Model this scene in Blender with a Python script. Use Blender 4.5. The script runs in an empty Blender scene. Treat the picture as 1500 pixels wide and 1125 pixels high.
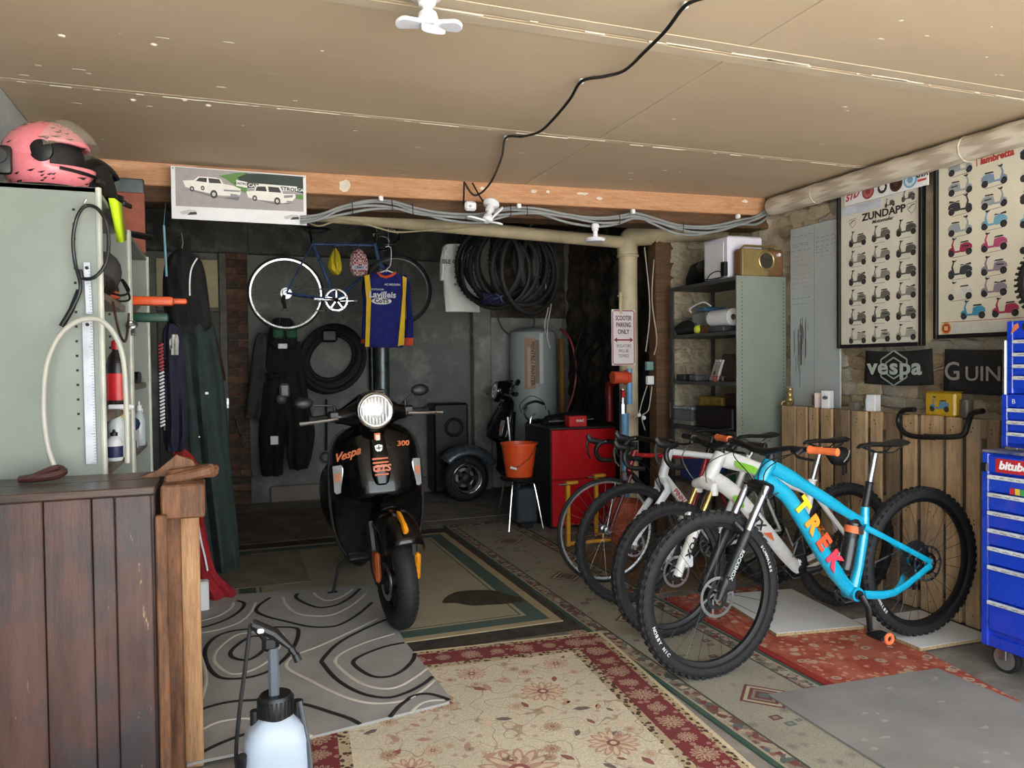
import bpy, bmesh, math, random
from mathutils import Matrix, Vector, noise
random.seed(7)
# ---------------------------------------------------------------- camera
F=1127.0; CX,CY=750.0,562.5; H=1.40
YAW=math.radians(20.44); PITCH=math.radians(1.37); ROLL=math.radians(0.63)
def _basis():
    f0=Vector((math.sin(YAW),math.cos(YAW),0)); r0=Vector((math.cos(YAW),-math.sin(YAW),0)); z=Vector((0,0,1))
    fw=f0*math.cos(PITCH)-z*math.sin(PITCH); up=f0*math.sin(PITCH)+z*math.cos(PITCH)
    r=r0*math.cos(ROLL)-up*math.sin(ROLL); u=up*math.cos(ROLL)+r0*math.sin(ROLL)
    return r,u,fw
RV,UV,FV=_basis()
def ray(px,py): return FV+RV*((px-CX)/F)-UV*((py-CY)/F)
def onx(px,py,X): d=ray(px,py); t=X/d.x; return Vector((X,d.y*t,H+d.z*t))
def ony(px,py,Y): d=ray(px,py); t=Y/d.y; return Vector((d.x*t,Y,H+d.z*t))
def onz(px,py,Z=0.0): d=ray(px,py); t=(Z-H)/d.z; return Vector((d.x*t,d.y*t,Z))
S=bpy.context.scene; C=S.collection
cam=bpy.data.cameras.new('camera'); cam.sensor_fit='HORIZONTAL'; cam.sensor_width=36; cam.lens=F/1500*36; cam.clip_start=.02
camo=bpy.data.objects.new('camera',cam); C.objects.link(camo); S.camera=camo
mw=Matrix((RV,UV,-FV)).transposed().to_4x4(); mw.translation=Vector((0,0,H)); camo.matrix_world=mw
# ---------------------------------------------------------------- light
XL,XR,YF,YB,ZC=-.87,3.80,-.45,8.4,2.6
w=bpy.data.worlds.new('sky'); S.world=w; w.use_nodes=True
w.node_tree.nodes['Background'].inputs[0].default_value=(.86,.94,1.0,1); w.node_tree.nodes['Background'].inputs[1].default_value=2.3
sl=bpy.data.lights.new('sun','SUN'); sl.energy=16; sl.angle=math.radians(3); sl.color=(1,.97,.94)
so=bpy.data.objects.new('sun',sl); C.objects.link(so); so.rotation_euler=(math.radians(-30),0,math.radians(20))
pl=bpy.data.lights.new('doorway_portal','AREA'); pl.shape='RECTANGLE'; pl.size=XR-XL; pl.size_y=2.6; pl.cycles.is_portal=True
po=bpy.data.objects.new('doorway_portal',pl); C.objects.link(po); po.location=((XL+XR)/2,YF,1.3); po.rotation_euler=(math.radians(90),0,0)
vs=S.view_settings; S.display_settings.display_device='sRGB'; vs.view_transform='Standard'; vs.look='None'; vs.gamma=1; vs.use_curve_mapping=False; vs.exposure=1.55
S.cycles.max_bounces=8; S.cycles.diffuse_bounces=5
# ---------------------------------------------------------------- materials
def lin(c):
    if isinstance(c,str): c=tuple(int(c[i:i+2],16) for i in (0,2,4))
    return tuple(((x/255)/12.92 if x/255<=.04045 else ((x/255+.055)/1.055)**2.4) for x in c[:3])+(1,)
MATS={}
class NT:
    def __init__(s,name):
        s.mat=bpy.data.materials.new(name); s.mat.use_nodes=True; s.t=s.mat.node_tree; s.b=s.t.nodes['Principled BSDF']
        s.co=s.t.nodes.new('ShaderNodeTexCoord').outputs['Object']
    def n(s,ty,**k):
        x=s.t.nodes.new(ty)
        for a,v in k.items(): setattr(x,a,v)
        return x
    def put(s,sock,v):
        if hasattr(v,'links') or isinstance(v,bpy.types.NodeSocket): s.t.links.new(v,sock)
        else: sock.default_value=v
    def math(s,op,a,b=0.0,c=None):
        x=s.n('ShaderNodeMath',operation=op); s.put(x.inputs[0],a); s.put(x.inputs[1],b)
        if c is not None: s.put(x.inputs[2],c)
        return x.outputs[0]
    def mix(s,f,a,b,mode='MIX'):
        x=s.n('ShaderNodeMix',data_type='RGBA',blend_type=mode); s.put(x.inputs[0],f); s.put(x.inputs[6],a); s.put(x.inputs[7],b); return x.outputs[2]
    def noise(s,scale,detail=3,vec=None,rough=.55,out=0):
        x=s.n('ShaderNodeTexNoise'); s.put(x.inputs['Vector'],vec or s.co); x.inputs['Scale'].default_value=scale; x.inputs['Detail'].default_value=detail; x.inputs['Roughness'].default_value=rough; return x.outputs[out]
    def vor(s,scale,feature='F1',vec=None,out=0,rnd=1.0):
        x=s.n('ShaderNodeTexVoronoi',feature=feature); s.put(x.inputs['Vector'],vec or s.co); x.inputs['Scale'].default_value=scale; x.inputs['Randomness'].default_value=rnd; return x.outputs[out]
    def ramp(s,f,*st):
        x=s.n('ShaderNodeValToRGB'); s.put(x.inputs[0],f); e=x.color_ramp.elements
        while len(e)<len(st): e.new(.5)
        for q,(p,c) in zip(e,st): q.position=p; q.color=c if len(c)==4 else lin(c)
        return x.outputs[0]
    def maprange(s,v,a,b,c=0.,d=1.):
        x=s.n('ShaderNodeMapRange'); s.put(x.inputs[0],v); x.inputs[1].default_value=a; x.inputs[2].default_value=b; x.inputs[3].default_value=c; x.inputs[4].default_value=d; return x.outputs[0]
    def xyz(s,vec=None):
        x=s.n('ShaderNodeSeparateXYZ'); s.put(x.inputs[0],vec or s.co); return x.outputs
    def scaled(s,sc):
        x=s.n('ShaderNodeMapping'); s.put(x.inputs[0],s.co); x.inputs['Scale'].default_value=sc; return x.outputs[0]
    def bump(s,h,st=.3,dist=.01):
        x=s.n('ShaderNodeBump'); s.put(x.inputs['Height'],h); x.inputs['Strength'].default_value=st; x.inputs['Distance'].default_value=dist; s.t.links.new(x.outputs[0],s.b.inputs['Normal'])
    def fin(s,col,rough=.6,metal=0.,spec=.5):
        s.put(s.b.inputs['Base Color'],col); s.put(s.b.inputs['Roughness'],rough); s.b.inputs['Metallic'].default_value=metal; s.b.inputs['Specular IOR Level'].default_value=spec
        return s.mat
def mat(name,col,rough=.6,metal=0.,var=.18,scale=9.,bump=0.,bs=60.,spec=.5,col2=None,coat=0.,trans=0.,alpha=1.):
    """procedural material: base colour varied by noise, optional fine relief"""
    if name in MATS: return MATS[name]
    t=NT(name); c=lin(col); c2=lin(col2) if col2 else tuple(x*(1-var*1.5) for x in c[:3])+(1,)
    f=t.maprange(t.noise(scale,4),.35,.65)
    t.fin(t.mix(f,c,c2),rough,metal,spec)
    if rough>.12: t.put(t.b.inputs['Roughness'],t.maprange(t.noise(scale*2.3,2),.2,.8,max(.05,rough-.1),min(1,rough+.1)))
    if bump: t.bump(t.noise(bs,3),bump,.004)
    if coat: t.b.inputs['Coat Weight'].default_value=coat; t.b.inputs['Coat Roughness'].default_value=.05
    if trans: t.b.inputs['Transmission Weight'].default_value=trans
    if alpha<1: t.b.inputs['Alpha'].default_value=alpha
    MATS[name]=t.mat; return t.mat
def flat(hexc,rough=.6): return mat('print_'+(hexc if isinstance(hexc,str) else '%02x%02x%02x'%hexc),hexc,rough,var=.06,scale=25)
def wood(name,c1,c2,sc=(1,12,12),rough=.65,knots=True,grey=None):
    if name in MATS: return MATS[name]
    t=NT(name); v=t.scaled(sc)
    f=t.noise(3.,6,v,.65); g=t.noise(14.,3,v,.7)
    col=t.mix(t.maprange(f,.3,.7),lin(c1),lin(c2)); col=t.mix(t.maprange(g,.45,.75,0,.5),col,tuple(x*.45 for x in lin(c2)[:3])+(1,))
    if grey: col=t.mix(t.maprange(t.noise(2.2,5),.48,.62,0,.85),col,lin(grey))
    t.fin(col,rough,0,.3); t.bump(g,.25,.004); MATS[name]=t.mat; return t.mat
# ---------------------------------------------------------------- mesh builder
def rotm(a,b):
    """matrix taking +Z to direction b-a"""
    return (Vector(b)-Vector(a)).to_track_quat('Z','Y').to_matrix()
def wloc(o):
    v=Vector(o.location)
    while o.parent is not None: o=o.parent; v+=Vector(o.location)
    return v
class M:
    def __init__(s): s.v=[]; s.f=[]; s.mi=[]; s.m=0
    def use(s,m): s.m=m; return s
    def add(s,vs,fs,T=None):
        o=len(s.v); s.v+=[(T@Vector(p)) if T is not None else Vector(p) for p in vs]
        s.f+=[tuple(i+o for i in f) for f in fs]; s.mi+=[s.m]*len(fs); return s
    def box(s,c,d,R=None):
        x,y,z=(q/2 for q in d); vs=[Vector((i*x,j*y,k*z)) for i in(-1,1) for j in(-1,1) for k in(-1,1)]
        c=Vector(c); vs=[(R@p if R is not None else p)+c for p in vs]
        return s.add(vs,[(0,1,3,2),(4,6,7,5),(0,4,5,1),(2,3,7,6),(0,2,6,4),(1,5,7,3)])
    def b2(s,a,b): return s.box([(a[i]+b[i])/2 for i in range(3)],[abs(b[i]-a[i]) for i in range(3)])
    def rbox(s,c,d,bv=.01,R=None,seg=1):
        bm=bmesh.new(); bmesh.ops.create_cube(bm,size=1); bmesh.ops.scale(bm,vec=d,verts=bm.verts); bmesh.ops.bevel(bm,geom=bm.edges[:],offset=bv,segments=seg,profile=.5,affect='EDGES')
        bm.verts.ensure_lookup_table(); c=Vector(c); vs=[(R@v.co if R is not None else v.co)+c for v in bm.verts]; fs=[tuple(v.index for v in f.verts) for f in bm.faces]; bm.free(); return s.add(vs,fs)
    def rings(s,rs,closed=False,caps=True):
        n=len(rs[0]); o=len(s.v); k=len(rs); s.v+=[Vector(p) for r in rs for p in r]; fs=[]
        for i in range(k if closed else k-1):
            a=o+i*n; b=o+((i+1)%k)*n
            for j in range(n): fs.append((a+j,a+(j+1)%n,b+(j+1)%n,b+j))
        if caps and not closed: fs+= [tuple(o+j for j in reversed(range(n))),tuple(o+(k-1)*n+j for j in range(n))]
        s.f+=fs; s.mi+=[s.m]*len(fs); return s
    def cyl(s,p0,p1,r0,r1=None,n=12,caps=True):
        r1=r0 if r1 is None else r1; R=rotm(p0,p1); p0,p1=Vector(p0),Vector(p1)
        cs=[Vector((math.cos(2*math.pi*i/n),math.sin(2*math.pi*i/n),0)) for i in range(n)]
        return s.rings([[p0+R@(c*r0) for c in cs],[p1+R@(c*r1) for c in cs]],caps=caps)
    def tube(s,pts,r,n=8,closed=False,sq=None,caps=True):
        """sq=(sx,sz): elliptical section scale"""
        P=[Vector(p) for p in pts]; k=len(P); rr=r if isinstance(r,(list,tuple)) else [r]*k; rs=[]; up=None
        for i in range(k):
            t=(P[(i+1)%k]-P[i-1]) if closed else (P[min(i+1,k-1)]-P[max(i-1,0)])
            if t.length<1e-9: t=Vector((0,0,1))
            t.normalize()
            if up is None: up=Vector((0,0,1)) if abs(t.z)<.9 else Vector((1,0,0))
            a=t.cross(up)
            if a.length<1e-4: a=t.orthogonal()
            a.normalize(); b=a.cross(t).normalized(); up=b
            sx,sz=sq or (1,1)
            rs.append([P[i]+(a*math.cos(2*math.pi*j/n)*sx+b*math.sin(2*math.pi*j/n)*sz)*rr[i] for j in range(n)])
        return s.rings(rs,closed,caps)
    def lathe(s,prof,n=24,o=(0,0,0),R=None,caps=True):
        rs=[]; o=Vector(o)
        for r,z in prof:
            ring=[Vector((r*math.cos(2*math.pi*j/n),r*math.sin(2*math.pi*j/n),z)) for j in range(n)]
            rs.append([(R@p if R is not None else p)+o for p in ring])
        return s.rings(rs,False,caps)
    def ring_lathe(s,prof,n=48,o=(0,0,0),R=None):
        """closed profile (r,z) swept round Z: tyres and rims"""
        o=Vector(o); rs=[]
        for j in range(n):
            a=2*math.pi*j/n; c,q=math.cos(a),math.sin(a)
            rs.append([((R@Vector((r*c,r*q,z))) if R is not None else Vector((r*c,r*q,z)))+o for r,z in prof])
        return s.rings(rs,True)
    def torus(s,o,Rr,r,R=None,n=32,m=10,sx=1.,sz=1.): return s.ring_lathe([(Rr+r*sx*math.cos(2*math.pi*i/m),r*sz*math.sin(2*math.pi*i/m)) for i in range(m)],n,o,R)
    def ell(s,c,rad,R=None,nu=16,nv=10,z0=-1.,z1=1.):
        rs=[]; c=Vector(c)
        for i in range(nv+1):
            a=math.asin(max(-1,min(1,z0)))+(math.asin(max(-1,min(1,z1)))-math.asin(max(-1,min(1,z0))))*i/nv
            cr=max(math.cos(a),.02); z=math.sin(a)
            ring=[Vector((rad[0]*cr*math.cos(2*math.pi*j/nu),rad[1]*cr*math.sin(2*math.pi*j/nu),rad[2]*z)) for j in range(nu)]
            rs.append([(R@p if R is not None else p)+c for p in ring])
        return s.rings(rs)
    def prism(s,poly,T,th):
        """2-D outline in frame T (cols right, up, normal), from depth 0 to th"""
        n=len(poly); vs=[T@Vector((x,y,0)) for x,y in poly]+[T@Vector((x,y,th)) for x,y in poly]
        return s.add(vs,[tuple(reversed(range(n))),tuple(range(n,2*n))]+[(i,(i+1)%n,n+(i+1)%n,n+i) for i in range(n)])
    def poly(s,pts,T=None,w=0.): return s.add([(p[0],p[1],p[2] if len(p)>2 else w) for p in pts],[tuple(range(len(pts)))],T)
    def disc(s,c,r,w,T=None,n=18,r2=None,a0=0.):
        ry=r2 or r; return s.poly([(c[0]+r*math.cos(2*math.pi*i/n+a0),c[1]+ry*math.sin(2*math.pi*i/n+a0)) for i in range(n)],T,w)
    def strip(s,pts,wd,w=0.,T=None,closed=False):
        """flat ribbon along 2-D points"""
        P=[Vector((p[0],p[1])) for p in pts]; k=len(P); L=[]; Rr=[]
        for i in range(k):
            t=(P[(i+1)%k]-P[i-1]) if closed else P[min(i+1,k-1)]-P[max(i-1,0)]
            t.normalize(); nn=Vector((-t.y,t.x)); ww=wd[i] if isinstance(wd,(list,tuple)) else wd
            L.append(P[i]+nn*ww/2); Rr.append(P[i]-nn*ww/2)
        vs=[(p.x,p.y,w) for p in L]+[(p.x,p.y,w) for p in Rr]; n=k if closed else k-1
        return s.add(vs,[(i,k+i,k+(i+1)%k,(i+1)%k) for i in range(n)],T)
    def rect(s,a,b,w=0.,T=None): return s.poly([(a[0],a[1]),(b[0],a[1]),(b[0],b[1]),(a[0],b[1])],T,w)
    def xf(s,T,i0=0):
        for i in range(i0,len(s.v)): s.v[i]=T@s.v[i]
        return s
    def build(s,name,mats,parent=None,origin=None,world=True,T=None,smooth=35,bevel=0.,kind=None,label=None,cat=None,group=None,normals=True):
        me=bpy.data.meshes.new(name)
        if parent is not None and world: off=wloc(parent)
        elif parent is not None or T is not None: off=Vector((0,0,0))
        elif origin is not None: off=Vector(origin)
        else:
            xs=[p.x for p in s.v]; ys=[p.y for p in s.v]; zs=[p.z for p in s.v]; off=Vector(((min(xs)+max(xs))/2,(min(ys)+max(ys))/2,min(zs)))
        me.from_pydata([tuple(p-off) for p in s.v],[],s.f)
        for m in (mats if isinstance(mats,(list,tuple)) else [mats]): me.materials.append(m)
        if isinstance(mats,(list,tuple)) and len(mats)>1: me.polygons.foreach_set('material_index',s.mi)
        if normals or bevel:
            bm=bmesh.new(); bm.from_mesh(me)
            if normals: bmesh.ops.recalc_face_normals(bm,faces=bm.faces)
            if bevel: bmesh.ops.bevel(bm,geom=[e for e in bm.edges if len(e.link_faces)==2 and e.calc_face_angle(0)>.6],offset=bevel,segments=1,affect='EDGES',clamp_overlap=True)
            bm.to_mesh(me); bm.free()
        if smooth:
            me.polygons.foreach_set('use_smooth',[True]*len(me.polygons)); me.set_sharp_from_angle(angle=math.radians(smooth))
        o=bpy.data.objects.new(name,me); C.objects.link(o)
        if parent is not None: o.parent=parent
        if T is not None: o.matrix_local=T
        elif parent is None: o.location=off
        if kind: o['kind']=kind
        if label: o['label']=label
        if cat: o['category']=cat
        if group: o['group']=group
        return o
def thing(name,label,cat,loc=(0,0,0),rz=0.,group=None,kind=None):
    o=bpy.data.objects.new(name,None); C.objects.link(o); o.location=loc; o.rotation_euler=(0,0,rz); o.empty_display_size=.05
    o['label']=label; o['category']=cat
    if group: o['group']=group
    if kind: o['kind']=kind
    return o
def inst(o,name,parent,loc,rot=None,scale=None):
    c=bpy.data.objects.new(name,o.data); C.objects.link(c); c.parent=parent; c.location=loc
    if rot is not None: c.rotation_euler=rot
    if scale is not None: c.scale=scale
    return c
def Fr(o,right,up):
    r=Vector(right).normalized(); u=Vector(up).normalized(); n=r.cross(u)
    m=Matrix((r,u,n)).transposed().to_4x4(); m.translation=Vector(o); return m
def FX(o): return Fr(o,(0,-1,0),(0,0,1))      # on the right wall, facing -X
def FY(o): return Fr(o,(1,0,0),(0,0,1))       # facing the doorway, -Y
_T={}
def text_geo(st,size,shear=0.,bold=0.,ex=.0006):
    k=(st,size,shear,bold,ex)
    if k in _T: return _T[k]
    cu=bpy.data.curves.new('t','FONT'); cu.body=st; cu.size=size; cu.shear=shear; cu.offset=bold*size; cu.extrude=ex; cu.align_x='CENTER'; cu.align_y='CENTER'; cu.resolution_u=3
    o=bpy.data.objects.new('t',cu); C.objects.link(o); me=bpy.data.meshes.new_from_object(o.evaluated_get(bpy.context.evaluated_depsgraph_get()))
    _T[k]=([v.co.copy() for v in me.vertices],[tuple(p.vertices) for p in me.polygons])
    bpy.data.objects.remove(o); bpy.data.curves.remove(cu); bpy.data.meshes.remove(me); return _T[k]
def addtext(m,st,size,T,sx=1.,shear=0.,bold=0.,ex=.0006):
    vs,fs=text_geo(st,size,shear,bold,ex); return m.add([(p.x*sx,p.y,p.z) for p in vs],fs,T)
def TT(x,y,w=0.,a=0.): return Matrix.Translation((x,y,w))@Matrix.Rotation(a,4,'Z')
def smoothpts(pts,n=6,closed=False):
    P=[Vector(p) for p in pts]; k=len(P); out=[]
    for i in range(k if closed else k-1):
        g=lambda j:P[j%k] if closed else P[max(0,min(k-1,j))]
        a,b,c,d=g(i-1),g(i),g(i+1),g(i+2)
        for q in range(n):
            t=q/n; out.append(.5*((2*b)+(c-a)*t+(2*a-5*b+4*c-d)*t*t+(3*b-a-3*c+d)*t**3))
    if not closed: out.append(P[-1])
    return out
# common materials
BLK=mat('black_plastic',(20,20,22),.45,var=.3); BLKM=mat('black_matt',(14,14,15),.7,var=.3); RUB=mat('tyre_rubber',(26,26,28),.75,var=.25,scale=30,bump=.3,bs=150)
CHR=mat('chrome',(215,215,218),.14,1.); STL=mat('brushed_steel',(185,187,190),.32,1.,bump=.1); ALU=mat('aluminium',(200,202,205),.3,.9)
WHT=mat('white_plastic',(232,234,238),.4,var=.05); GREYP=mat('grey_plastic',(120,122,125),.5); GALV=mat('galvanised',(120,128,132),.4,.8,var=.35,scale=6)
CREAM=mat('cream_paint',(196,182,150),.55,var=.2,scale=5)
GREYCAB=mat('grey_green_steel',(132,140,131),.42,var=.08,scale=2.5,col2=(122,129,121))
# ================================================================ the setting
def struct(m,name,mats,**k):
    o=m.build(name,mats,origin=(0,0,0),**k); o['kind']='structure'; return o
def wallmat(name,c1,c2,c3,s1=1.2,s2=6.,bump=.5,bs=25.):
    t=NT(name); a=t.noise(s1,6,None,.7); b=t.noise(s2,5,None,.65); d=t.noise(bs,4)
    col=t.mix(t.maprange(a,.35,.65),lin(c1),lin(c2)); col=t.mix(t.maprange(b,.5,.72),col,lin(c3)); t.fin(col,.85,0,.2); t.bump(t.math('ADD',d,t.math('MULTIPLY',b,2.)),bump,.012); return t.mat
CONC=wallmat('old_concrete_render',(126,128,124),(98,100,98),(146,148,142),.9,4.)
CONCD=wallmat('dirty_concrete',(92,92,90),(60,60,58),(112,112,108),1.3,6.)
STONEM=wallmat('lime_mortar',(206,190,160),(168,150,122),(222,210,184),2.,9.,.9,40.)
WHITEW=wallmat('whitewashed_stone',(206,196,174),(168,152,124),(150,138,118),2.5,7.,.8,30.)
DARKST=wallmat('sooty_stone',(88,80,70),(46,42,38),(116,106,92),1.1,5.,.8,25.)
LEFTP=wallmat('grey_painted_wall',(176,182,184),(160,166,168),(188,192,192),1.,5.,.1)
FLOORM=wallmat('dusty_concrete_floor',(134,129,122),(104,99,93),(150,146,138),1.5,5.,.3)
t=NT('painted_plasterboard'); a=t.noise(.8,4,t.scaled((1,2.2,1))); b=t.noise(3.,6,t.scaled((1,5,1)),.7)
col=t.mix(t.maprange(a,.35,.65),lin((204,184,158)),lin((194,174,148))); col=t.mix(t.maprange(b,.6,.8,0,.35),col,lin((220,206,186))); t.fin(col,.6,0,.3); t.bump(t.noise(60,3),.06,.003); PLASTER=t.mat
TAPE=mat('filler_tape',(208,192,168),.6,var=.1,scale=4); FILL=mat('white_filler',(232,224,208),.7)
BEAMW=wood('pine_beam',(204,158,120),(178,128,92),(1.2,14,14)); BEAMD=wood('dark_timber',(112,84,60),(74,54,38),(1.2,14,14))
# floor, with an apron of pale concrete outside the doorway
m=M(); m.b2((XL-.3,YF,-.12),(XR+.3,YB+.3,0)); floor=struct(m,'floor',FLOORM)
m=M(); m.b2((-40,-60,-.2),(40,YF,-.01)); m2=mat('pale_gravel_yard',(204,199,190),.9,var=.1,scale=.6,bump=.4); struct(m,'ground_yard',m2)
# walls
def rough(axis,pos,u0,u1,v0,v1,nu,nv,amp,name,ma,sc=3.,th=.3,sgn=1):
    """rough masonry: displaced grid with thickness behind. axis x: u=y v=z"""
    m=M(); rows=[]
    for j in range(nv+1):
        r=[]
        for i in range(nu+1):
            u=u0+(u1-u0)*i/nu; v=v0+(v1-v0)*j/nv
            p=Vector((u*sc,v*sc,pos)); d=noise.noise(p)*.6+noise.noise(p*2.7)*.4
            cell=noise.voronoi(Vector((u*4.2,v*6.5,3.3)))[0]; d+=min(.6,(cell[1]-cell[0])*1.6)-.3
            q=pos+sgn*d*amp
            r.append((q,u,v) if axis=='x' else (u,q,v))
        rows.append(r)
    vs=[p for r in rows for p in r]; n=nu+1
    m.add(vs,[(j*n+i,j*n+i+1,(j+1)*n+i+1,(j+1)*n+i) for j in range(nv) for i in range(nu)])
    return struct(m,name,ma)
rough('x',3.81,YF,4.5,0,ZC,150,80,.035,'wall_right',STONEM,sgn=-1); m=M(); m.b2((3.9,YF,-.1),(4.15,YB+.3,3.2)); struct(m,'wall_right_core',STONEM)
rough('x',3.82,4.5,5.42,0,ZC+.4,60,110,.04,'wall_right_whitewashed',WHITEW,sgn=-1)
rough('x',3.85,5.42,YB,0,3.05,90,90,.05,'wall_right_sooty',DARKST,sgn=-1)
m=M(); m.b2((XL-.2,YF,0),(XL,YB,3.0)); struct(m,'wall_left',LEFTP)
m=M(); m.b2((XL-.2,YB,0),(XR+.2,YB+.25,3.05)); wb=struct(m,'wall_back',CONC)
m=M(); m.b2((.24,YB-.1,2.57),(2.62,YB,2.98)); m.b2((-.86,YB-.1,2.57),(.24,YB,2.98)); m.build('lintel',CONCD,wb,bevel=.012)
m=M(); m.b2((.42,YB-.06,0),(2.6,YB,.17)); m.build('plinth',mat('pale_plinth',(128,118,108),.8,var=.2,scale=3),wb,bevel=.01)
m=M(); m.b2((2.62,YB-.16,0),(2.83,YB,2.98)); struct(m,'trim_1',wallmat('pilaster_render',(150,150,142),(112,112,106),(170,168,158),1.6,6.),bevel=.015)
m=M(); m.b2((2.83,YB-.05,0),(3.75,YB,1.95)); struct(m,'wall_back_panel',wallmat('pale_render',(156,160,156),(126,130,126),(170,172,168)))
rough('y',YB-.04,2.83,3.8,1.95,3.05,40,40,.04,'wall_back_stone',DARKST,sgn=-1)
# stones of the right wall that stand clear of the mortar
def stone_mesh(k):
    bm=bmesh.new(); bmesh.ops.create_icosphere(bm,subdivisions=2,radius=.5)
    for v in bm.verts: v.co=Vector([math.copysign(abs(2*q)**.62,q)*.42 for q in v.co])*(1+.35*noise.noise(v.co*2.3+Vector((k*3.1,0,0))))
    me=bpy.data.meshes.new('stone'); bm.to_mesh(me); bm.free(); me.materials.append(STONEB[k%3]); return me
STONEB=[wallmat('stone_%s'%n,*c,3.,12.,.8,50.) for n,c in (('buff',((212,196,164),(180,162,132),(226,214,188))),('brown',((176,156,126),(140,122,96),(200,184,156))),('grey',((190,182,166),(150,142,128),(210,202,186))))]
sm=[stone_mesh(k) for k in range(9)]; wr=bpy.data.objects['wall_right']; smw=[q.copy() for q in sm[:5]]
for q in smw: q.materials[0]=WHITEW

def stones(parent,regs,X,n,sz):
    for (y0,y1,z0,z1) in regs:
        yy=z0
        while yy<z1:
            hgt=random.uniform(.6,1.25)*sz*.62; x=y0+random.uniform(-.05,.0)
            while x<y1:
                wd=random.uniform(.7,1.7)*sz; o=bpy.data.objects.new('stone',random.choice(sm)); C.objects.link(o); o.parent=parent
                o.location=(X,x+wd/2,yy+hgt/2); o.scale=(random.uniform(.03,.075),wd*1.25,hgt*1.35); o.rotation_euler=(random.uniform(-.15,.15),0,0); x+=wd
            yy+=hgt
stones(wr,[(2.3,4.45,1.12,1.5),(3.98,4.45,2.3,2.5)],3.80,9,.13)
NIB=rough('y',5.46,3.40,3.86,0,2.95,30,110,.035,'wall_nib_whitewashed',WHITEW,sgn=-1)
zz_=.7
while zz_<2.45:
    hg=random.uniform(.07,.13); xx=3.42
    while xx<3.78:
        wd=random.uniform(.1,.22); o=bpy.data.objects.new('stone',random.choice(smw)); C.objects.link(o); o.parent=NIB; o.location=(min(xx+wd/2,3.76),5.455,zz_+hg/2); o.scale=(wd*1.15,random.uniform(.03,.06),hg*1.25); xx+=wd
    zz_+=hg
# ceiling: plasterboard sheets, taped joints, filled nail heads
m=M(); m.b2((XL-.2,YF,ZC+.02),(XR+.2,4.75,ZC+.2)); ceil=struct(m,'ceiling',PLASTER)
ys=[YF,1.31,2.52,3.73,4.93]
for i in range(4):
    for (a,b) in ((XL,1.88),(1.88,XR)):
        m=M(); m.b2((a+.002,ys[i]+.002,ZC),(b-.002,ys[i+1]-.002,ZC+.02)); m.build('plasterboard_sheet',PLASTER,ceil,bevel=.002)
m=M(); m.b2((XL,2.52+.015,ZC-.0025),(XR,2.52+.075,ZC)); m.b2((XL,2.52-.075,ZC-.0025),(XR,2.52-.015,ZC)); m.build('joint_tape',TAPE,ceil,bevel=.001)
m=M(); m.b2((XL,3.73-.035,ZC-.002),(XR,3.73-.008,ZC)); m.build('joint_tape',TAPE,ceil,bevel=.001)
m=M()
for yy in (2.52,3.73):
    x=XL+.1
    while x<XR:
        L=random.choice((.015,.03,.08,.2)); m.box((x,yy+random.uniform(-.012,.006),ZC-.002),(L,random.uniform(.004,.012),.004)); x+=random.uniform(.08,.3)
for k in range(60): m.ell((random.uniform(XL+.1,XR-.2),random.uniform(1.6,4.8),ZC),(random.uniform(.004,.03),random.uniform(.004,.009),.002),nu=6,nv=3)
for px,py in ((195,146),(90,52),(225,65),(270,146),(305,154)): p=onz(px,py,ZC); m.ell(p,(.014,.012,.008),nu=8,nv=4)
o=m.build('filler_spots',FILL,ceil); o['kind']='stuff'
m=M(); m.b2((XL-.2,4.7,2.99),(XR+.2,YB+.2,3.1)); struct(m,'ceiling_back',BEAMD)
# timber beam across, dark timber behind it
A=onz(147,235,ZC); B=onz(1107,290,ZC); A.x=XL; 
A=Vector((XL,5.0,ZC)); B=Vector((3.72,4.64,ZC)); dv=(B-A).normalized(); nv=Vector((dv.y,-dv.x,0)) # towards the doorway
def along(x0,x1,z0,z1,d0,d1):
    f=lambda x,d:(A+dv*(x-A.x)/dv.x)+(-nv)*d
    m=M(); p=[f(x0,d0),f(x1,d0),f(x1,d1),f(x0,d1)]
    m.add([(q.x,q.y,z0) for q in p]+[(q.x,q.y,z1) for q in p],[(0,3,2,1),(4,5,6,7),(0,1,5,4),(1,2,6,5),(2,3,7,6),(3,0,4,7)]); return m
beam=struct(along(XL,3.72,ZC-.125,ZC+.02,0,.1),'trim_2',BEAMW,bevel=.006)
struct(along(XL,3.85,ZC-.2,ZC+.4,.1,.3),'trim_3',BEAMD,bevel=.006)
m=M(); 
for (px,py,r) in ((508,266,.028),(702,285,.02),(820,280,.03),(1100,292,.025)):
    pass
# plaster smears on the beam
for (x,wd) in ((.72,.07),(1.95,.05),(2.3,.09),(2.42,.05),(3.55,.05),(1.6,.03),(2.05,.03)):
    q=A+dv*(x-A.x)/dv.x+nv*.001; zc=ZC-.02-random.random()*.05; m.poly([(q.x+wd*random.uniform(.35,.6)*math.cos(a)*dv.x,q.y+wd*.5*math.cos(a)*dv.y-.001,zc+(.05 if x<1 else .014)*random.uniform(.5,1)*math.sin(a)) for a in [i*.63 for i in range(10)]])
m.build('plaster_smear',FILL,beam)
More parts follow.
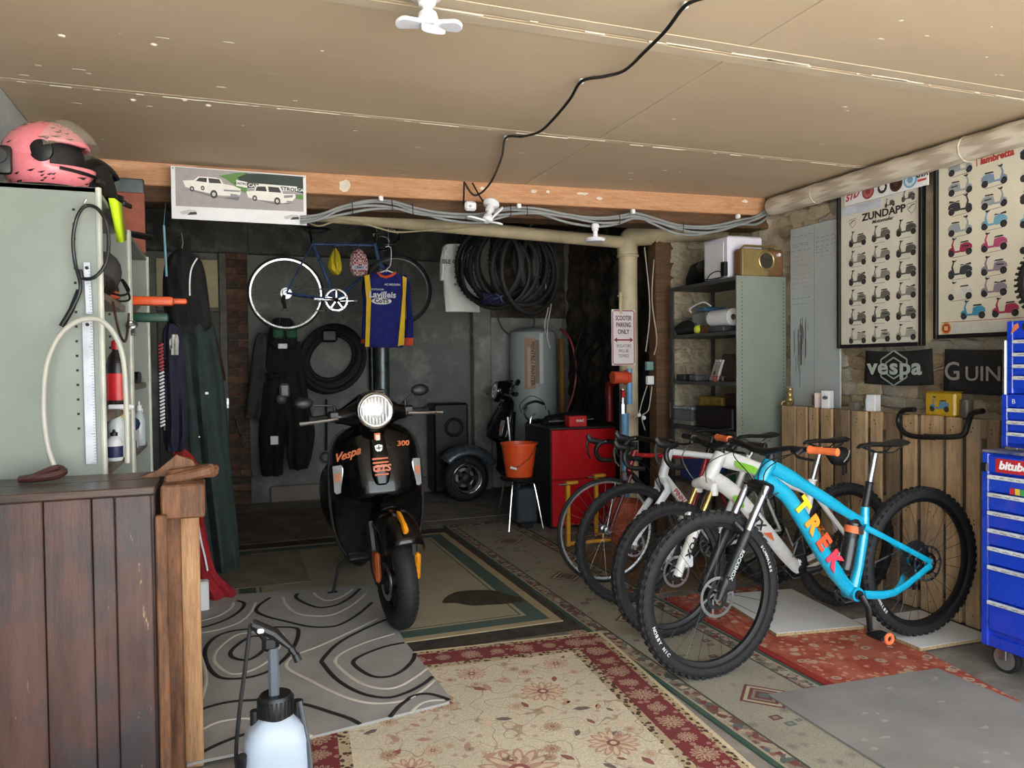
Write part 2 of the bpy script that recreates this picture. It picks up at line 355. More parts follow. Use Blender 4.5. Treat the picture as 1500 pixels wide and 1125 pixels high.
# door and brick pier in the back wall
DG=mat('door_grey_green',(86,88,78),.6,var=.25,scale=3); 
d=thing('door_1','x','door',(-.3,YB,0)); del d['label']; del d['category']; d['kind']='structure'
m=M(); m.b2((-.62,YB-.03,.02),(-.02,YB,1.98)); m.build('door_leaf',DG,d,bevel=.004)
m=M(); m.b2((-.62,YB-.035,2.02),(-.05,YB,2.5)); m.build('overdoor_panel',mat('cream_board',(190,178,140),.6,var=.1),d,bevel=.003)
m=M(); m.b2((-.04,YB-.06,0),(.03,YB,2.57)); m.b2((-.62,YB-.045,1.98),(-.04,YB,2.02)); m.build('door_frame',mat('frame_grey',(104,102,92),.6,var=.3),d,bevel=.004)
m=M(); m.b2((-.3,YB-.05,1.5),(-.12,YB-.03,1.78)); m.build('notice',mat('kraft_card',(206,150,92),.7),d)
m=M(); m.b2((.01,YB-.075,1.0),(.03,YB-.05,1.1)); m.build('latch',STL,d)
pier=M(); pier.b2((.03,YB-.05,0),(.235,YB,2.57)); pier=struct(pier,'brick_pier',mat('brick_mortar',(104,96,86),.9,var=.3,scale=12,bump=.4))
BRK=[mat('brick_%d'%i,c,.85,var=.35,scale=14,bump=.4,bs=50) for i,c in enumerate(((112,78,60),(92,66,52),(126,94,74),(84,70,60)))]
bmb=[]
for i in range(4):
    q=M(); q.rbox((0,0,0),(.2,.05,.062),.004); o=q.build('brick',BRK[i],pier,world=False); o.location=(.13,YB-.055,.04+i*.0735); bmb.append(o)
for i in range(4,35):
    r=random.choice(bmb)
    if i%2: inst(r,'brick',pier,(.13+random.uniform(-.003,.003),YB-.055+random.uniform(-.004,.004),.04+i*.0735))
    else:
        for k in (0,1): inst(random.choice(bmb),'brick',pier,(.08+.102*k,YB-.055+random.uniform(-.004,.004),.04+i*.0735),scale=(.48,1,1))
# brown post at the end of the shelving
m=M(); m.b2((3.28,5.44,0),(3.42,5.56,2.95)); m.b2((3.42,5.45,0),(3.46,5.5,2.95)); struct(m,'trim_4',BEAMD,bevel=.006)
# ================================================================ right wall: pallets, shelving, posters, tool chest
PAL=wood('pallet_pine',(206,176,138),(162,132,98),(9,9,.8),.7,grey=(136,122,104)); PALD=wood('weathered_pallet',(150,128,102),(104,86,68),(9,9,.8),.75)
def c4(v): return 1120+v/3.947
sl=[(80,160),(165,225),(235,285),(305,370),(385,470),(480,570),(590,655),(680,755),(775,855),(880,1005),(1025,1115),(1140,1225),(1260,1340),(1365,1450)]
def pallet(lst,label):
    ys=[(onx(c4(a),640,3.6).y,onx(c4(b),640,3.6).y) for a,b in lst]; y1=ys[0][0]; y0=ys[-1][1]
    t=thing('wooden_pallet',label,'pallet',((3.69),(y0+y1)/2,0),group='pallets leaning on the stone wall')
    for i,(a,b) in enumerate(ys):
        m=M(); m.rbox((3.635,(a+b)/2,.555+random.uniform(-.004,.004)),(.02,abs(a-b)-.006,1.09),.003); m.build('slat',PALD if i in (4,7) else PAL,t)
    for z in (.06,.56,1.045):
        m=M(); m.rbox((3.685,(y0+y1)/2,z),(.08,y1-y0-.01,.1),.004); m.build('stringer',PALD,t)
    for k in range(3):
        yy=y0+.09+(y1-y0-.18)*k/2; m=M(); m.rbox((3.735,yy,.55),(.02,.1,1.09),.003); m.build('back_slat',PALD,t)
    m=M()
    for a,b in ys:
        for z in (1.05,1.03,.57,.55,.07): m.ell((3.6245,(a+b)/2+random.uniform(-.02,.02),z),(.002,.004,.004),nu=6,nv=3)
    o=m.build('nail_heads',BLKM,t); o['kind']='stuff'
    return t
pallet(sl[:8],'pine pallet stood on edge below the whiteboard and scooter towel'); pallet(sl[8:],'pine pallet stood on edge behind the teal bike rear wheel')
# ---- grey shelving
SX0,SX1,SY0,SY1=3.34,3.765,4.48,5.33
sh=thing('shelving_unit','grey steel shelving unit crammed with boxes beside the whiteboard','shelving',((SX0+SX1)/2,(SY0+SY1)/2,0))
SHD=mat('dark_grey_steel',(70,72,72),.5,var=.25)
m=M(); m.rbox(((SX0+SX1)/2,SY0,1.005),(SX1-SX0,.012,2.01),.003); pan=m.build('side_panel',GREYCAB,sh)
m=M()
for z in [.1+.0262*i for i in range(72)]:
    for x in (SX0+.045,SX1-.025): m.box((x,SY0-.0065,z),(.005,.002,.008))
m.build('slot_holes',BLKM,pan)['kind']='stuff'
for x in (SX0+.02,SX1-.02):
    m=M(); m.b2((x-.018,SY1-.003,0),(x+.018,SY1,2.0)); m.b2((x-.018,SY1-.035,0),(x-.015,SY1,2.0)); m.build('upright',SHD,sh)
SZ=[onx(1081,y,SX0).z for y in (404,484,560,633)]; SZ+= [.5,.12]
for z in SZ:
    m=M(); m.b2((SX0,SY0+.01,z-.028),(SX1,SY1,z)); m.build('shelf',SHD,sh,bevel=.004)
def item(m,name,ma,label,cat,group=None,**k): return m.build(name,ma,label=label,cat=cat,group=group,**k)
z=SZ[0]
t=thing('cabinet_box','white metal case standing on top of the shelving','case',(3.52,4.72,z)); m=M(); m.rbox((3.52,4.76,z+.155),(.3,.3,.3),.012); m.build('body',mat('lilac_white',(222,220,236),.4,var=.04),t)
m=M(); m.b2((3.365,4.66,z+.02),(3.37,4.88,z+.27)); m.build('door_panel',WHT,t,bevel=.002); m=M(); m.b2((3.34,4.61,z+.02),(3.37,4.66,z+.12)); m.build('socket_block',BLK,t,bevel=.004)
m=M(); m.tube(smoothpts([(3.36,4.86,z+.005),(3.355,4.8,z+.05),(3.355,4.7,z+.06),(3.36,4.65,z+.02),(3.35,4.75,z+.01),(3.35,4.88,z+.02)]),.004,6); m.build('lead',BLK,t)
m=M(); m.tube([(3.5,5.28,z+.001),(3.5,5.22,z+.06),(3.5,5.1,z+.12),(3.5,4.99,z+.13),(3.5,4.945,z+.1)],[.03,.07,.11,.12,.06],10,sq=(1.2,.55)); 
for v in m.v: v.z=max(v.z,z+.001)
item(m,'tool_bag',BLKM,'limp black bag beside the white case on the shelving','bag')
t=thing('radio','vintage brown radio with gold grille on top of the shelving','radio',(3.58,4.53,z)); m=M(); m.rbox((3.575,4.535,z+.1),(.37,.1,.2),.018); m.build('body',mat('brown_leather',(122,86,54),.6,bump=.3),t)
GOLD=mat('gold_trim',(178,156,104),.35,.7); m=M(); m.rbox((3.5,4.481,z+.1),(.22,.014,.19),.006); m.build('grille',GOLD,t)
m=M(); m.torus((3.59,4.472,z+.115),.062,.009,Matrix.Rotation(math.pi/2,3,'X'),28,8); m.build('dial_ring',GOLD,t); m=M(); m.cyl((3.59,4.478,z+.115),(3.59,4.468,z+.115),.055,n=24); m.build('dial',mat('dial_dark',(56,50,44),.3),t)
m=M(); m.tube([(3.42,4.53,z+.2),(3.45,4.53,z+.225),(3.7,4.53,z+.225),(3.73,4.53,z+.2)],.008,8); m.build('handle',GOLD,t); m=M(); m.cyl((3.7,4.49,z+.16),(3.7,4.465,z+.16),.012,n=12); m.build('knob',WHT,t)
z=SZ[1]
t=thing('storage_tub','clear plastic tub with blue lid on the second shelf','tub',(3.5,5.0,z)); m=M(); m.rbox((3.5,5.02,z+.085),(.2,.2,.17),.015); m.build('body',mat('cloudy_plastic',(150,156,158),.3,alpha=.55),t)
m=M(); m.rbox((3.5,5.0,z+.185),(.2,.12,.03),.01); m.build('lid',mat('blue_lid',(76,118,158),.4),t); m=M(); m.tube(smoothpts([(3.4,5.12,z+.17),(3.38,5.1,z+.2),(3.39,4.95,z+.235),(3.4,4.86,z+.2)]),.006,6); m.build('handle',WHT,t)
m=M(); m.ell((3.375,4.99,z+.075),(.033,.033,.033)); m.xf(Matrix.Translation((0,0,-.042))); item(m,'tennis_ball',mat('tennis_yellow',(196,208,60),.9),'yellow tennis ball beside the clear tub','ball')
t=thing('paper_roll','white paper towel roll lying on the second shelf','paper roll',(3.42,4.74,z)); R=Matrix.Rotation(math.pi/2,3,'X')
m=M(); m.ring_lathe([(.022,-.12),(.062,-.12),(.062,.12),(.022,.12)],24,(3.42,4.74,z+.105),R); m.build('paper',WHT,t); m=M(); m.ring_lathe([(.018,-.121),(.022,-.121),(.022,.121),(.018,.121)],20,(3.42,4.74,z+.105),R); m.build('core',mat('cardboard',(150,120,86),.8),t)
m=M(); m.rbox((3.45,4.74,z+.022),(.2,.2,.042),.008); item(m,'tray',SHD,'dark tray under the paper towel roll','tray')
m=M(); m.rbox((3.42,4.94,z+.03),(.1,.12,.058),.004); item(m,'wooden_box',wood('box_wood',(110,76,44),(80,54,30)),'small brown wooden box below the tennis ball','box')
m=M(); m.ell((3.42,5.2,z+.05),(.09,.14,.06),nu=12,nv=8)
for i,v in enumerate(m.v): v+=Vector((noise.noise(v*21),noise.noise(v*23),noise.noise(v*19)))*.02; v.z=max(v.z,z+.001)
item(m,'work_gloves',BLKM,'heap of black work gloves at the end of the second shelf','gloves')
z=SZ[2]
t=thing('white_plate','white square wall plate leaning up on the third shelf','plate',(3.42,4.86,z)); m=M(); m.rbox((0,0,.085),(.018,.17,.165),.004); m.build('plate',mat('bone_white',(214,210,200),.5),t,world=False); m=M(); m.cyl((-.012,.01,.06),(-.006,.01,.06),.016,n=12); m.build('knob_hole',BLK,t,world=False)
m=M(); m.rbox((-.012,0,.155),(.012,.12,.02),.003); m.build('rim',WHT,t,world=False); t.rotation_euler=(0,.3,-.3)
for (y,h,wd,c,nm,lb,ct) in ((5.03,.045,.1,(76,82,90),'tin_box','flat grey tin beside the white plate on third shelf','tin'),(5.2,.05,.12,(40,38,40),'parts_tray','dark parts tray at the end of the third shelf','tray')):
    m=M(); m.rbox((3.4,y,z+h/2+.001),(.1,wd,h),.006); item(m,nm,mat(nm,c,.5),lb,ct)
for y,c,lb in ((4.77,(150,60,60),'small red reel lying on the third shelf'),(4.68,(70,60,56),'small brown reel lying on the third shelf')):
    m=M(); m.lathe([(.02,0),(.022,.006),(.012,.008),(.012,.03),(.022,.032),(.02,.038)],14,(3.37,y,z+.001)); item(m,'reel',mat('reel%d'%c[0],c,.5),lb,'reel')
m=M(); m.rbox((3.55,4.68,z+.1),(.2,.26,.2),.01); item(m,'brown_carton',mat('dark_card',(60,52,44),.8),'dark carton at the back of the third shelf','carton')
z=SZ[3]
t=thing('clear_box','clear plastic box of small parts on the fourth shelf','box',(3.45,5.17,z)); m=M(); m.rbox((3.45,5.17,z+.075),(.2,.26,.1),.008); m.build('body',mat('smoky_plastic',(120,130,140),.2,alpha=.6),t); m=M(); m.rbox((3.45,5.17,z+.135),(.21,.27,.02),.005); m.build('lid',mat('smoky_lid',(150,160,168),.25),t)
m=M(); m.rbox((3.45,5.17,z+.02),(.21,.27,.03),.004); m.build('base',mat('base_grey',(130,128,118),.5),t)
m=M(); m.rbox((3.6,5.08,z+.11),(.12,.3,.22),.004); item(m,'yellow_carton',mat('yellow_card',(176,150,66),.6,col2=(120,100,40),scale=20),'dull yellow carton behind the clear parts box','carton')
m=M(); m.rbox((3.43,4.77,z+.08),(.16,.46,.16),.01); m.b2((3.345,4.7,z+.01),(3.348,4.705,z+.15)); item(m,'black_crate',BLK,'black plastic crate on the fourth shelf','crate')
m=M(); m.rbox((3.62,4.72,z+.13),(.16,.34,.24),.005); item(m,'printed_carton',mat('printed_card',(84,50,36),.6,col2=(34,32,34),scale=16),'dark printed carton behind the black crate','carton')
m=M(); m.rbox((3.44,4.95,SZ[4]+.1),(.2,.5,.2),.01); item(m,'blue_crate',mat('blue_crate',(40,66,140),.45),'blue crate on the low shelf behind the bikes','crate')
m=M(); m.lathe([(.05,0),(.055,.01),(.055,.2),(.03,.23),(.03,.25)],16,(3.42,4.6,SZ[4])); item(m,'green_canister',mat('green_plastic',(24,110,70),.4),'green plastic canister on the low shelf behind the bikes','canister')
# ---- whiteboard
XW=3.752
def wall_xy(px,py,X=XW): p=onx(px,py,X); return p
t=thing('whiteboard','grey whiteboard covered in faded handwriting with smudges beside the shelving','whiteboard',(XW,4.17,1.1)); m=M(); m.rbox((XW,4.175,1.715),(.012,.47,1.24),.003); m.build('board',mat('grey_board',(168,176,178),.35,var=.06,scale=3),t)
T=FX((XW-.0065,4.41,2.335)); m=M(); m.strip([(.235,-.02),(.232,-1.22)],.002,0,T); 
def scrib(m,u0,v,wd,T,h=.012):
    u=u0
    while u<u0+wd:
        L=random.uniform(.02,.05); pts=[]; k=int(L/.004)
        for i in range(k): pts.append((u+i*.004,v+random.uniform(-h/2,h/2)))
        if k>2: m.strip(pts,.0022,.0004,T)
        u+=L+.01
for v in (-.06,-.115,-.13,-.16): scrib(m,.02,v,.17,T)
for v in (-.1,-.125,-.16,-.18,-.2): scrib(m,.25,v,.18 if v>-.17 else .1,T)
for v in (-.49,-.53): scrib(m,.02,v,.16,T)
m.build('handwriting',flat('3a3c40'),t,smooth=0,normals=False)['kind']='stuff'
m=M(); 
for i in range(8): scrib(m,.02,-.2-.031*i,.18,T)
scrib(m,.25,-.225,.16,T); m.build('red_handwriting',flat('b06a5c'),t,smooth=0,normals=False)['kind']='stuff'
m=M()
for k in range(26): u=.1+random.gauss(0,.035); v=-.62-abs(random.gauss(0,.12)); m.strip([(u,v),(u+random.uniform(-.006,.006),v-random.uniform(.05,.3))],random.uniform(.002,.007),.0006,T)
m.build('black_smears',flat('4a4e50'),t,smooth=0,normals=False)['kind']='stuff'
# ---- posters
def scooter(m,cx,cy,s,T,body,dark=1,tyre=2,fl=1,w=.0006,kind=0):
    """flat printed side view of a small scooter; s = length"""
    q=lambda pts:[(cx+fl*x*s,cy+y*s) for x,y in pts]
    m.use(tyre)
    for x in (-.34,.34): m.disc((cx+fl*x*s,cy-.2*s),.125*s,w,T,14)
    m.use(dark)
    for x in (-.34,.34): m.disc((cx+fl*x*s,cy-.2*s),.06*s,w+.0003,T,10)
    m.use(body)
    m.poly(q([(-.48,-.1),(-.46,.02),(-.36,.1),(-.2,.12),(-.02,.08),(.02,-.12),(-.05,-.2),(-.2,-.2),(-.26,-.1),(-.34,-.06),(-.42,-.1)]),T,w+.0005)
    m.poly(q([(-.02,-.13),(.2,-.13),(.27,.1),(.22,.26),(.27,.27),(.34,.08),(.3,-.08),(.24,-.2),(-.02,-.19)]),T,w+.0006)
    m.poly(q([(.22,-.08),(.28,.0),(.36,.0),(.45,-.06),(.47,-.14),(.36,-.08),(.28,-.12)]),T,w+.0007)
    m.use(dark); m.poly(q([(-.34,.13),(-.32,.18),(-.05,.17),(0,.12)] if kind<2 else [(-.44,.12),(-.42,.2),(-.24,.16),(-.22,.13),(-.05,.17),(0,.12)]),T,w+.0008)
    m.poly(q([(.14,.3),(.22,.25),(.29,.27),(.31,.33),(.26,.34),(.2,.31),(.13,.34)]),T,w+.0009)
    if kind==1: m.poly(q([(-.36,.02),(-.1,.03),(-.08,-.01),(-.34,-.03)]),T,w+.0009)
def poster(name,label,y0,y1,z0,z1,mats):
    t=thing(name,label,'poster',(XW,(y0+y1)/2,z0)); W=y0-y1; Hh=z1-z0
    m=M(); m.b2((XW-.012,y0,z0),(XW,y1,z1)); m.build('sheet',mats[0],t); 
    fm=M(); f=.022
    for a,b in (((y0+f,z0-f),(y0,z1+f)),((y1,z0-f),(y1-f,z1+f)),((y0,z0-f),(y1,z0)),((y0,z1),(y1,z1+f))): fm.b2((XW-.03,a[0],a[1]),(XW+.005,b[0],b[1]))
    fm.build('frame',BLK,t,bevel=.002)
    return t,FX((XW-.0125,y0,z1)),W,Hh
PAPER=mat('aged_paper',(222,217,204),.5,var=.06,scale=4); PAPER2=mat('cream_paper',(220,214,194),.5,var=.07,scale=4)
t,T,W,Hh=poster('scooter_poster','black framed sepia poster of grey motor scooters in rows','' or 3.925,3.32,1.51,2.485,[PAPER])
g=[PAPER,flat('3c3a38'),flat('2c2b2a'),flat('6a6862'),flat('8a877e'),flat('56544e'),flat('a5a299')]
m=M()
for r in range(6):
    for c in range(3): scooter(m,W*(.225+.305*c),-Hh*(.318+.1255*r)+.004*c,.15,T,random.choice((3,4,5)) if r<5 else 6,1,2,-1,kind=random.randrange(3)); m.use(4).strip([(W*(.14+.305*c),-Hh*(.372+.1255*r)),(W*(.28+.305*c),-Hh*(.372+.1255*r))],.003,.0006,T)
m.build('printed_scooters',g,t,smooth=0,normals=False)['kind']='stuff'
m=M(); addtext(m,'ZUNDAPP',.062,T@TT(W*.56,-Hh*.195,.001),1.15,bold=.03); m.build('title_lettering',flat('2a2826'),t,smooth=0)
m=M(); addtext(m,'Motorroller',.03,T@TT(W*.55,-Hh*.236,.001),1.1,.3,.02); m.build('script_lettering',flat('3c3834'),t,smooth=0)
m=M()
for cx,cy,r in ((.16,.21,.03),(.9,.197,.034)): m.strip([(W*cx-r,-Hh*cy+r*.6),(W*cx+r,-Hh*cy+r*.8),(W*cx+r*.7,-Hh*cy-r*.5),(W*cx,-Hh*cy-r*1.1),(W*cx-r*.8,-Hh*cy-r*.3)],.004,.0006,T,True); m.strip([(W*cx-r*.6,-Hh*cy-r*.2),(W*cx,-Hh*cy+r*.3),(W*cx+r*.6,-Hh*cy+r*.4)],.008,.0008,T)
m.build('emblems',flat('77736a'),t,smooth=0)
m=M(); m.b2((XW-.016,3.915,2.335),(XW-.0135,3.6,2.385)); m.build('taped_strip',mat('pale_blue_paper',(206,212,226),.5),t)
m=M(); scooter(m,W*.64,-Hh*.14,.08,T,0,0,0,-1); scooter(m,W*.86,-Hh*.125,.1,T,0,0,0,-1); m.build('foot_figures',flat('4c4a46'),t,smooth=0,normals=False)['kind']='stuff'
sb=thing('sticker_board','narrow white board of round brand stickers above the sepia scooter poster','sticker board',(XW-.03,3.56,2.39)); XS=XW-.035
m=M(); m.b2((XS,3.87,2.39),(XS+.006,3.25,2.50)); m.build('board',WHT,sb); T=FX((XS-.0006,3.87,2.50))
for u,c1,c2 in ((.19,'8c3a40','b06a60'),(.30,'e6e4e0','2c2a2a'),(.40,'4a2c22','2e1a14'),(.5,'6ea4c8','c8d8e0')):
    m=M(); m.use(0).disc((u,-.055),.047,.0006,T,24); m.use(1).disc((u,-.055),.036,.0012,T,20); m.use(0).disc((u,-.055),.022,.0018,T,6); m.build('round_sticker',[flat(c1),flat(c2)],sb,smooth=0)
m=M(); addtext(m,'STD',.055,T@TT(.06,-.06,.001,.15),1.1,.4,.04); m.build('red_lettering',flat('b03a48'),sb,smooth=0); m=M(); addtext(m,'GTX',.05,T@TT(.58,-.04,.001),.8,.2,.04); m.build('black_lettering',flat('26262a'),sb,smooth=0); m=M(); m.rect((.55,-.08),(.61,-.068),.001,T); m.build('red_bar',flat('c03a30'),sb,smooth=0)
t,T,W,Hh=poster('scooter_poster','black framed cream poster of coloured scooters with red title','' or 3.2,2.5,1.545,2.53,[PAPER2])
cl={'k':'3a3c40','b':'7d93ad','g':'9aa0a4','r':'a03050','t':'3c8fae','w':'cfcfc8','p':'8d7f90','l':'6fa6c0','n':'1f3a66','m':'b04a70'}
keys=list(cl); g=[PAPER2,flat('33353a'),flat('2a2b30')]+[flat(cl[k]) for k in keys]; m=M(); ix=lambda k:3+keys.index(k)
cols=[(.19,[('g',.076),('g',.186),('k',.292),('g',.409),('r',.521),('k',.644),('w',.762)],-1),(.47,[('b',.182),('g',.299),('l',.406),('m',.523),('p',.647),('p',.76)],-1),(.77,[('n',.086),('w',.199),('k',.31),('l',.43),('w',.561),('r',.7)],1)]
for u,L,f in cols:
    for i,(k,v) in enumerate(L):
        fl=1 if (u<.2 and i<4) or (u>.2 and u<.6 and i in(0,1)) else -1
        scooter(m,W*u,-Hh*v,.155,T,ix(k),1,2,fl,kind=i%3); m.use(2).strip([(W*u-.05,-Hh*v-.055),(W*u+.05,-Hh*v-.05)],.002,.0005,T)
for u,k in ((.3,'t'),(.56,'r'),(.82,'l')): scooter(m,W*u,-Hh*.872,.155,T,ix(k),1,2,-1)
m.use(ix('r')).strip([(.02,-Hh*.932),(W-.02,-Hh*.932)],.003,.0005,T); m.build('printed_scooters',g,t,smooth=0,normals=False)['kind']='stuff'
m=M(); addtext(m,'lambretta',.05,T@TT(W*.49,-Hh*.085,.001,.03),.95,.1,.04); m.strip([(W*.33,-Hh*.067),(W*.65,-Hh*.057)],.004,.001,T); m.strip([(W*.33,-Hh*.067),(W*.33,-Hh*.108)],.006,.001,T); m.build('red_lettering',flat('b43a34'),t,smooth=0)
m=M(); m.use(0).disc((W*.07,-Hh*.965),.032,.0006,T,24); m.use(1).disc((W*.07,-Hh*.965),.024,.001,T,20); m.use(2).rect((W*.07-.012,-Hh*.965-.012),(W*.07+.012,-Hh*.965+.012),.0014,T); m.build('round_badge',[flat('c8963c'),flat('a82020'),flat('d8b080')],t,smooth=0)
m=M(); m.rect((.02,-Hh*.995),(W-.02,-Hh*.94),.0003,T); m.build('pale_band',flat('c8c6c0'),t,smooth=0)
# ---- bar towels
def towel(label,y0,y1,z0,z1,sag,deco):
    t=thing('bar_towel',label,'towel',(XW,(y0+y1)/2,z0)); n=14; m=M(); gr=[]
    for j in range(9):
        for i in range(n+1):
            u=i/n; v=j/8; gr.append((XW-.03-.012*math.sin(u*9+v*2)*v-.01*math.sin(u*math.pi),y0+(y1-y0)*u,z1+(z0-z1)*v-sag*math.sin(u*math.pi)*(1-.3*v)))
    m.add(gr,[(j*(n+1)+i,j*(n+1)+i+1,(j+1)*(n+1)+i+1,(j+1)*(n+1)+i) for j in range(8) for i in range(n)])
    o=m.build('cloth',mat('black_towelling',(24,24,25),.95,var=.2,bump=.6,bs=300),t); md=o.modifiers.new('thickness','SOLIDIFY'); md.thickness=.004; md.offset=-1
    deco(t,FX((XW-.058,(y0+y1)/2,(z0+z1)/2-sag*.6)))
def dv1(t,T):
    m=M(); [addtext(m,ch,.13,T@TT(-.16+.08*i,.005,.001),1.25,0,.03) for i,ch in enumerate('vespa')]; m.build('lettering',flat('a9b3ac'),t,smooth=0)
    m=M()
    for r in (.108,.066):
        pts=[(r*math.cos(a),r*.95*math.sin(a)) for a in [math.radians(30+60*i) for i in range(6)]]
        for i in range(6):
            a,b=Vector(pts[i]),Vector(pts[(i+1)%6])
            if abs((a+b).y)<.02:
                for c in (a,b): m.strip([c,c+((b if c is a else a)-c)*.28],.009,0,T)
            else: m.strip([a,b],.009,0,T)
    m.build('hexagon_emblem',flat('98a49c'),t,smooth=0)
towel('black bar towel with hexagon emblem below the sepia scooter poster',3.705,3.225,1.265,1.47,.012,dv1)
def dv2(t,T):
    m=M(); addtext(m,'G',.14,T@TT(-.262,.0,.001),1.0,0,.008); addtext(m,'UINNESS',.108,T@TT(.05,-.012,.001),1.12,0,.008); m.build('lettering',flat('8c8a84'),t,smooth=0)
towel('black bar towel with pale lettering below the cream scooter poster',3.145,2.48,1.225,1.465,.01,dv2)
# ---- things standing on the pallets
PZ=1.1
t=thing('figurine','small gilt figurine sitting on the pallet by the whiteboard','figurine',(3.66,onx(1157,600,3.66).y,PZ)); m=M(); m.ell((0,0,.035),(.03,.03,.04)); m.ell((0,0,.075),(.022,.022,.03)); m.build('body',GOLD,t,world=False); m=M(); m.ell((0,0,.115),(.022,.022,.024)); m.build('head',GOLD,t,world=False); m=M()
for s in (-1,1): m.tube([(-.01,s*.02,.03),(-.04,s*.03,.025),(-.045,s*.03,.006)],[.012,.01,.009],8)
m.build('legs',mat('old_gold',(150,130,90),.4,.6),t,world=False); m=M(); m.ell((0,0,.128),(.027,.027,.012)); m.build('hat',mat('silver_hat',(170,168,160),.4,.5),t,world=False)
def carton(px,wd,dp,hh,c,label,deco=None,rz=0,name='small_box'):
    t=thing(name,label,'box',(3.665,onx(px,600,3.62).y,PZ),rz); m=M(); m.rbox((0,0,hh/2),(dp,wd,hh),.003); m.build('carton',c,t,world=False); m=M(); m.rect((-wd*.4,-hh*.35),(wd*.4,hh*.35),0,Fr((-dp/2-.0008,0,hh/2),(0,-1,0),(0,0,1))); m.build('printed_label',deco or flat('8a8c90'),t,world=False); return t
carton(1189,.075,.05,.1,mat('pinkish_card',(196,180,172),.5),'pale pink carton on the pallet next to the figurine',flat('6c5a54'),-.5)
t=carton(1204,.06,.05,.115,WHT,'white carton with grey oval print on the pallet',flat('e4e6ea'),.25); m=M(); m.disc((0,.01),.02,0,Fr((-.027,0,.06),(0,-1,0),(0,0,1)),r2=.012); m.build('oval_print',flat('5a6068'),t,world=False)
carton(1245,.05,.05,.05,mat('dim_card',(120,110,98),.6),'small dull carton between white boxes on the pallet',flat('6a6862'))
t=carton(1271,.065,.05,.1,WHT,'white carton with blue corner alone on the pallet',flat('eef0f6'),.1); m=M(); m.rbox((0,.035,.04),(.052,.006,.07),.002); m.build('blue_side',mat('pale_blue_card',(160,190,210),.5),t,world=False)
yt=onx(1377,600,3.64).y; t=thing('picture_tin','yellow tin with a blue scooter picture standing on the pallet','tin',(3.665,yt,PZ)); m=M(); m.rbox((0,0,.065),(.06,.19,.13),.01); m.build('tin',mat('tin_yellow',(196,158,40),.4),t,world=False)
m=M(); T=Fr((-.0305,0,.065),(0,-1,0),(0,0,1)); scooter(m,0,0,.13,T,0,1,1,-1); m.build('scooter_picture',[flat('5a82a4'),flat('30302c')],t,world=False,smooth=0,normals=False); m=M(); m.rbox((.0,0,.132),(.062,.192,.006),.002); m.build('lid',mat('lid_brown',(150,112,40),.4),t,world=False)
m=M(); m.lathe([(.03,0),(.031,.004),(.031,.09),(.028,.095)],18,(3.66,yt-.145,PZ)); item(m,'small_can',mat('dark_can',(86,84,76),.4),'small dark can beside the yellow picture tin','can')
# ---- handlebar hung on the pallets
hp=[(1340,600),(1322,602),(1316,618),(1325,634),(1345,640),(1375,640),(1395,640),(1412,636),(1418,620),(1424,606),(1440,602)]
m=M(); m.tube(smoothpts([onx(x,y,3.55+.02*math.sin(i)) for i,(x,y) in enumerate(hp)],5),.0145,10); t=thing('spare_handlebar','black moustache handlebar hanging on the front of the pallet','handlebar',onx(1375,645,3.55)); m.build('bar',BLK,t); p=onx(1362,640,3.55); m=M(); m.cyl(p+Vector((0,-.03,0)),p+Vector((0,.03,0)),.017,n=12); m.build('clamp_sleeve',mat('bare_metal',(120,120,122),.3,.9),t)
m=M(); q=onx(1322,602,3.55); m.cyl((3.6,q.y,q.z-.02),(3.53,q.y,q.z-.02),.004,n=8); m.build('hook',STL,t)
# ---- tool chests
BLUE=mat('tool_blue',(22,62,196),.28,var=.06,scale=3,coat=.3); BLUD=mat('tool_blue_dark',(16,44,150),.35)
XC=3.2; yc=onx(1437,800,XC).y; YE=yc-.75
ct=thing('tool_chest','blue roller tool chest with labelled drawers by the right wall','tool chest',(XC+.25,(yc+YE)/2,0)); zt=onx(1437,662,XC).z; zb=onx(1430,940,XC).z
m=M(); m.b2((XC+.02,YE,zb),(XC+.5,yc,zt)); m.build('body',BLUE,ct,bevel=.006)
for y0,y1 in ((yc-.035,yc),(YE,YE+.035)):
    m=M(); m.b2((XC,y0,zb),(XC+.025,y1,zt)); m.build('corner_post',BLUE,ct,bevel=.005)
m=M(); m.b2((XC+.005,YE,zb),(XC+.025,yc,zb+.05)); m.build('kick_rail',BLUE,ct,bevel=.004)
zs=[onx(1444,y,XC).z for y in (694,720,746.5,772,798,825.5,876.5,922)]
LBL=mat('label_strip',(214,218,222),.35); 
for i in range(7):
    a,b=zs[i],zs[i+1]; m=M(); m.b2((XC-.004,YE+.04,b+.006),(XC+.02,yc-.04,a)); dr=m.build('drawer',BLUD if 0 else BLUE,ct,bevel=.004)
    m=M(); m.b2((XC-.018,YE+.04,a-.018),(XC-.004,yc-.04,a)); m.build('handle_rail',LBL,dr,bevel=.003)
    m=M(); scrib(m,.03,-.009,.3,FX((XC-.0186,yc-.04,a)),.008); m.build('handwritten_label',flat('34363a'),dr,smooth=0,normals=False)['kind']='stuff'
m=M(); m.b2((XC-.002,YE+.04,zs[0]+.01),(XC+.02,yc-.036,zt-.012)); top=m.build('top_fascia',BLUE,ct,bevel=.003)
T=FX((XC-.0026,yc-.04,zt-.05)); m=M(); m.rect((.03,-.032),(.2,.03),.0006,T); st=m.build('sticker',flat('b8202c'),ct,smooth=0); m=M(); addtext(m,'bitubo',.05,T@TT(.115,0,.0014),1.05,.2,.04); m.build('sticker_lettering',flat('f2f0f0'),st,smooth=0)
m=M(); m.disc((.25,0),.035,.0006,T); m.build('round_sticker',flat('c83040'),ct,smooth=0)
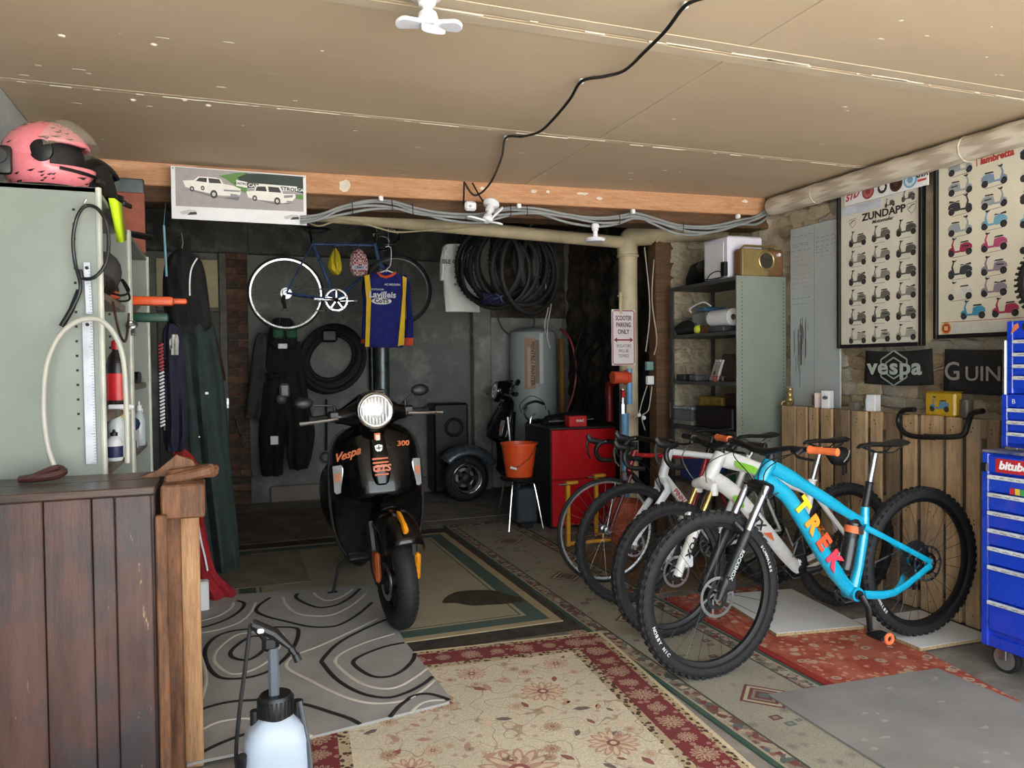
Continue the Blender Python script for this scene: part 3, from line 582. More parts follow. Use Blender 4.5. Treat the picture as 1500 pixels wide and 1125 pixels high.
m=M(); m.b2((XC-.012,yc-.036,zt-.085),(XC,yc-.004,zt-.045)); m.build('lock_cap',BLK,ct,bevel=.004)
m=M(); T2=FX((XC-.006,yc-.14,(zs[0]+zs[1])/2-.02)); 
for i,c in enumerate((0,1,2)): m.use(c).rect((.024*i,-.014),(.024*i+.022,.014),.0006,T2)
m.build('colour_sticker',[flat('c82828'),flat('d8b830'),flat('48a048')],ct,smooth=0)
m=M(); m.b2((XC+.0,YE,zt),(XC+.5,yc,zt+.012)); m.build('top_tray',mat('grubby_blue',(40,60,120),.5,col2=(120,120,124),scale=14),ct,bevel=.004)
for (x,y) in ((XC+.06,yc-.08),(XC+.44,yc-.08),(XC+.06,YE+.08),(XC+.44,YE+.08)):
    m=M(); m.ring_lathe([(.03,-.014),(.06,-.016),(.064,-.01),(.064,.01),(.06,.016),(.03,.014)],28,(x,y,.064),Matrix.Rotation(math.pi/2,3,'Y')); cs=m.build('caster_wheel',RUB,ct)
    m=M(); m.cyl((x-.017,y,.064),(x+.017,y,.064),.05,n=24); m.build('wheel_disc',ALU,cs); m=M(); m.b2((x-.03,y-.018,.06),(x-.022,y+.018,zb)); m.b2((x+.022,y-.018,.06),(x+.03,y+.018,zb)); m.b2((x-.03,y-.022,zb-.01),(x+.03,y+.022,zb)); m.build('caster_fork',STL,cs,bevel=.003)
# loose rags/tools on the tray, upper chests
m=M()
for k in range(9): a=random.uniform(0,3); y=yc-.06-.03*k; x=XC+.05+random.uniform(0,.05); m.cyl((x,y,zt+.02),(x+.06*math.cos(a),y+.06*math.sin(a),zt+.022),.006,n=6)
item(m,'loose_spanners',STL,'loose spanners lying on top of the blue roller chest','spanners',kind='stuff')
XU=3.33
def upper(name,label,z0,z1,xs,yy,strips,back=.36):
    t=thing(name,label,'tool chest',(xs+.18,yy-.3,z0)); m=M(); m.b2((xs+.015,yy-.6,z0),(xs+back,yy,z1)); m.build('body',BLUE,t,bevel=.005)
    for a in (yy-.03,yy-.6): m=M(); m.b2((xs,a,z0),(xs+.02,a+.03,z1)); m.build('corner_post',BLUE,t,bevel=.004)
    m=M(); m.b2((xs,yy-.57,strips[0]+.005),(xs+.02,yy-.03,z1)); m.build('fascia',BLUE,t,bevel=.003)
    for i,a in enumerate(strips):
        b=strips[i+1] if i+1<len(strips) else z0+.02
        m=M(); m.b2((xs-.004,yy-.565,b+.005),(xs+.018,yy-.035,a)); d=m.build('drawer',BLUE,t,bevel=.003); m=M(); m.b2((xs-.016,yy-.565,a-.016),(xs-.004,yy-.035,a)); m.build('handle_rail',LBL,d,bevel=.003)
        m=M(); scrib(m,.03,-.008,.2,FX((xs-.0166,yy-.035,a)),.007); m.build('handwritten_label',flat('5a3036'),d,smooth=0,normals=False)['kind']='stuff'
    return t
yu=onx(1474,560,XU).y; zz=lambda y:onx(1488,y,XU).z
ub=upper('middle_tool_chest','blue three drawer middle tool chest on the roller chest',zt+.014,zz(578),XU-.02,yu+.01,[zz(598),zz(616),zz(633)])
u2=upper('top_tool_chest','blue top tool chest with orange sticker below the knobbly tyre',zz(578)+.002,zz(470),XU,yu,[zz(498),zz(517),zz(534),zz(551)])
T=FX((XU-.0006,yu-.0,zz(480))); m=M(); m.poly([(.02,-.03),(.035,.012),(.055,.02),(.06,.0),(.045,-.012)],T,.0006); m.build('orange_sticker',flat('d87848'),u2,smooth=0); m=M(); m.rect((.075,-.012),(.26,.016),.0006,T); m.build('black_plate',flat('1c1c20'),u2,smooth=0); m=M(); addtext(m,'ROHM',.024,T@TT(.15,.002,.0012)); m.build('plate_lettering',flat('c8c8cc'),u2,smooth=0)
m=M(); addtext(m,'B',.03,FX((XU-.0206,yu-.05,zz(588)))); m.build('letter_sticker',flat('dcdce0'),ub,smooth=0)
m=M(); p=onx(1467,500,XU); m.rbox((XU+.03,yu+.016,(zz(508)+zz(570))/2),(.05,.02,.26),.006); item(m,'flat_bar',ALU,'pale flat metal bar hanging on the side of the top tool chest','bar')
m=M(); R=Matrix.Rotation(math.radians(88),3,'X')@Matrix.Rotation(.2,3,'Y'); zo=zz(470)
tt=thing('knobbly_tyre','small knobbly tyre standing on the top tool chest','tyre',(XU+.1,yu-.16,zo)); m.torus((XU+.12,yu-.14,zo+.175),.14,.03,Matrix.Rotation(math.pi/2,3,'Y'),36,10); m.build('tyre',RUB,tt)
m=M()
for k in range(40):
    a=2*math.pi*k/40
    for s in (-1,0,1): m.box((XU+.12+s*.018,yu-.14+.17*math.cos(a+s*.05),zo+.175+.17*math.sin(a+s*.05)),(.012,.014,.012),Matrix.Rotation(a,3,'X'))
m.build('tread_knobs',RUB,tt)['kind']='stuff'
# ================================================================ pipes, cables and lamps
t=NT('foil_lagging'); yv=t.xyz()[1]; wv=t.n('ShaderNodeTexWave',bands_direction='Y'); wv.inputs['Scale'].default_value=4.5; wv.inputs['Distortion'].default_value=5; wv.inputs['Detail'].default_value=2
t.fin(t.mix(t.maprange(wv.outputs[0],.2,.8,0,.85),lin((212,202,186)),lin((170,156,138))),.5); t.bump(wv.outputs[0],.35,.006); LAG=t.mat
m=M(); a=Vector((3.705,4.55,2.505)); pts=[]
for k in range(60): y=4.55-k*.085; pts.append((3.705,y,2.52))
m.tube(pts,[.064+.0035*(k%2) for k in range(60)],16); t=thing('lagged_pipe','fat pale lagged pipe running along the top of the stone wall','pipe',(3.705,2.,2.45)); m.build('lagging',LAG,t)
m=M()
for y in (4.1,3.0,1.9): m.torus((3.705,y,2.52),.066,.004,Matrix.Rotation(math.pi/2,3,'X'),20,6)
m.build('joint_rings',LAG,t)
ct=[(440,318),(470,314),(500,303),(540,294),(575,295),(610,305),(650,312),(700,314),(735,306),(762,304),(790,306),(830,314),(875,319),(910,316),(930,312),(960,320),(990,329),(1020,332),(1050,330),(1085,322),(1108,317),(1126,304),(1138,294)]
cb=thing('cable_bundle','bundle of grey conduits sagging along the bottom of the pine beam','cables',ony(700,314,4.6))
for k in range(4):
    m=M(); pts=[]
    for i,(x,y) in enumerate(ct):
        Y=4.86-.22*(x-440)/700-.03+.012*(k%2); sg=(0,4.5,9,13)[k]*(.35+.65*abs(math.sin(i*.7+k*.9)))
        pts.append(ony(x,y+sg,Y))
    m.tube(smoothpts(pts,4),.0085,8); m.build('conduit',mat('conduit_grey',(140,144,146),.45,var=.1),cb)
m=M()
for x,y in ((558,293),(760,304),(927,312),(1081,319)): p=ony(x,y-2,4.7-.2*(x-700)/700); m.rbox(p,(.026,.03,.03),.004)
m.build('cable_clips',WHT,cb); m=M()
for x,y in ((515,304),(573,300),(603,306),(746,308),(770,308),(905,320),(998,333)): m=M(); p=ony(x,y,4.72-.2*(x-700)/700); m.tube([p+Vector((0,-.02,.03)),p+Vector((0,-.03,0)),p+Vector((.004,-.02,-.04)),p+Vector((0,0,-.035))],.003,6); m.build('cable_tie',BLK,cb)
pass
m=M(); m.tube(smoothpts([ony(x,y,5.1) for x,y in ((440,318),(465,331),(490,325),(520,325),(555,334),(580,340),(620,338),(660,335),(705,332))],5),.006,6); item(m,'thin_cable',mat('pale_cable',(160,148,118),.6),'thin pale cable drooping below the grey conduits','cable')
# cream pipes
t=thing('waste_pipe','cream painted waste pipe crossing below the beam and dropping to the floor','pipe',ony(920,700,5.62)); t.location.z=0
X9=ony(920,450,5.62).x; zE=ony(920,352,5.62).z
m=M(); m.cyl((X9,5.62,0),(X9,5.62,zE),.078,n=20); m.build('stack',CREAM,t); a=ony(380,306,5.3); b=Vector((X9-.05,5.62,zE-.02)); m=M(); m.tube([a,b],.05,14); m.build('branch',CREAM,t)
m=M(); m.tube(smoothpts([(X9,5.62,zE-.12),(X9,5.62,zE-.02),(X9+.05,5.6,zE+.03),(X9+.16,5.5,zE+.035)],5),.085,18); m.build('elbow',CREAM,t); m=M(); m.cyl((X9+.1,5.53,zE+.035),(3.8,5.2,zE+.05),.075,n=18); m.build('wall_run',CREAM,t); m=M(); m.torus((X9,5.62,zE-.13),.08,.012,None,20,8); m.torus((X9+.17,5.5,zE+.035),.083,.012,Matrix.Rotation(math.pi/2,3,'Y'),20,8); m.build('collar',CREAM,t)
# black ceiling lead
cp=[(1035,-4),(1004,8),(975,45),(945,75),(915,103),(885,112),(852,119),(835,145),(810,175),(790,193),(765,200),(741,202),(735,230),(722,262),(708,280),(696,286),(688,280),(681,268)]
t=thing('black_lead','black flex looping across the ceiling between white clips','cable',onz(852,119,2.59)); m=M(); m.tube(smoothpts([onz(x,y,ZC-.018-(.03 if i in(2,3,7,8,9) else 0)) if y<265 else ony(x,y,4.62) for i,(x,y) in enumerate(cp)],5),.0065,8); m.build('flex',BLK,t); m=M()
for x,y in ((1004,8),(852,119),(741,202)): m.rbox(onz(x,y,ZC-.012),(.018,.018,.022),.004)
m.build('cable_clips',WHT,t)
m=M(); m.tube([ony(680,266,4.74),ony(679,300,4.72)],.006,6); m.tube([ony(692,268,4.74),ony(703,288,4.72),ony(710,298,4.7)],.006,6); m.build('drop_leads',BLK,t)
LED=mat('lamp_white',(238,240,250),.35,var=.03)
t=thing('junction_box','small white junction box under the pine beam','junction box',ony(689,309,4.72)); m=M(); m.rbox(ony(689,302,4.72),(.075,.04,.06),.012); m.build('box',WHT,t); p=ony(689,302,4.695); m=M(); m.cyl(p,p+Vector((0,-.006,0)),.008,n=10); m.build('screw',STL,t)
def leaflamp(label,top,ctr,leaves,base_r=.05):
    t=thing('leaf_lamp',label,'lamp',ctr); top=Vector(top); ctr=Vector(ctr); m=M(); R=rotm(top,ctr); m.lathe([(base_r,0),(base_r*1.05,.008),(base_r*.75,.02),(base_r*.5,.026)],24,top,R); m.build('ceiling_rose',WHT,t)
    L=(ctr-top).length; m=M(); m.lathe([(.02,.02),(.03,.03),(.028,L*.45),(.018,L*.5),(.016,L*.7),(.03,L*.8),(.034,L),(.02,L+.015)],20,top,R); m.build('lamp_stem',WHT,t)
    for (dx,dy,dz) in leaves:
        d=Vector((dx,dy,dz)); n=d.normalized(); side=n.cross(Vector((0,0,1)));
        if side.length<.1: side=Vector((1,0,0))
        side.normalize(); nn=side.cross(n); c=ctr+n*.02; ln=d.length; m=M(); out=[]
        for k in range(13): a=math.pi*k/12; out.append((ln*.72+math.sin(a)*ln*.28,-math.cos(a)*.038))
        out=[(0,-.026)]+out+[(0,.026)]
        m.prism(out,Fr(c-nn*.006,n,side),.012); m.build('led_leaf',LED,t,bevel=.003)
    return t
c1=onz(627,30,2.50); leaflamp('white three leaf lamp fixed to the plasterboard ceiling',(c1.x-.0,c1.y+.02,ZC),(c1.x,c1.y,2.50),[(-.085,.0,-.005),(.085,-.03,-.005),(.0,-.075,-.05)],.055)
c2=ony(714,322,4.62); leaflamp('white three leaf lamp hanging under the grey conduits','' or ony(720,298,4.68),c2,[(-.12,0,.02),(.08,0,.08),(.06,-.06,-.02)],.05)
p=ony(872,352,4.66); t=thing('mushroom_lamp','white flat disc lamp hanging under the conduits','lamp',p); m=M(); m.lathe([(.005,-.012),(.06,-.01),(.07,.0),(.066,.012),(.03,.018),(.018,.022)],28,p); m.build('disc_shade',LED,t); m=M(); m.lathe([(.018,.02),(.016,.06),(.022,.066),(.022,.08),(.028,.084),(.028,.1),(.018,.112)],20,p); m.build('lamp_stem',WHT,t)
# ================================================================ rugs, mat and boards on the floor
def slab(m,pts,z0,z1):
    n=len(pts); return m.add([(x,y,z0) for x,y in pts]+[(x,y,z1) for x,y in pts],[tuple(reversed(range(n))),tuple(range(n,2*n))]+[(i,(i+1)%n,n+(i+1)%n,n+i) for i in range(n)])
def rugmat(name,W,L,bands,field,fuzz=.25,extra=None):
    """bands: (distance from edge, colour) stepping inwards; field: function(node tree)->colour socket"""
    t=NT(name); x,y,z=t.xyz(); e=t.math('MINIMUM',t.math('MINIMUM',x,t.math('SUBTRACT',W,x)),t.math('MINIMUM',y,t.math('SUBTRACT',L,y)))
    r=t.n('ShaderNodeValToRGB'); r.color_ramp.interpolation='CONSTANT'; t.put(r.inputs[0],t.math('MULTIPLY',e,2.)); el=r.color_ramp.elements
    while len(el)<len(bands): el.new(.5)
    d=0
    for q,(wd,c) in zip(el,bands): q.position=d*2; q.color=lin(c); d+=wd
    col=r.outputs[0]
    if extra: col=extra(t,col,e)
    col=t.mix(t.math('GREATER_THAN',e,d),col,field(t,e,d))
    col=t.mix(t.maprange(t.noise(2.5,4),.45,.7,0,fuzz),col,lin((112,104,94))); col=t.mix(t.maprange(t.noise(160,2),.3,.7,0,.35),col,lin((60,54,46)))
    t.fin(col,.95,0,.1); t.bump(t.noise(220,2),.5,.004); return t.mat
def rug(name,label,x0,y0,W,L,z,th,ma,rz=0.,cat='rug'):
    m=M(); m.rbox((W/2,L/2,th/2),(W,L,th),min(.004,th*.4)); o=m.build(name,ma,origin=(0,0,0),label=label,cat=cat); o.location=(x0,y0,z); o.rotation_euler=(0,0,rz); return o
def petals(m,c,r,n,w,mi,ph=0.,fat=.5):
    m.use(mi)
    for k in range(n):
        a=2*math.pi*k/n+ph; ca,sa=math.cos(a),math.sin(a); q=[(.25,0),(.55,-fat*.5),(.85,-fat*.42),(1.,0),(.85,fat*.42),(.55,fat*.5)]
        s=5.2*r/n; m.poly([(c[0]+r*u*ca-s*v*sa,c[1]+r*u*sa+s*v*ca) for u,v in q],None,w)
def rosette(m,c,r,w=0.,cols=(0,1,2)):
    petals(m,c,r,14,w,cols[0],0.,.75); petals(m,c,r*.88,14,w+.0002,cols[1],0.,.52); petals(m,c,r*.6,8,w+.0004,cols[0],.2); m.use(cols[2]).disc((c[0],c[1]),r*.26,w+.0006,None,10); m.use(cols[1]).disc((c[0],c[1]),r*.13,w+.0008,None,8)
# brown under-carpet, long runner, green bordered rug
m=M(); rug('brown_rug','dark brown rug showing as a strip round the green bordered rug',-.1,3.66,1.86,2.75,0,.005,mat('dark_brown_pile',(66,56,48),.95,var=.4,scale=12,bump=.4,bs=200))
RW,RL=.64,5.3
def ex(t,col,e):
    b=t.math('MULTIPLY',t.math('GREATER_THAN',e,.035),t.math('LESS_THAN',e,.095)); ck=t.n('ShaderNodeTexVoronoi'); t.put(ck.inputs[0],t.co); ck.inputs['Scale'].default_value=38
    return t.mix(b,col,t.ramp(ck.outputs['Color'],(0.,(70,60,56)),(.45,(186,176,156)),(.6,(124,60,56)),(.8,(90,104,100))))
def fld(t,e,d): return t.mix(t.maprange(t.vor(9),.05,.25),lin((124,120,110)),lin((158,154,140)))
run=rug('runner_carpet','long grey green runner with geometric diamonds and green edge under the bikes',1.755,1.2,RW,RL,0,.008,rugmat('runner_weave',RW,RL,[(.022,(58,88,78)),(.012,(170,160,140)),(.06,(130,110,96)),(.012,(70,76,68))],fld,.35,ex))
m=M(); r=random.Random(3)
for yy in (.55,1.42,2.5,3.4,4.5):
    for k,(s,ci) in enumerate(((.13,0),(.112,1),(.09,0),(.07,3),(.052,0),(.03,2))):
        m.use(ci); m.poly([(.33+s*.95,yy),(.33,yy+s),(.33-s*.95,yy),(.33,yy-s)],None,.0003*k)
for k in range(70):
    x=.15+r.random()*.36; y=r.random()*RL; s=r.uniform(.012,.024)
    if min(abs(y-q) for q in (.55,1.42,2.5,3.4,4.5))<.16: continue
    m.use(r.choice((1,2,2,0))); m.rect((x-s,y-s*.8),(x+s,y+s*.8),0); m.use(3); m.rect((x-s*.5,y-s*.4),(x+s*.5,y+s*.4),.0004)
o=m.build('woven_diamonds',[flat('6a3a3c',.95),flat('a8a288',.95),flat('56665f',.95),flat('7f7a6a',.95)],run,world=False,smooth=0,normals=False); o.location=(0,0,.0085); o['kind']='stuff'
GW,GL=1.7,2.42
def fg(t,e,d):
    w=t.n('ShaderNodeTexWave',bands_direction='DIAGONAL'); w.inputs['Scale'].default_value=40; w.inputs['Distortion'].default_value=.5; t.put(w.inputs[0],t.co); return t.mix(w.outputs[0],lin((150,142,120)),lin((178,170,148)))
gr=rug('sisal_rug','flat sisal rug with dark green border under the black scooter',0.0,3.8,GW,GL,.005,.006,rugmat('sisal_weave',GW,GL,[(.055,(176,162,132)),(.10,(78,100,94)),(.022,(172,162,136)),(.012,(96,102,90))],fg,.3))
m=M(); pts=[]
for x,y in ((648,886),(655,876),(672,869),(700,867),(727,868),(752,876),(770,882),(745,887),(712,889),(690,890),(668,886)): p=onz(x,y); pts.append((p.x-0.0,p.y-3.8))
m.poly(smoothpts([(a,b,0) for a,b in pts],3,True)); o=m.build('oil_stain',mat('oil_soaked_sisal',(62,54,42),.7,var=.2),gr,world=False,smooth=0); o.location=(0,0,.0065)
# beige floral rug
BW,BL=1.56,2.3
def fb(t,e,d):
    ln=t.math('LESS_THAN',t.math('ABSOLUTE',t.math('SUBTRACT',t.noise(6,1),.5)),.006); c=t.mix(t.noise(3,3),lin((222,212,190)),lin((206,195,172)))
    sp=t.math('LESS_THAN',t.vor(15),.2); c=t.mix(t.math('MULTIPLY',sp,.6),c,lin((182,140,122))); return t.mix(t.math('MULTIPLY',ln,.6),c,lin((150,124,100)))
def exb(t,col,e):
    b=t.math('MULTIPLY',t.math('GREATER_THAN',e,.05),t.math('LESS_THAN',e,.19)); v=t.vor(24); f=t.math('LESS_THAN',v,.3); col=t.mix(t.math('MULTIPLY',b,f),col,lin((168,130,114)))
    g=t.math('ADD',t.math('MULTIPLY',t.math('GREATER_THAN',e,.19),t.math('LESS_THAN',e,.235)),t.math('MULTIPLY',t.math('GREATER_THAN',e,.022),t.math('LESS_THAN',e,.05))); return t.mix(t.math('MULTIPLY',g,t.math('LESS_THAN',t.vor(42),.42)),col,lin((84,60,50)))
bg=rug('floral_rug','cream floral rug with deep red border in the doorway',0,0,BW,BL,.008,.01,rugmat('floral_weave',BW,BL,[(.022,(214,200,168)),(.028,(190,170,136)),(.14,(126,56,62)),(.045,(190,172,142))],fb,.12,exb),math.radians(-5))
c=Matrix.Rotation(math.radians(-5),3,'Z')@Vector((BW,BL,0)); bg.location=(1.80-c.x,3.56-c.y,.008)
m=M(); r=random.Random(5)
for k in range(18):
    y=.12+k*.128
    for x in (.12,BW-.12): rosette(m,(x,y),.055 if k%2 else .04,0,(3,0,1))
for k in range(11):
    x=.12+.132*(k+.5)
    for y in (.12,BL-.12): rosette(m,(x,y),.05 if k%2 else .036,0,(3,0,1))
for (x,y,s) in ((.78,1.1,.15),(.55,1.72,.105),(1.05,1.68,.1),(.42,1.2,.09),(1.16,1.18,.1),(.78,.45,.15),(.4,.7,.1),(1.15,.7,.1),(.8,1.95,.07),(.35,1.95,.06),(1.2,1.95,.06)): rosette(m,(x,y),s,0,(1,2,0))
for k in range(46):
    rosette(m,(.28+r.random()*(BW-.56),.28+r.random()*(BL-.56)),r.uniform(.02,.04),0,r.choice(((3,1,0),(1,2,0),(3,2,1))))
for k in range(110):
    x=.28+r.random()*(BW-.56); y=.28+r.random()*(BL-.56); a=r.random()*6.3; s=r.uniform(.018,.04); ca,sa=math.cos(a),math.sin(a); m.use(r.choice((0,1,1,2,4)))
    m.poly([(x+s*(u*ca-v*sa),y+s*(u*sa+v*ca)) for u,v in ((-1,0),(-.3,.45),(.5,.35),(1,0),(.4,-.3),(-.3,-.4))],None,.0001); 
    m.use(3).strip([(x+.05*math.cos(a+i*.5)*i/4,y+.05*math.sin(a+i*.5)*i/4) for i in range(6)],.003,0)
o=m.build('woven_flowers',[flat('8a5450',.95),flat('b08a78',.95),flat('cdb79c',.95),flat('ae987e',.95),flat('6c605a',.95)],bg,world=False,smooth=0,normals=False); o.location=(0,0,.0104); o['kind']='stuff'
# red rug, grey mat, boards
def tmr():
    t=NT('red_floral_weave'); nz=t.n('ShaderNodeVectorMath',operation='MULTIPLY_ADD'); t.put(nz.inputs[0],t.noise(9,2,out=1)); nz.inputs[1].default_value=(.05,.05,.05); t.put(nz.inputs[2],t.co); v=t.vor(12,vec=nz.outputs[0]); v2=t.vor(22,vec=nz.outputs[0]); n=t.noise(7,3)
    c=t.mix(t.maprange(n,.4,.6),lin((158,74,60)),lin((180,104,84))); c=t.mix(t.math('MULTIPLY',t.math('LESS_THAN',v,.3),.75),c,lin((196,176,152))); c=t.mix(t.math('MULTIPLY',t.math('LESS_THAN',v,.15),.8),c,lin((118,104,104))); c=t.mix(t.math('MULTIPLY',t.math('LESS_THAN',v2,.3),t.math('GREATER_THAN',v,.36)),c,lin((196,142,116)))
    x,y,z=t.xyz(); c=t.mix(t.math('LESS_THAN',x,.05),c,lin((150,52,48))); c=t.mix(t.maprange(t.noise(120,2),.3,.7,0,.3),c,lin((90,60,50))); t.fin(c,.95,0,.1); t.bump(t.noise(200,2),.5,.004); return t.mat
m=M(); slab(m,[(2.40,2.2),(3.02,2.2),(3.12,2.72),(3.1,3.95),(2.42,3.95)],0,.007); o=m.build('red_rug',tmr(),origin=(2.4,2.2,0),label='worn red floral rug beside the white boards and tool chest',cat='rug')
m=M(); slab(m,[(2.06,.9),(2.98,.9),(2.985,2.555),(2.10,2.615)],.0095,.016); o=m.build('grey_mat',mat('grey_mat_pile',(132,131,128),.95,var=.15,scale=3,bump=.3,bs=150),label='plain worn grey floor mat overlapping the runner and red rug',cat='mat')
m=M(); r=random.Random(9)
for k in range(26):
    x=r.uniform(2.1,2.94); y=r.uniform(1.6,2.5); m.poly([(x+r.uniform(.004,.03)*math.cos(a),y+r.uniform(.003,.016)*math.sin(a)) for a in [i*.9 for i in range(7)]],None,.0164)
m.build('worn_patches',mat('worn_pale',(156,154,148),.95),o,smooth=0,normals=False)['kind']='stuff'
LAM=mat('white_laminate',(224,226,226),.35,var=.06,scale=4); CHIP=mat('chipboard_edge',(176,150,112),.9,var=.3,scale=80)
def board(label,x0,y0,W,L,rz):
    t=thing('white_board',label,'board',(x0,y0,.008),rz,'white boards under the bikes'); m=M(); m.b2((0,0,0),(W,L,.016)); m.build('chipboard_core',CHIP,t,world=False); m=M(); m.b2((-.0005,-.0005,.016),(W+.0005,L+.0005,.0175)); m.build('white_face',LAM,t,world=False)
board('white chipboard panel lying under the teal bike pedals',2.6,3.17,.5,.68,math.radians(-9)); board('white chipboard panel under the teal bike rear wheel',3.1,2.75,.46,.44,math.radians(-2))
# swirl rug with raised lines
SW=mat('swirl_grey_pile',(158,156,154),.95,var=.12,scale=5,bump=.5,bs=250); sw=thing('swirl_rug','grey rug with raised black and white swirls by the old bench','rug',(.15,4.0,.0185))
m=M(); slab(m,[(-.55,2.80)]+[tuple(onz(x,y,.029)[:2]) for x,y in ((290,1115),(430,1085),(645,1031),(658,1027),(659,1020),(592,938),(546,856),(350,870))]+[(-.55,5.02)],.0185,.029); m.build('pile',SW,sw)
c7=lambda p:onz(280+p[0]/2.419,740+p[1]/2.419,.031)
blk=[[(20,435),(60,428),(130,402),(175,372),(188,348),(165,338)],[(598,296),(560,330),(510,355),(450,362),(400,345),(372,327),(376,314)],[(278,328),(240,355),(232,376),(270,395),(330,410),(420,430),(500,430),(550,412),(600,380),(640,345)],
[(190,440),(300,432),(370,435),(380,455),(365,500),(330,545),(270,590),(190,612),(110,612),(70,585),(50,540),(55,500),(90,465),(140,447),0],[(150,540),(140,520),(170,490),(215,465),(260,468),(270,490),(245,525),(200,548),0],
[(690,405),(600,445),(520,490),(467,545),(470,565),(520,620),(600,665),(690,682),(760,665),(820,635),(855,608)],[(755,487),(690,500),(620,525),(577,550),(585,572),(640,605),(700,607),(750,585),(785,550),(793,525)],[(0,740),(60,715),(150,695),(280,690),(400,705),(500,735),(560,755),(598,775)],[(20,885),(100,845),(180,815),(240,800)],[(705,750),(740,710),(790,675),(840,668),(890,680),(914,690)]]
wht=[[(10,415),(90,395),(140,365),(150,345)],[(20,455),(100,440),(170,415),(210,380),(228,345)],[(325,325),(335,350),(370,380),(430,392),(500,388),(560,360),(600,330),(618,312)],[(435,310),(450,325),(480,337),(520,330),(555,310),(570,298)],[(245,450),(310,450),(325,470),(300,520),(260,560),(200,590),(140,597),(95,570),(80,545),(95,510),(150,465),(200,452),0],
[(660,402),(560,450),(450,500),(370,530),(340,555),(345,580),(420,620),(500,660),(580,690),(660,702),(760,690),(820,655),(862,620)],[(720,455),(620,485),(540,520),(510,550),(530,580),(600,630),(680,650),(740,640),(800,605),(835,578)],[(-20,480),(30,530),(50,590),(50,640),(30,700)],[(20,805),(90,770),(180,755),(240,762)],[(380,798),(425,818)],[(778,735),(810,705),(850,692),(897,690)]]
for L,ma,wd in ((blk,mat('swirl_black',(30,30,31),.95,var=.3),.021),(wht,mat('swirl_white',(206,200,190),.95,var=.1),.018)):
    for c in L:
        cl=c[-1]==0; P=smoothpts([c7(p) for p in (c[:-1] if cl else c)],5,cl); m=M(); m.tube(P,wd/2,6,cl,sq=(1,.25)); m.build('swirl_line',ma,sw)
# carpets and sheets deeper in the garage
rug('brown_carpet','brown carpet offcut in the dark behind the black scooter',-.15,6.45,1.5,1.4,.0,.005,mat('brown_carpet',(112,98,84),.95,var=.35,scale=4,bump=.4,bs=180)); rug('tan_carpet','tan carpet offcut beside the hanging green overalls',-.1,5.12,.6,.9,.0112,.005,mat('tan_carpet',(134,124,104),.95,var=.25,scale=5,bump=.4,bs=180))
rug('cardboard_sheet','brown cardboard sheet on the floor under the road bikes',2.42,4.05,.85,1.1,0,.004,mat('brown_cardboard',(128,96,66),.85,var=.25,scale=4),.05,'cardboard')
rug('grey_carpet','dusty grey carpet in front of the back wall by the small scooter',1.42,6.75,1.2,1.5,.0,.005,mat('dust_grey_carpet',(140,134,126),.95,var=.3,scale=5,bump=.4,bs=180))
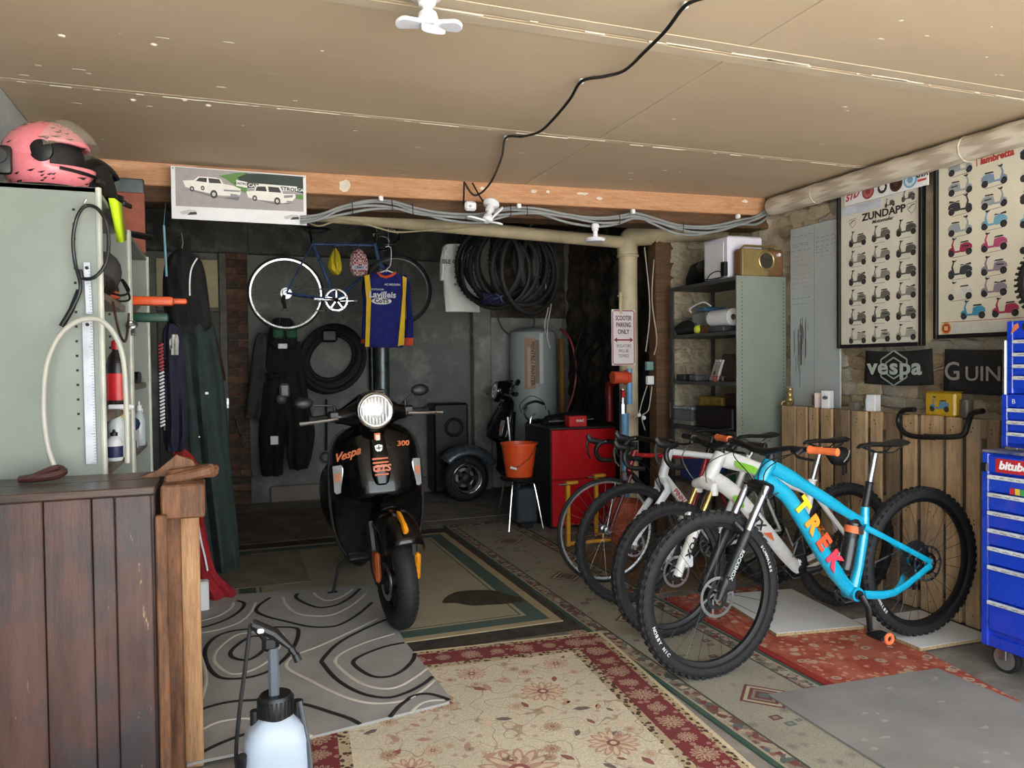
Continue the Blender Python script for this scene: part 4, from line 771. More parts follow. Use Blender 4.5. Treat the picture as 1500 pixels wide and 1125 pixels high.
# ================================================================ bicycles
SPK=mat('dark_spoke',(60,60,62),.4,.6); SPL=mat('bright_spoke',(190,190,192),.3,.9)
RX=Matrix.Rotation(math.pi/2,3,'X')     # wheel axis along Y
def wheel(root,name,c,R,tw,fx,rimc,spk,knob=0,rotor=None,deep=.022,n=28,sidewall=None,hubm=None,fill=None):
    c=Vector(c); m=M(); k=10; th=tw*1.0
    prof=[(R-th+th*math.cos(a),tw*math.sin(a)) for a in [math.radians(-125+250*i/(k-1)) for i in range(k)]]; prof.append((R-1.75*th,tw*.45)); prof.append((R-1.75*th,-tw*.45)); m.ring_lathe(prof,56,c,RX); fx(m); ty=m.build(name,RUB,root)
    if knob:
        m=M()
        for j in range(knob):
            a=2*math.pi*j/knob
            for q,(w,rr) in enumerate(((-.78,R-.012),(-.3,R-.001),(.3,R-.001),(.78,R-.012))):
                aa=a+(math.pi/knob if q in (1,2) else 0); p=c+Vector((rr*math.cos(aa),w*tw,rr*math.sin(aa))); m.box(p,(.008,tw*.34,math.pi*R/knob*.95),Matrix.Rotation(-aa,3,'Y'))
        fx(m); m.build('tread_knobs',RUB,ty)['kind']='stuff'
    ri=R-1.7*th; m=M(); m.ring_lathe([(ri,-tw*.5),(ri+.006,-tw*.5),(ri+.006,tw*.5),(ri,tw*.5),(ri-deep,tw*.3),(ri-deep,-tw*.3)],56,c,RX); fx(m); m.build('rim',rimc,ty)
    m=M(); 
    for j in range(n):
        a=2*math.pi*j/n; b=a+(.45 if (j//2)%2 else -.45); s=1 if j%2 else -1; m.cyl(c+Vector((.024*math.cos(b),s*.028,.024*math.sin(b))),c+Vector(((ri-deep+.002)*math.cos(a),0,(ri-deep+.002)*math.sin(a))),.0011,n=4,caps=False)
    fx(m); m.build('spokes',spk,ty)['kind']='stuff'
    m=M(); m.lathe([(.01,-.05),(.012,-.034),(.026,-.032),(.026,-.026),(.014,-.02),(.014,.02),(.026,.026),(.026,.032),(.012,.034),(.01,.05)],18,c,RX); fx(m); m.build('hub',hubm or BLK,ty)
    if rotor:
        m=M(); y=-.052; o=c+Vector((0,y,0)); pr=rotor/2; N=36
        m.ring_lathe([(pr-.013,-.001),(pr,-.001),(pr,.001),(pr-.013,.001)],N,o,RX)
        for j in range(6):
            a=2*math.pi*j/6; m.box(o+Vector(((pr*.52)*math.cos(a),0,(pr*.52)*math.sin(a))),(pr*.75,.002,.008),Matrix.Rotation(-a-.5,3,'Y'))
        for j in range(18): a=2*math.pi*j/18; m.cyl(o+Vector(((pr-.0065)*math.cos(a),-.0025,(pr-.0065)*math.sin(a))),o+Vector(((pr-.0065)*math.cos(a),.0025,(pr-.0065)*math.sin(a))),.0045,n=6)
        m.cyl(o-Vector((0,.004,0)),o+Vector((0,.004,0)),.02,n=14); fx(m); m.build('brake_rotor',STL,ty)
        m=M(); m.ring_lathe([(pr*.45,-.0015),(pr*.62,-.0015),(pr*.62,.0015),(pr*.45,.0015)],12,o,RX); fx(m); m.build('rotor_carrier',BLK,ty)
    return ty
def saddle(root,p,tilt=0.,ma=None,L=.27,railm=None):
    m=M(); rs=[]
    for u,wd,h,dz in ((-.62,.012,.012,-.012),(-.55,.02,.022,-.004),(-.3,.024,.026,.0),(-.05,.036,.026,-.004),(.15,.056,.028,-.006),(.3,.068,.03,.0),(.38,.06,.026,.006),(.4,.03,.012,.006)):
        rs.append([Vector((p.x+u*L,p.y+wd*math.cos(a),p.z+dz+h*.5*math.sin(a)*(1 if math.sin(a)>0 else .8))) for a in [2*math.pi*i/14 for i in range(14)]])
    m.rings(rs); s=m.build('saddle',ma or BLK,root); m=M()
    for q in (-1,1): m.tube([(p.x-.5*L,p.y+q*.01,p.z-.012),(p.x-.2*L,p.y+q*.02,p.z-.04),(p.x+.12*L,p.y+q*.022,p.z-.042),(p.x+.3*L,p.y+q*.03,p.z-.014)],.0036,6)
    m.build('saddle_rails',railm or BLKM,s); return s
def crank(root,bb,ang,L=.17,ring=.065,armm=BLK,pedm=BLK,chainx=None,pedw=.095):
    ca,sa=math.cos(ang),math.sin(ang)
    for s in (-1,1):
        e=bb+Vector((s*-1*L*ca,s*.075,s*-1*L*sa)); m=M(); m.tube([bb+Vector((0,s*.06,0)),bb+Vector((0,s*.068,0))+(e-bb)*.3,e],[.019,.015,.013],10,sq=(.7,1)); a=m.build('crank_arm',armm,root)
        pe=e+Vector((0,s*.065,0)); m=M(); m.rbox(pe,(.09,pedw,.016),.004)
        for q in (-.036,.036): m.cyl(pe+Vector((q,-.03,0)),pe+Vector((q,.03,0)),.011,n=8)
        m.build('pedal',pedm,a); m=M(); m.cyl(e,e+Vector((0,s*.03,0)),.008,n=8); m.build('pedal_axle',STL,a)
    m=M(); y=.045; o=bb+Vector((0,y,0)); m.ring_lathe([(ring-.012,-.002),(ring,-.002),(ring,.002),(ring-.012,.002)],32,o,RX)
    for j in range(5): a=2*math.pi*j/5+.3; m.box(o+Vector((ring*.5*math.cos(a),0,ring*.5*math.sin(a))),(ring*.95,.004,.014),Matrix.Rotation(-a,3,'Y'))
    for j in range(32): a=2*math.pi*j/32; m.box(o+Vector(((ring+.003)*math.cos(a),0,(ring+.003)*math.sin(a))),(.006,.003,.005),Matrix.Rotation(-a,3,'Y'))
    m.build('chainring',STL if ring>.08 else BLKM,root)
    m=M(); m.cyl(bb+Vector((0,-.05,0)),bb+Vector((0,.05,0)),.022,n=16); m.build('bottom_bracket',BLKM,root)
def drivetrain(root,bb,ra,ring,cas):
    m=M()
    for i in range(7): rr=cas*(1-.1*i); m.ring_lathe([(rr*.8,-.001),(rr,-.001),(rr,.001),(rr*.8,.001)],28,ra+Vector((0,.024+.0035*i,0)),RX)
    m.build('cassette',STL,root)
    m=M(); a=bb+Vector((0,.045,0)); b=ra+Vector((0,.04,0)); d=b+Vector((.01,0,-.14)); pts=[a+Vector((0,0,ring)),b+Vector((0,0,cas*.75)),b+Vector((cas*.7,0,.02)),b+Vector((.02,0,-.07)),d+Vector((-.02,0,-.01)),a+Vector((0,0,-ring)),a+Vector((-ring,0,0))]
    m.tube(pts,.0035,6,True,sq=(1,1.2)); m.build('chain',STL,root); m=M(); m.tube([ra+Vector((.02,.05,-.02)),ra+Vector((.03,.055,-.07)),d+Vector((0,.01,0))],[.014,.02,.012],8); m.lathe([(.018,-.004),(.02,0),(.018,.004)],12,b+Vector((.02,0,-.08)),RX); m.lathe([(.018,-.004),(.02,0),(.018,.004)],12,d,RX); m.build('rear_derailleur',BLK,root)
def fid(m): return m
def steerer(h,ang):
    T=Matrix.Translation(h)@Matrix.Rotation(ang,4,'Z')@Matrix.Translation(-h); return lambda m:m.xf(T)
def flatbar(root,fx,ht,Y,wd,rise,gripm,barm=BLK,back=.03,sweep=.04,lev=BLK,stem=.05):
    st=ht+Vector((-stem,0,.02)); m=M(); m.tube([ht+Vector((0,0,.005)),st],.019,10); m.cyl(ht+Vector((0,0,-.03)),ht+Vector((0,0,.03)),.02,n=14); fx(m); m.build('stem',barm,root)
    m=M(); pts=[st+Vector((0 if abs(u)<.3 else back*(abs(u)-.3)/.7+sweep*(abs(u)-.3),u*wd/2,rise*min(1,max(0,(abs(u)-.08)/.35)))) for u in (-1,-.8,-.55,-.43,-.3,-.1,.1,.3,.43,.55,.8,1)]
    m.tube(pts,[.011]*4+[.0135,.0158,.0158,.0135]+[.011]*4,10); fx(m); m.build('handlebar',barm,root)
    for s in (0,-1):
        e=pts[s]; q=pts[1] if s==0 else pts[-2]; d=(q-e).normalized(); m=M(); m.lathe([(.013,-.004),(.017,-.002),(.017,.004),(.0155,.01),(.016,.03),(.0152,.06),(.016,.09),(.0155,.115),(.018,.12),(.018,.13),(.012,.131)],14,e,rotm(e,q)); fx(m); m.build('grip',gripm,root)
        a=e+d*.16; sy=-1 if s==0 else 1; m=M(); m.tube(smoothpts([a,a+Vector((-.035,0,-.02)),a+Vector((-.05,sy*.03,-.03)),a+Vector((-.045,sy*.11,-.035))],4),[.012]*5+[.006]*8,8); m.tube([a+Vector((-.02,0,-.01)),a+Vector((-.01,-sy*.05,-.012))],.012,8); fx(m); m.build('brake_lever',lev,root)
    return st
def dropbar(root,fx,ht,Y,wd,barm=BLK,stem=.09,hood=BLK,lev=BLK):
    st=ht+Vector((-stem,0,.015)); m=M(); m.tube([ht+Vector((0,0,.005)),st],.018,10); m.cyl(ht+Vector((0,0,-.025)),ht+Vector((0,0,.025)),.019,n=14); fx(m); m.build('stem',barm,root); m=M(); half=lambda s:[st+Vector((0,s*wd*.5*u,0)) for u in (.15,.6,.9)]+[st+Vector((x,s*wd*.5*w,z)) for x,w,z in ((-.02,1,-.002),(-.06,1.0,-.012),(-.085,1.02,-.045),(-.08,1.05,-.09),(-.04,1.07,-.125),(.04,1.08,-.13))]
    pts=list(reversed(half(-1)))+half(1); m.tube(smoothpts(pts,4),.0155,10); fx(m); m.build('handlebar',barm,root)
    for s in (-1,1):
        b=st+Vector((-.06,s*wd*.5,-.01)); m=M(); m.tube([b+Vector((.02,0,0)),b+Vector((-.03,0,.012)),b+Vector((-.07,0,.022)),b+Vector((-.085,0,.05)),b+Vector((-.078,0,.062))],[.017,.02,.02,.016,.008],10,sq=(.8,1.1)); fx(m); hd=m.build('brake_hood',hood,root); m=M(); m.tube([b+Vector((-.08,0,.025)),b+Vector((-.095,0,-.01)),b+Vector((-.085,0,-.07)),b+Vector((-.065,s*.01,-.1))],[.008,.007,.006,.004],8,sq=(.7,1.3)); fx(m); m.build('brake_lever',lev,hd)
    return st
def bolt(root,pts,r=.003,ma=BLK,name='brake_hose',fx=None):
    m=M(); m.tube(smoothpts(pts,5),r,6)
    if fx: fx(m)
    return m.build(name,ma,root)
def mkbike(label,Y,group=None): return thing('bicycle',label,'bicycle',(2.6,Y,0),group=group)
# ---------------------------------------------------------------- teal trail bike
Y0=2.885; J=lambda x,y,dy=0.:ony(x,y,Y0+dy)
tk=mkbike('teal trail bike with rainbow lettering and orange grips in front of the pallets',Y0)
TEAL=mat('teal_gloss',(20,160,196),.25,var=.05,coat=.6); R29=.372
ra=J(1352,834); fa=J(1036,872); ra.z=R29+.026; fa.z=R29+.008; ra.x=min(ra.x,3.615-R29)
ht=J(1128,676); hb=J(1112,708); bb=J(1248,868); stp=J(1267,742); fx=steerer(ht,math.radians(3))
ORG=mat('orange_rubber',(226,112,62),.6,var=.05)
wheel(tk,'front_wheel',fa,R29,.031,fx,BLK,SPK,58,.18,.02); wheel(tk,'rear_wheel',ra,R29,.031,fid,BLK,SPK,58,.18,.02)
m=M(); m.tube([ht+Vector((0,0,.0)),hb],[.03,.033],14); m.tube(smoothpts([J(1131,684),J(1160,700),J(1205,728),J(1250,757),J(1266,766)],3),[.029]*4+[.024]*4+[.02]*4+[.019],12,sq=(.8,1.15))
m.tube(smoothpts([J(1116,700),J(1148,722),J(1170,752),J(1205,810),J(1232,850),bb],3),[.033]*6+[.035]*6+[.031]*4,14,sq=(.9,1.12)); m.tube([stp,J(1266,775),J(1258,830),bb],[.021,.024,.022,.03],12)
for s in (-1,1):
    m.tube(smoothpts([J(1266,772,s*.03),J(1300,789,s*.055),ra+Vector((0,s*.068,.012))],3),[.014,.013,.012,.011,.011,.011,.012],10,sq=(.8,1.2)); m.tube(smoothpts([bb+Vector((.03,s*.045,-.0)),J(1310,868,s*.058),ra+Vector((0,s*.068,-.005))],3),[.016,.016,.015,.014,.013,.012,.014],10,sq=(.7,1.3))
m.cyl(bb+Vector((0,-.04,0)),bb+Vector((0,.04,0)),.034,n=18); m.build('frame',TEAL,tk)
# lettering: one coloured block letter after another along the down tube
d0=J(1160,728); d1=J(1222,832); u=(d1-d0).normalized(); up=Vector((0,-1,0)).cross(u)*-1
for i,(ch,c) in enumerate(zip('TREK',('f4d21a','f59a20','ee5524','e83c50'))):
    p=d0+(d1-d0)*((i+.45)/4); o=p+Vector((0,-.034,0)); m=M(); T=Fr(o,u,Vector((0,-1,0)).cross(u)); addtext(m,ch,.1,T,1.12,0,.055,.003); m.build('letter_'+ch.lower(),flat(c,.4),tk,smooth=0)
def tyre_text(root,c,r,y,txt,a0,size,fx,da):
    m=M()
    for i,ch in enumerate(txt):
        a=a0+i*da*size/r; o=c+Vector((r*math.cos(a),y,r*math.sin(a))); tg=Vector((-math.sin(a),0,math.cos(a)))*(1 if da>0 else -1); addtext(m,ch,size,Fr(o,tg,Vector((0,-1,0)).cross(tg)),1,0,.03)
    fx(m); m.build('tyre_lettering',flat('c8c8c4'),root,smooth=0)
tw_=[o for o in tk.children if o.name.startswith('front_wheel')][0]; tyre_text(tw_,fa,R29-.043,-.0295,'SCHWALBE',math.radians(35),.022,fx,-.82); tyre_text(tw_,fa,R29-.043,-.0295,'NOBBY NIC',math.radians(198),.022,fx,.82)
tw_=[o for o in tk.children if o.name.startswith('rear_wheel')][0]; tyre_text(tw_,ra,R29-.043,-.0295,'SCHWALBE',math.radians(200),.022,fid,.82)
# fork
m=M(); cr=J(1108,716)
for s in (-1,1): a=cr+Vector((0,s*.062,.02)); b=fa+Vector((0,s*.062,.0)); m.cyl(a,a+(b-a)*.48,.0165,n=14)
fx(m); fk=m.build('fork_stanchions',STL,tk); m=M(); m.tube([hb+Vector((0,-.07,-.02)),hb+Vector((-.01,0,-.005)),hb+Vector((0,.07,-.02))],[.026,.032,.026],12); fx(m); m.build('fork_crown',BLK,tk); m=M()
for s in (-1,1): a=cr+Vector((0,s*.062,.02)); b=fa+Vector((0,s*.062,.0)); m.tube([a+(b-a)*.4,a+(b-a)*.46,a+(b-a)*.9,b+Vector((.0,0,-.01))],[.021,.0235,.021,.016],14)
q=cr+(fa-cr)*.42; m.tube([q+Vector((.0,-.062,0)),q+Vector((-.035,-.03,.05)),q+Vector((-.035,.03,.05)),q+Vector((.0,.062,0))],.014,8); fx(m); lo=m.build('fork_lowers',BLK,tk); m=M(); m.rbox(fa+Vector((.055,-.07,.06)),(.05,.03,.07),.008); fx(m); m.build('brake_caliper',BLK,tk)
m=M(); a=cr+Vector((0,-.062,.02)); b=fa+Vector((0,-.062,.0)); T=Fr(a+(b-a)*.7+Vector((0,-.0245,0)),(b-a),Vector((0,-1,0)).cross(b-a)); addtext(m,'ROCKSHOX',.026,T,1.,0,.02); fx(m); m.build('fork_lettering',flat('b8bcc0'),lo,smooth=0)
m=M(); q=fa+Vector((0,-.04,R29-.05)); m.tube([cr+Vector((-.06,0,.03)),cr+Vector((-.0,0,.01)),cr+Vector((.04,0,-.06))],[.02,.034,.02],8,sq=(1.2,.25)); fx(m); m.build('mudguard',BLKM,tk)
flatbar(tk,fx,ht+Vector((0,0,.03)),Y0,.77,.03,ORG)
m=M(); sp=J(1282,664); m.cyl(stp+Vector((0,0,-.01)),stp+(sp-stp)*.45,.0175,n=14); m.build('seatpost_outer',BLK,tk); m=M(); m.cyl(stp+(sp-stp)*.42,sp,.0145,n=14); m.build('seatpost',STL,tk); m=M(); m.torus(stp+(sp-stp)*.45,.0175,.004,rotm(stp,sp),18,6); m.build('seatpost_collar',BLK,tk)
saddle(tk,J(1296,650)); crank(tk,bb,math.radians(-78),.172,.062,BLK,BLK); drivetrain(tk,bb,ra,.062,.1)
for nm in ('pedal',):
    for o in [c for a in tk.children if a.name.startswith('crank_arm') for c in a.children if c.name.startswith('pedal') and 'axle' not in c.name]:
        pos=sum((Vector(v) for v in o.bound_box),Vector())/8+Vector(tk.location); s=-1 if pos.y<Y0 else 1
        m=M(); m.torus(pos+Vector((.0,s*.048,0)),.02,.009,RX,18,8); m.build('orange_bumper',ORG,o.parent)
# bottle and orange cage strap
b0=J(1254,830,-.0); b1=J(1263,772,-.0); ax=(b1-b0).normalized(); b0=J(1238,836); b1=J(1252,760); 
t=thing('water_bottle','black water bottle with orange strap held inside the teal frame','bottle',b0+Vector((0,0,0))); m=M(); L=(b1-b0).length; m.lathe([(.028,0),(.034,.008),(.035,L*.55),(.031,L*.6),(.035,L*.66),(.035,L*.92),(.02,L)],18,b0,rotm(b0,b1)); m.build('bottle_body',mat('bottle_black',(34,36,38),.25),t); m=M(); q=b0+(b1-b0)*.8; m.torus(q,.036,.012,rotm(b0,b1),20,6,.3,1.6); m.build('strap',ORG,t); m=M(); m.rbox(b0+(b1-b0)*.8+Vector((.012,-.04,0)),(.03,.006,.04),.002); m.build('strap_plate',mat('strap_dark',(60,40,36),.5),t)
for s in (-1,1): bolt(tk,[ht+Vector((-.03,s*.2,.06)),ht+Vector((-.11,s*.12,.02)),ht+Vector((-.09,s*.03,-.06)),hb+Vector((-.01,-.035,-.06)),J(1140,722,-.04)],.0026,fx=None)
bolt(tk,[ht+Vector((-.04,-.2,.06)),ht+Vector((-.12,-.12,-.02)),cr+Vector((-.03,-.075,-.05)),cr+(fa-cr)*.6+Vector((.01,-.09,0)),fa+Vector((.06,-.08,.09))],.0026)
# ---------------------------------------------------------------- white mountain bike
Y0=3.4; wm=mkbike('white mountain bike with green graphics and gold fork between the others',Y0); WG=mat('white_gloss',(232,232,230),.28,var=.05,coat=.4); R26=.345
ra=J(1258,812); fa=J(978,842); ra.z=R26+.026; fa.z=R26+.008; ra.x=min(ra.x,3.61-R26); ht=J(1056,664); hb=J(1038,702); bb=J(1170,832); stp=J(1190,702); fx=steerer(ht,math.radians(4))
wheel(wm,'front_wheel',fa,R26,.027,fx,mat('rim_grey',(70,70,72),.35,.7),SPK,54,.16,.02); wheel(wm,'rear_wheel',ra,R26,.027,fid,BLK,SPK,54,.16,.02)
m=M(); m.tube([ht,hb],[.034,.036],14); m.tube(smoothpts([ht+Vector((.01,0,-.03)),J(1095,682),J(1140,700),J(1187,718)],3),[.034]*3+[.03]*4+[.024]*3,12,sq=(.8,1.3)); m.tube(smoothpts([hb+Vector((.01,0,.01)),J(1075,722),J(1120,775),J(1158,822),bb],3),[.038]*4+[.034]*5+[.03]*4,12,sq=(.8,1.15)); m.tube([stp,J(1184,740),J(1174,790),bb],[.02,.022,.02,.026],12)
for s in (-1,1): m.tube([J(1188,716,s*.03),J(1222,762,s*.05),ra+Vector((0,s*.065,.01))],[.014,.014,.012],10); m.tube([bb+Vector((.02,s*.045,0)),ra+Vector((0,s*.065,-.01))],[.018,.012],10)
m.build('frame',WG,wm); m=M(); q=J(1100,690,-.031); GRN=mat('lime_green',(140,206,60),.35); T=Fr(q,J(1140,702)-J(1095,684),Vector((0,-1,0)).cross(J(1140,702)-J(1095,684))); m.poly([(-.12,.02),(0,.03),(.14,.012),(.14,-.004),(0,-.01),(-.1,-.012)],T,.002); m.build('green_graphic',GRN,wm,smooth=0); m=M(); q=J(1082,735,-.036); u=(J(1120,775)-J(1075,722)); T=Fr(q,u,Vector((0,-1,0)).cross(u)); m.disc((0,0),.045,.002,T,16,.02); m.build('green_graphic',GRN,wm,smooth=0)
m=M(); q=J(1108,762,-.034); T=Fr(q,u,Vector((0,-1,0)).cross(u)); addtext(m,'GTX',.06,T@TT(0,0,.001),1,.2,.04); m.build('frame_lettering',flat('202224'),wm,smooth=0); m=M(); m.poly([(.08,-.02),(.17,.0),(.12,.02)],T,.002); m.build('orange_graphic',flat('e06a3a'),wm,smooth=0)
cr=J(1032,714); m=M()
for s in (-1,1): a=cr+Vector((0,s*.062,.01)); b=fa+Vector((0,s*.062,0)); m.cyl(a,a+(b-a)*.45,.0165,n=14)
fx(m); m.build('fork_stanchions',mat('gold_stanchion',(176,152,96),.25,.9),wm); m=M(); m.tube([cr+Vector((0,-.075,.01)),cr+Vector((-.01,0,.03)),cr+Vector((0,.075,.01))],[.028,.034,.028],12); 
for s in (-1,1): m.cyl(cr+Vector((0,s*.062,.03)),cr+Vector((0,s*.062,-.03)),.026,n=14)
fx(m); m.build('fork_crown',WG,wm); m=M()
for s in (-1,1): a=cr+Vector((0,s*.062,.01)); b=fa+Vector((0,s*.062,0)); m.tube([a+(b-a)*.4,a+(b-a)*.46,a+(b-a)*.9,b+Vector((0,0,-.02))],[.021,.025,.023,.022],14)
q=cr+(fa-cr)*.43; m.tube([q+Vector((0,-.062,0)),q+Vector((-.03,-.03,.05)),q+Vector((-.03,.03,.05)),q+Vector((0,.062,0))],.015,8); fx(m); lo=m.build('fork_lowers',WG,wm); m=M(); a=cr+Vector((0,-.062,.01)); b=fa+Vector((0,-.062,0)); T=Fr(a+(b-a)*.7+Vector((0,-.0265,0)),(b-a),Vector((0,-1,0)).cross(b-a)); addtext(m,'FOX',.045,T,1.2,0,.03); fx(m); m.build('fork_lettering',flat('1c1c1e'),lo,smooth=0)
m=M(); m.rbox(fa+Vector((.06,-.07,.05)),(.05,.03,.06),.008); fx(m); m.build('brake_caliper',WHT,wm)
flatbar(wm,fx,ht+Vector((0,0,.02)),Y0,.64,.025,BLK,lev=BLK); sp=J(1203,655); m=M(); m.cyl(stp,sp,.0155,n=14); m.build('seatpost',STL,wm); m=M(); m.torus(stp+Vector((0,0,-.005)),.019,.007,None,16,6); m.build('seat_clamp',WG,wm); saddle(wm,J(1213,645)); crank(wm,bb,math.radians(15),.17,.07); drivetrain(wm,bb,ra,.07,.08)
t=thing('saddle_bag','black saddle bag with grey zip under the white bike saddle','saddle bag',J(1222,680)); m=M(); p=J(1223,668); m.tube([p+Vector((-.05,0,.03)),p+Vector((.0,0,.0)),p+Vector((.06,0,-.005)),p+Vector((.085,0,-.005))],[.025,.05,.055,.035],12,sq=(.8,1)); m.build('pouch',BLKM,t); m=M(); m.tube([p+Vector((.02,-.045,-.03)),p+Vector((.05,-.046,.0)),p+Vector((.075,-.03,.03))],.004,6); m.build('zip',mat('zip_grey',(170,172,172),.5),t); m=M(); m.box(p+Vector((.05,-.01,-.08)),(.012,.004,.06)); m.box(p+Vector((.07,-.01,-.075)),(.012,.004,.05)); m.build('strap_ends',BLKM,t)
t=thing('bottle_cage','orange bottle cage fixed inside the white bike frame','bottle cage',J(1197,800)); m=M(); c0=J(1192,785,-.0); 
for k in range(4): m.tube(smoothpts([c0+Vector((-.04,.0,.05-.03*k)),c0+Vector((-.01,-.04,.05-.03*k)),c0+Vector((.04,-.035,.04-.03*k)),c0+Vector((.05,.0,.05-.03*k))],3),.005,6)
m.tube([c0+Vector((.0,-.04,.06)),c0+Vector((.02,-.035,-.05))],.005,6); m.build('cage',mat('orange_cage',(236,140,40),.4),t); m=M(); p=J(1165,795); m.tube([p+Vector((-.1,-.04,.1)),p+Vector((-.06,-.05,.0)),p+Vector((.0,-.05,.05)),p+Vector((.02,-.05,-.05)),p+Vector((-.06,-.05,-.06)),p+Vector((-.03,-.05,.02))],.005,6); item(m,'wire_cage',STL,'bare wire bottle cage on the white bike down tube','bottle cage')
for s in (-1,1): bolt(wm,[ht+Vector((-.05,s*.2,.04)),ht+Vector((-.16,s*.12,-.03)),ht+Vector((-.12,s*.05,-.15)),hb+Vector((.02,-.04,-.05))],.0028,mat('grey_hose',(90,92,94),.5))
# ---------------------------------------------------------------- white gravel bike with drop bars
Y0=3.95; pb=mkbike('white gravel bike with black drop bars beside the white mountain bike',Y0); R7=.35
fa=J(921,797); fa.z=R7+.009; ra=fa+Vector((1.03,0,0)); ht=J(981,656); hb=J(970,700); bb=fa+Vector((.6,0,-.065)); stp=J(1097,672); fx=steerer(ht,math.radians(2))
wheel(pb,'front_wheel',fa,R7,.021,fx,BLK,SPK,46,.14,.022,28); wheel(pb,'rear_wheel',ra,R7,.021,fid,BLK,SPK,46,.14,.022,28)
PWH=mat('pearl_white',(218,222,224),.3,var=.05,coat=.3)
m=M(); m.tube([ht,hb],[.026,.028],14); m.tube([ht+Vector((.01,0,-.025)),stp+Vector((0,0,-.01))],[.02,.017],12); m.tube([hb+Vector((.0,0,.02)),bb],[.027,.025],12); m.tube([stp+Vector((0,0,.02)),bb],[.017,.019],12)
for s in (-1,1): m.tube([stp+Vector((0,s*.02,-.02)),ra+Vector((0,s*.065,0))],[.01,.009],8); m.tube([bb+Vector((0,s*.04,0)),ra+Vector((0,s*.065,0))],[.012,.01],8)
m.build('frame',PWH,pb); m=M(); m.tube([hb+Vector((0,-.05,-.035)),hb+Vector((0,0,0)),hb+Vector((0,.05,-.035))],[.02,.026,.02],12)
for s in (-1,1): m.tube([hb+Vector((0,s*.045,-.02)),hb+Vector((-.0,s*.052,-.07)),fa+Vector((.004,s*.055,.03)),fa+Vector((0,s*.055,0))],[.02,.02,.014,.014],12,sq=(.65,1.2))
fx(m); m.build('fork',PWH,pb); m=M(); u=bb-hb; T=Fr(hb+u*.35+Vector((0,-.0275,.005)),u,Vector((0,-1,0)).cross(u)); m.rect((-.11,-.017),(.11,.017),.0,T); lb=m.build('red_band',flat('d8d4d2'),pb,smooth=0); m=M(); addtext(m,'PINNACLE',.04,T@TT(0,0,.001),1.05,0,.03); m.build('frame_lettering',flat('a83838'),pb,smooth=0)
dropbar(pb,fx,ht+Vector((0,0,.03)),Y0,.44); m=M(); sp=J(1108,648); m.cyl(stp,sp,.0145,n=12); m.build('seatpost',STL,pb); saddle(pb,J(1113,638),railm=STL); crank(pb,bb,math.radians(40),.17,.085); drivetrain(pb,bb,ra,.085,.07)
for s in (-1,1): bolt(pb,[ht+Vector((-.14,s*.21,.01)),ht+Vector((-.2,s*.12,-.05)),ht+Vector((-.12,s*.05,-.12)),hb+Vector((-.02,-.03,-.08))],.003)
# ---------------------------------------------------------------- red and black road bike
Y0=4.36; rb=mkbike('red and black road bike with silver rims nearest the red cabinet',Y0); R7=.336
fa=J(889,774); fa.z=R7+.009; ra=fa+Vector((.99,0,0)); hb=fa+Vector((.16,0,.37)); ht=hb+Vector((.045,0,.13)); bb=fa+Vector((.58,0,-.07)); stp=bb+Vector((.17,0,.5)); fx=steerer(ht,math.radians(-3)); REDB=mat('red_gloss',(176,32,36),.3,coat=.4)
SRIM=mat('silver_rim',(186,188,190),.3,.8); wheel(rb,'front_wheel',fa,R7,.0125,fx,SRIM,SPL,0,None,.014,28,None,STL); wheel(rb,'rear_wheel',ra,R7,.0125,fid,SRIM,SPL,0,None,.014,28,None,STL)
m=M(); m.tube([ht,hb],.02,12); m.tube([ht+Vector((0,0,-.03)),stp],.015,12); m.tube([stp,bb],.015,12)
for s in (-1,1): m.tube([stp+Vector((0,s*.02,-.02)),ra+Vector((0,s*.06,0))],.008,8); m.tube([bb+Vector((0,s*.04,0)),ra+Vector((0,s*.06,0))],.01,8)
m.build('frame',REDB,rb); m=M(); m.tube([hb,bb],.019,12); m.build('down_tube',BLK,rb); m=M(); m.tube([hb+Vector((0,-.035,-.03)),hb,hb+Vector((0,.035,-.03))],.016,10)
for s in (-1,1): m.tube([hb+Vector((0,s*.035,-.02)),fa+Vector((.06,s*.048,.14)),fa+Vector((0,s*.05,0))],[.013,.011,.008],10)
fx(m); m.build('fork',mat('dark_red_fork',(96,22,28),.3),rb); m=M(); m.rbox(hb+Vector((-.035,0,-.03)),(.03,.05,.06),.008); fx(m); m.build('front_brake',STL,rb)
dropbar(rb,fx,ht+Vector((0,0,.03)),Y0,.42); m=M(); m.cyl(stp,stp+Vector((.05,0,.14)),.0135,n=12); m.build('seatpost',BLK,rb); saddle(rb,stp+Vector((.06,0,.18))); crank(rb,bb,math.radians(100),.17,.095,STL); drivetrain(rb,bb,ra,.095,.055)
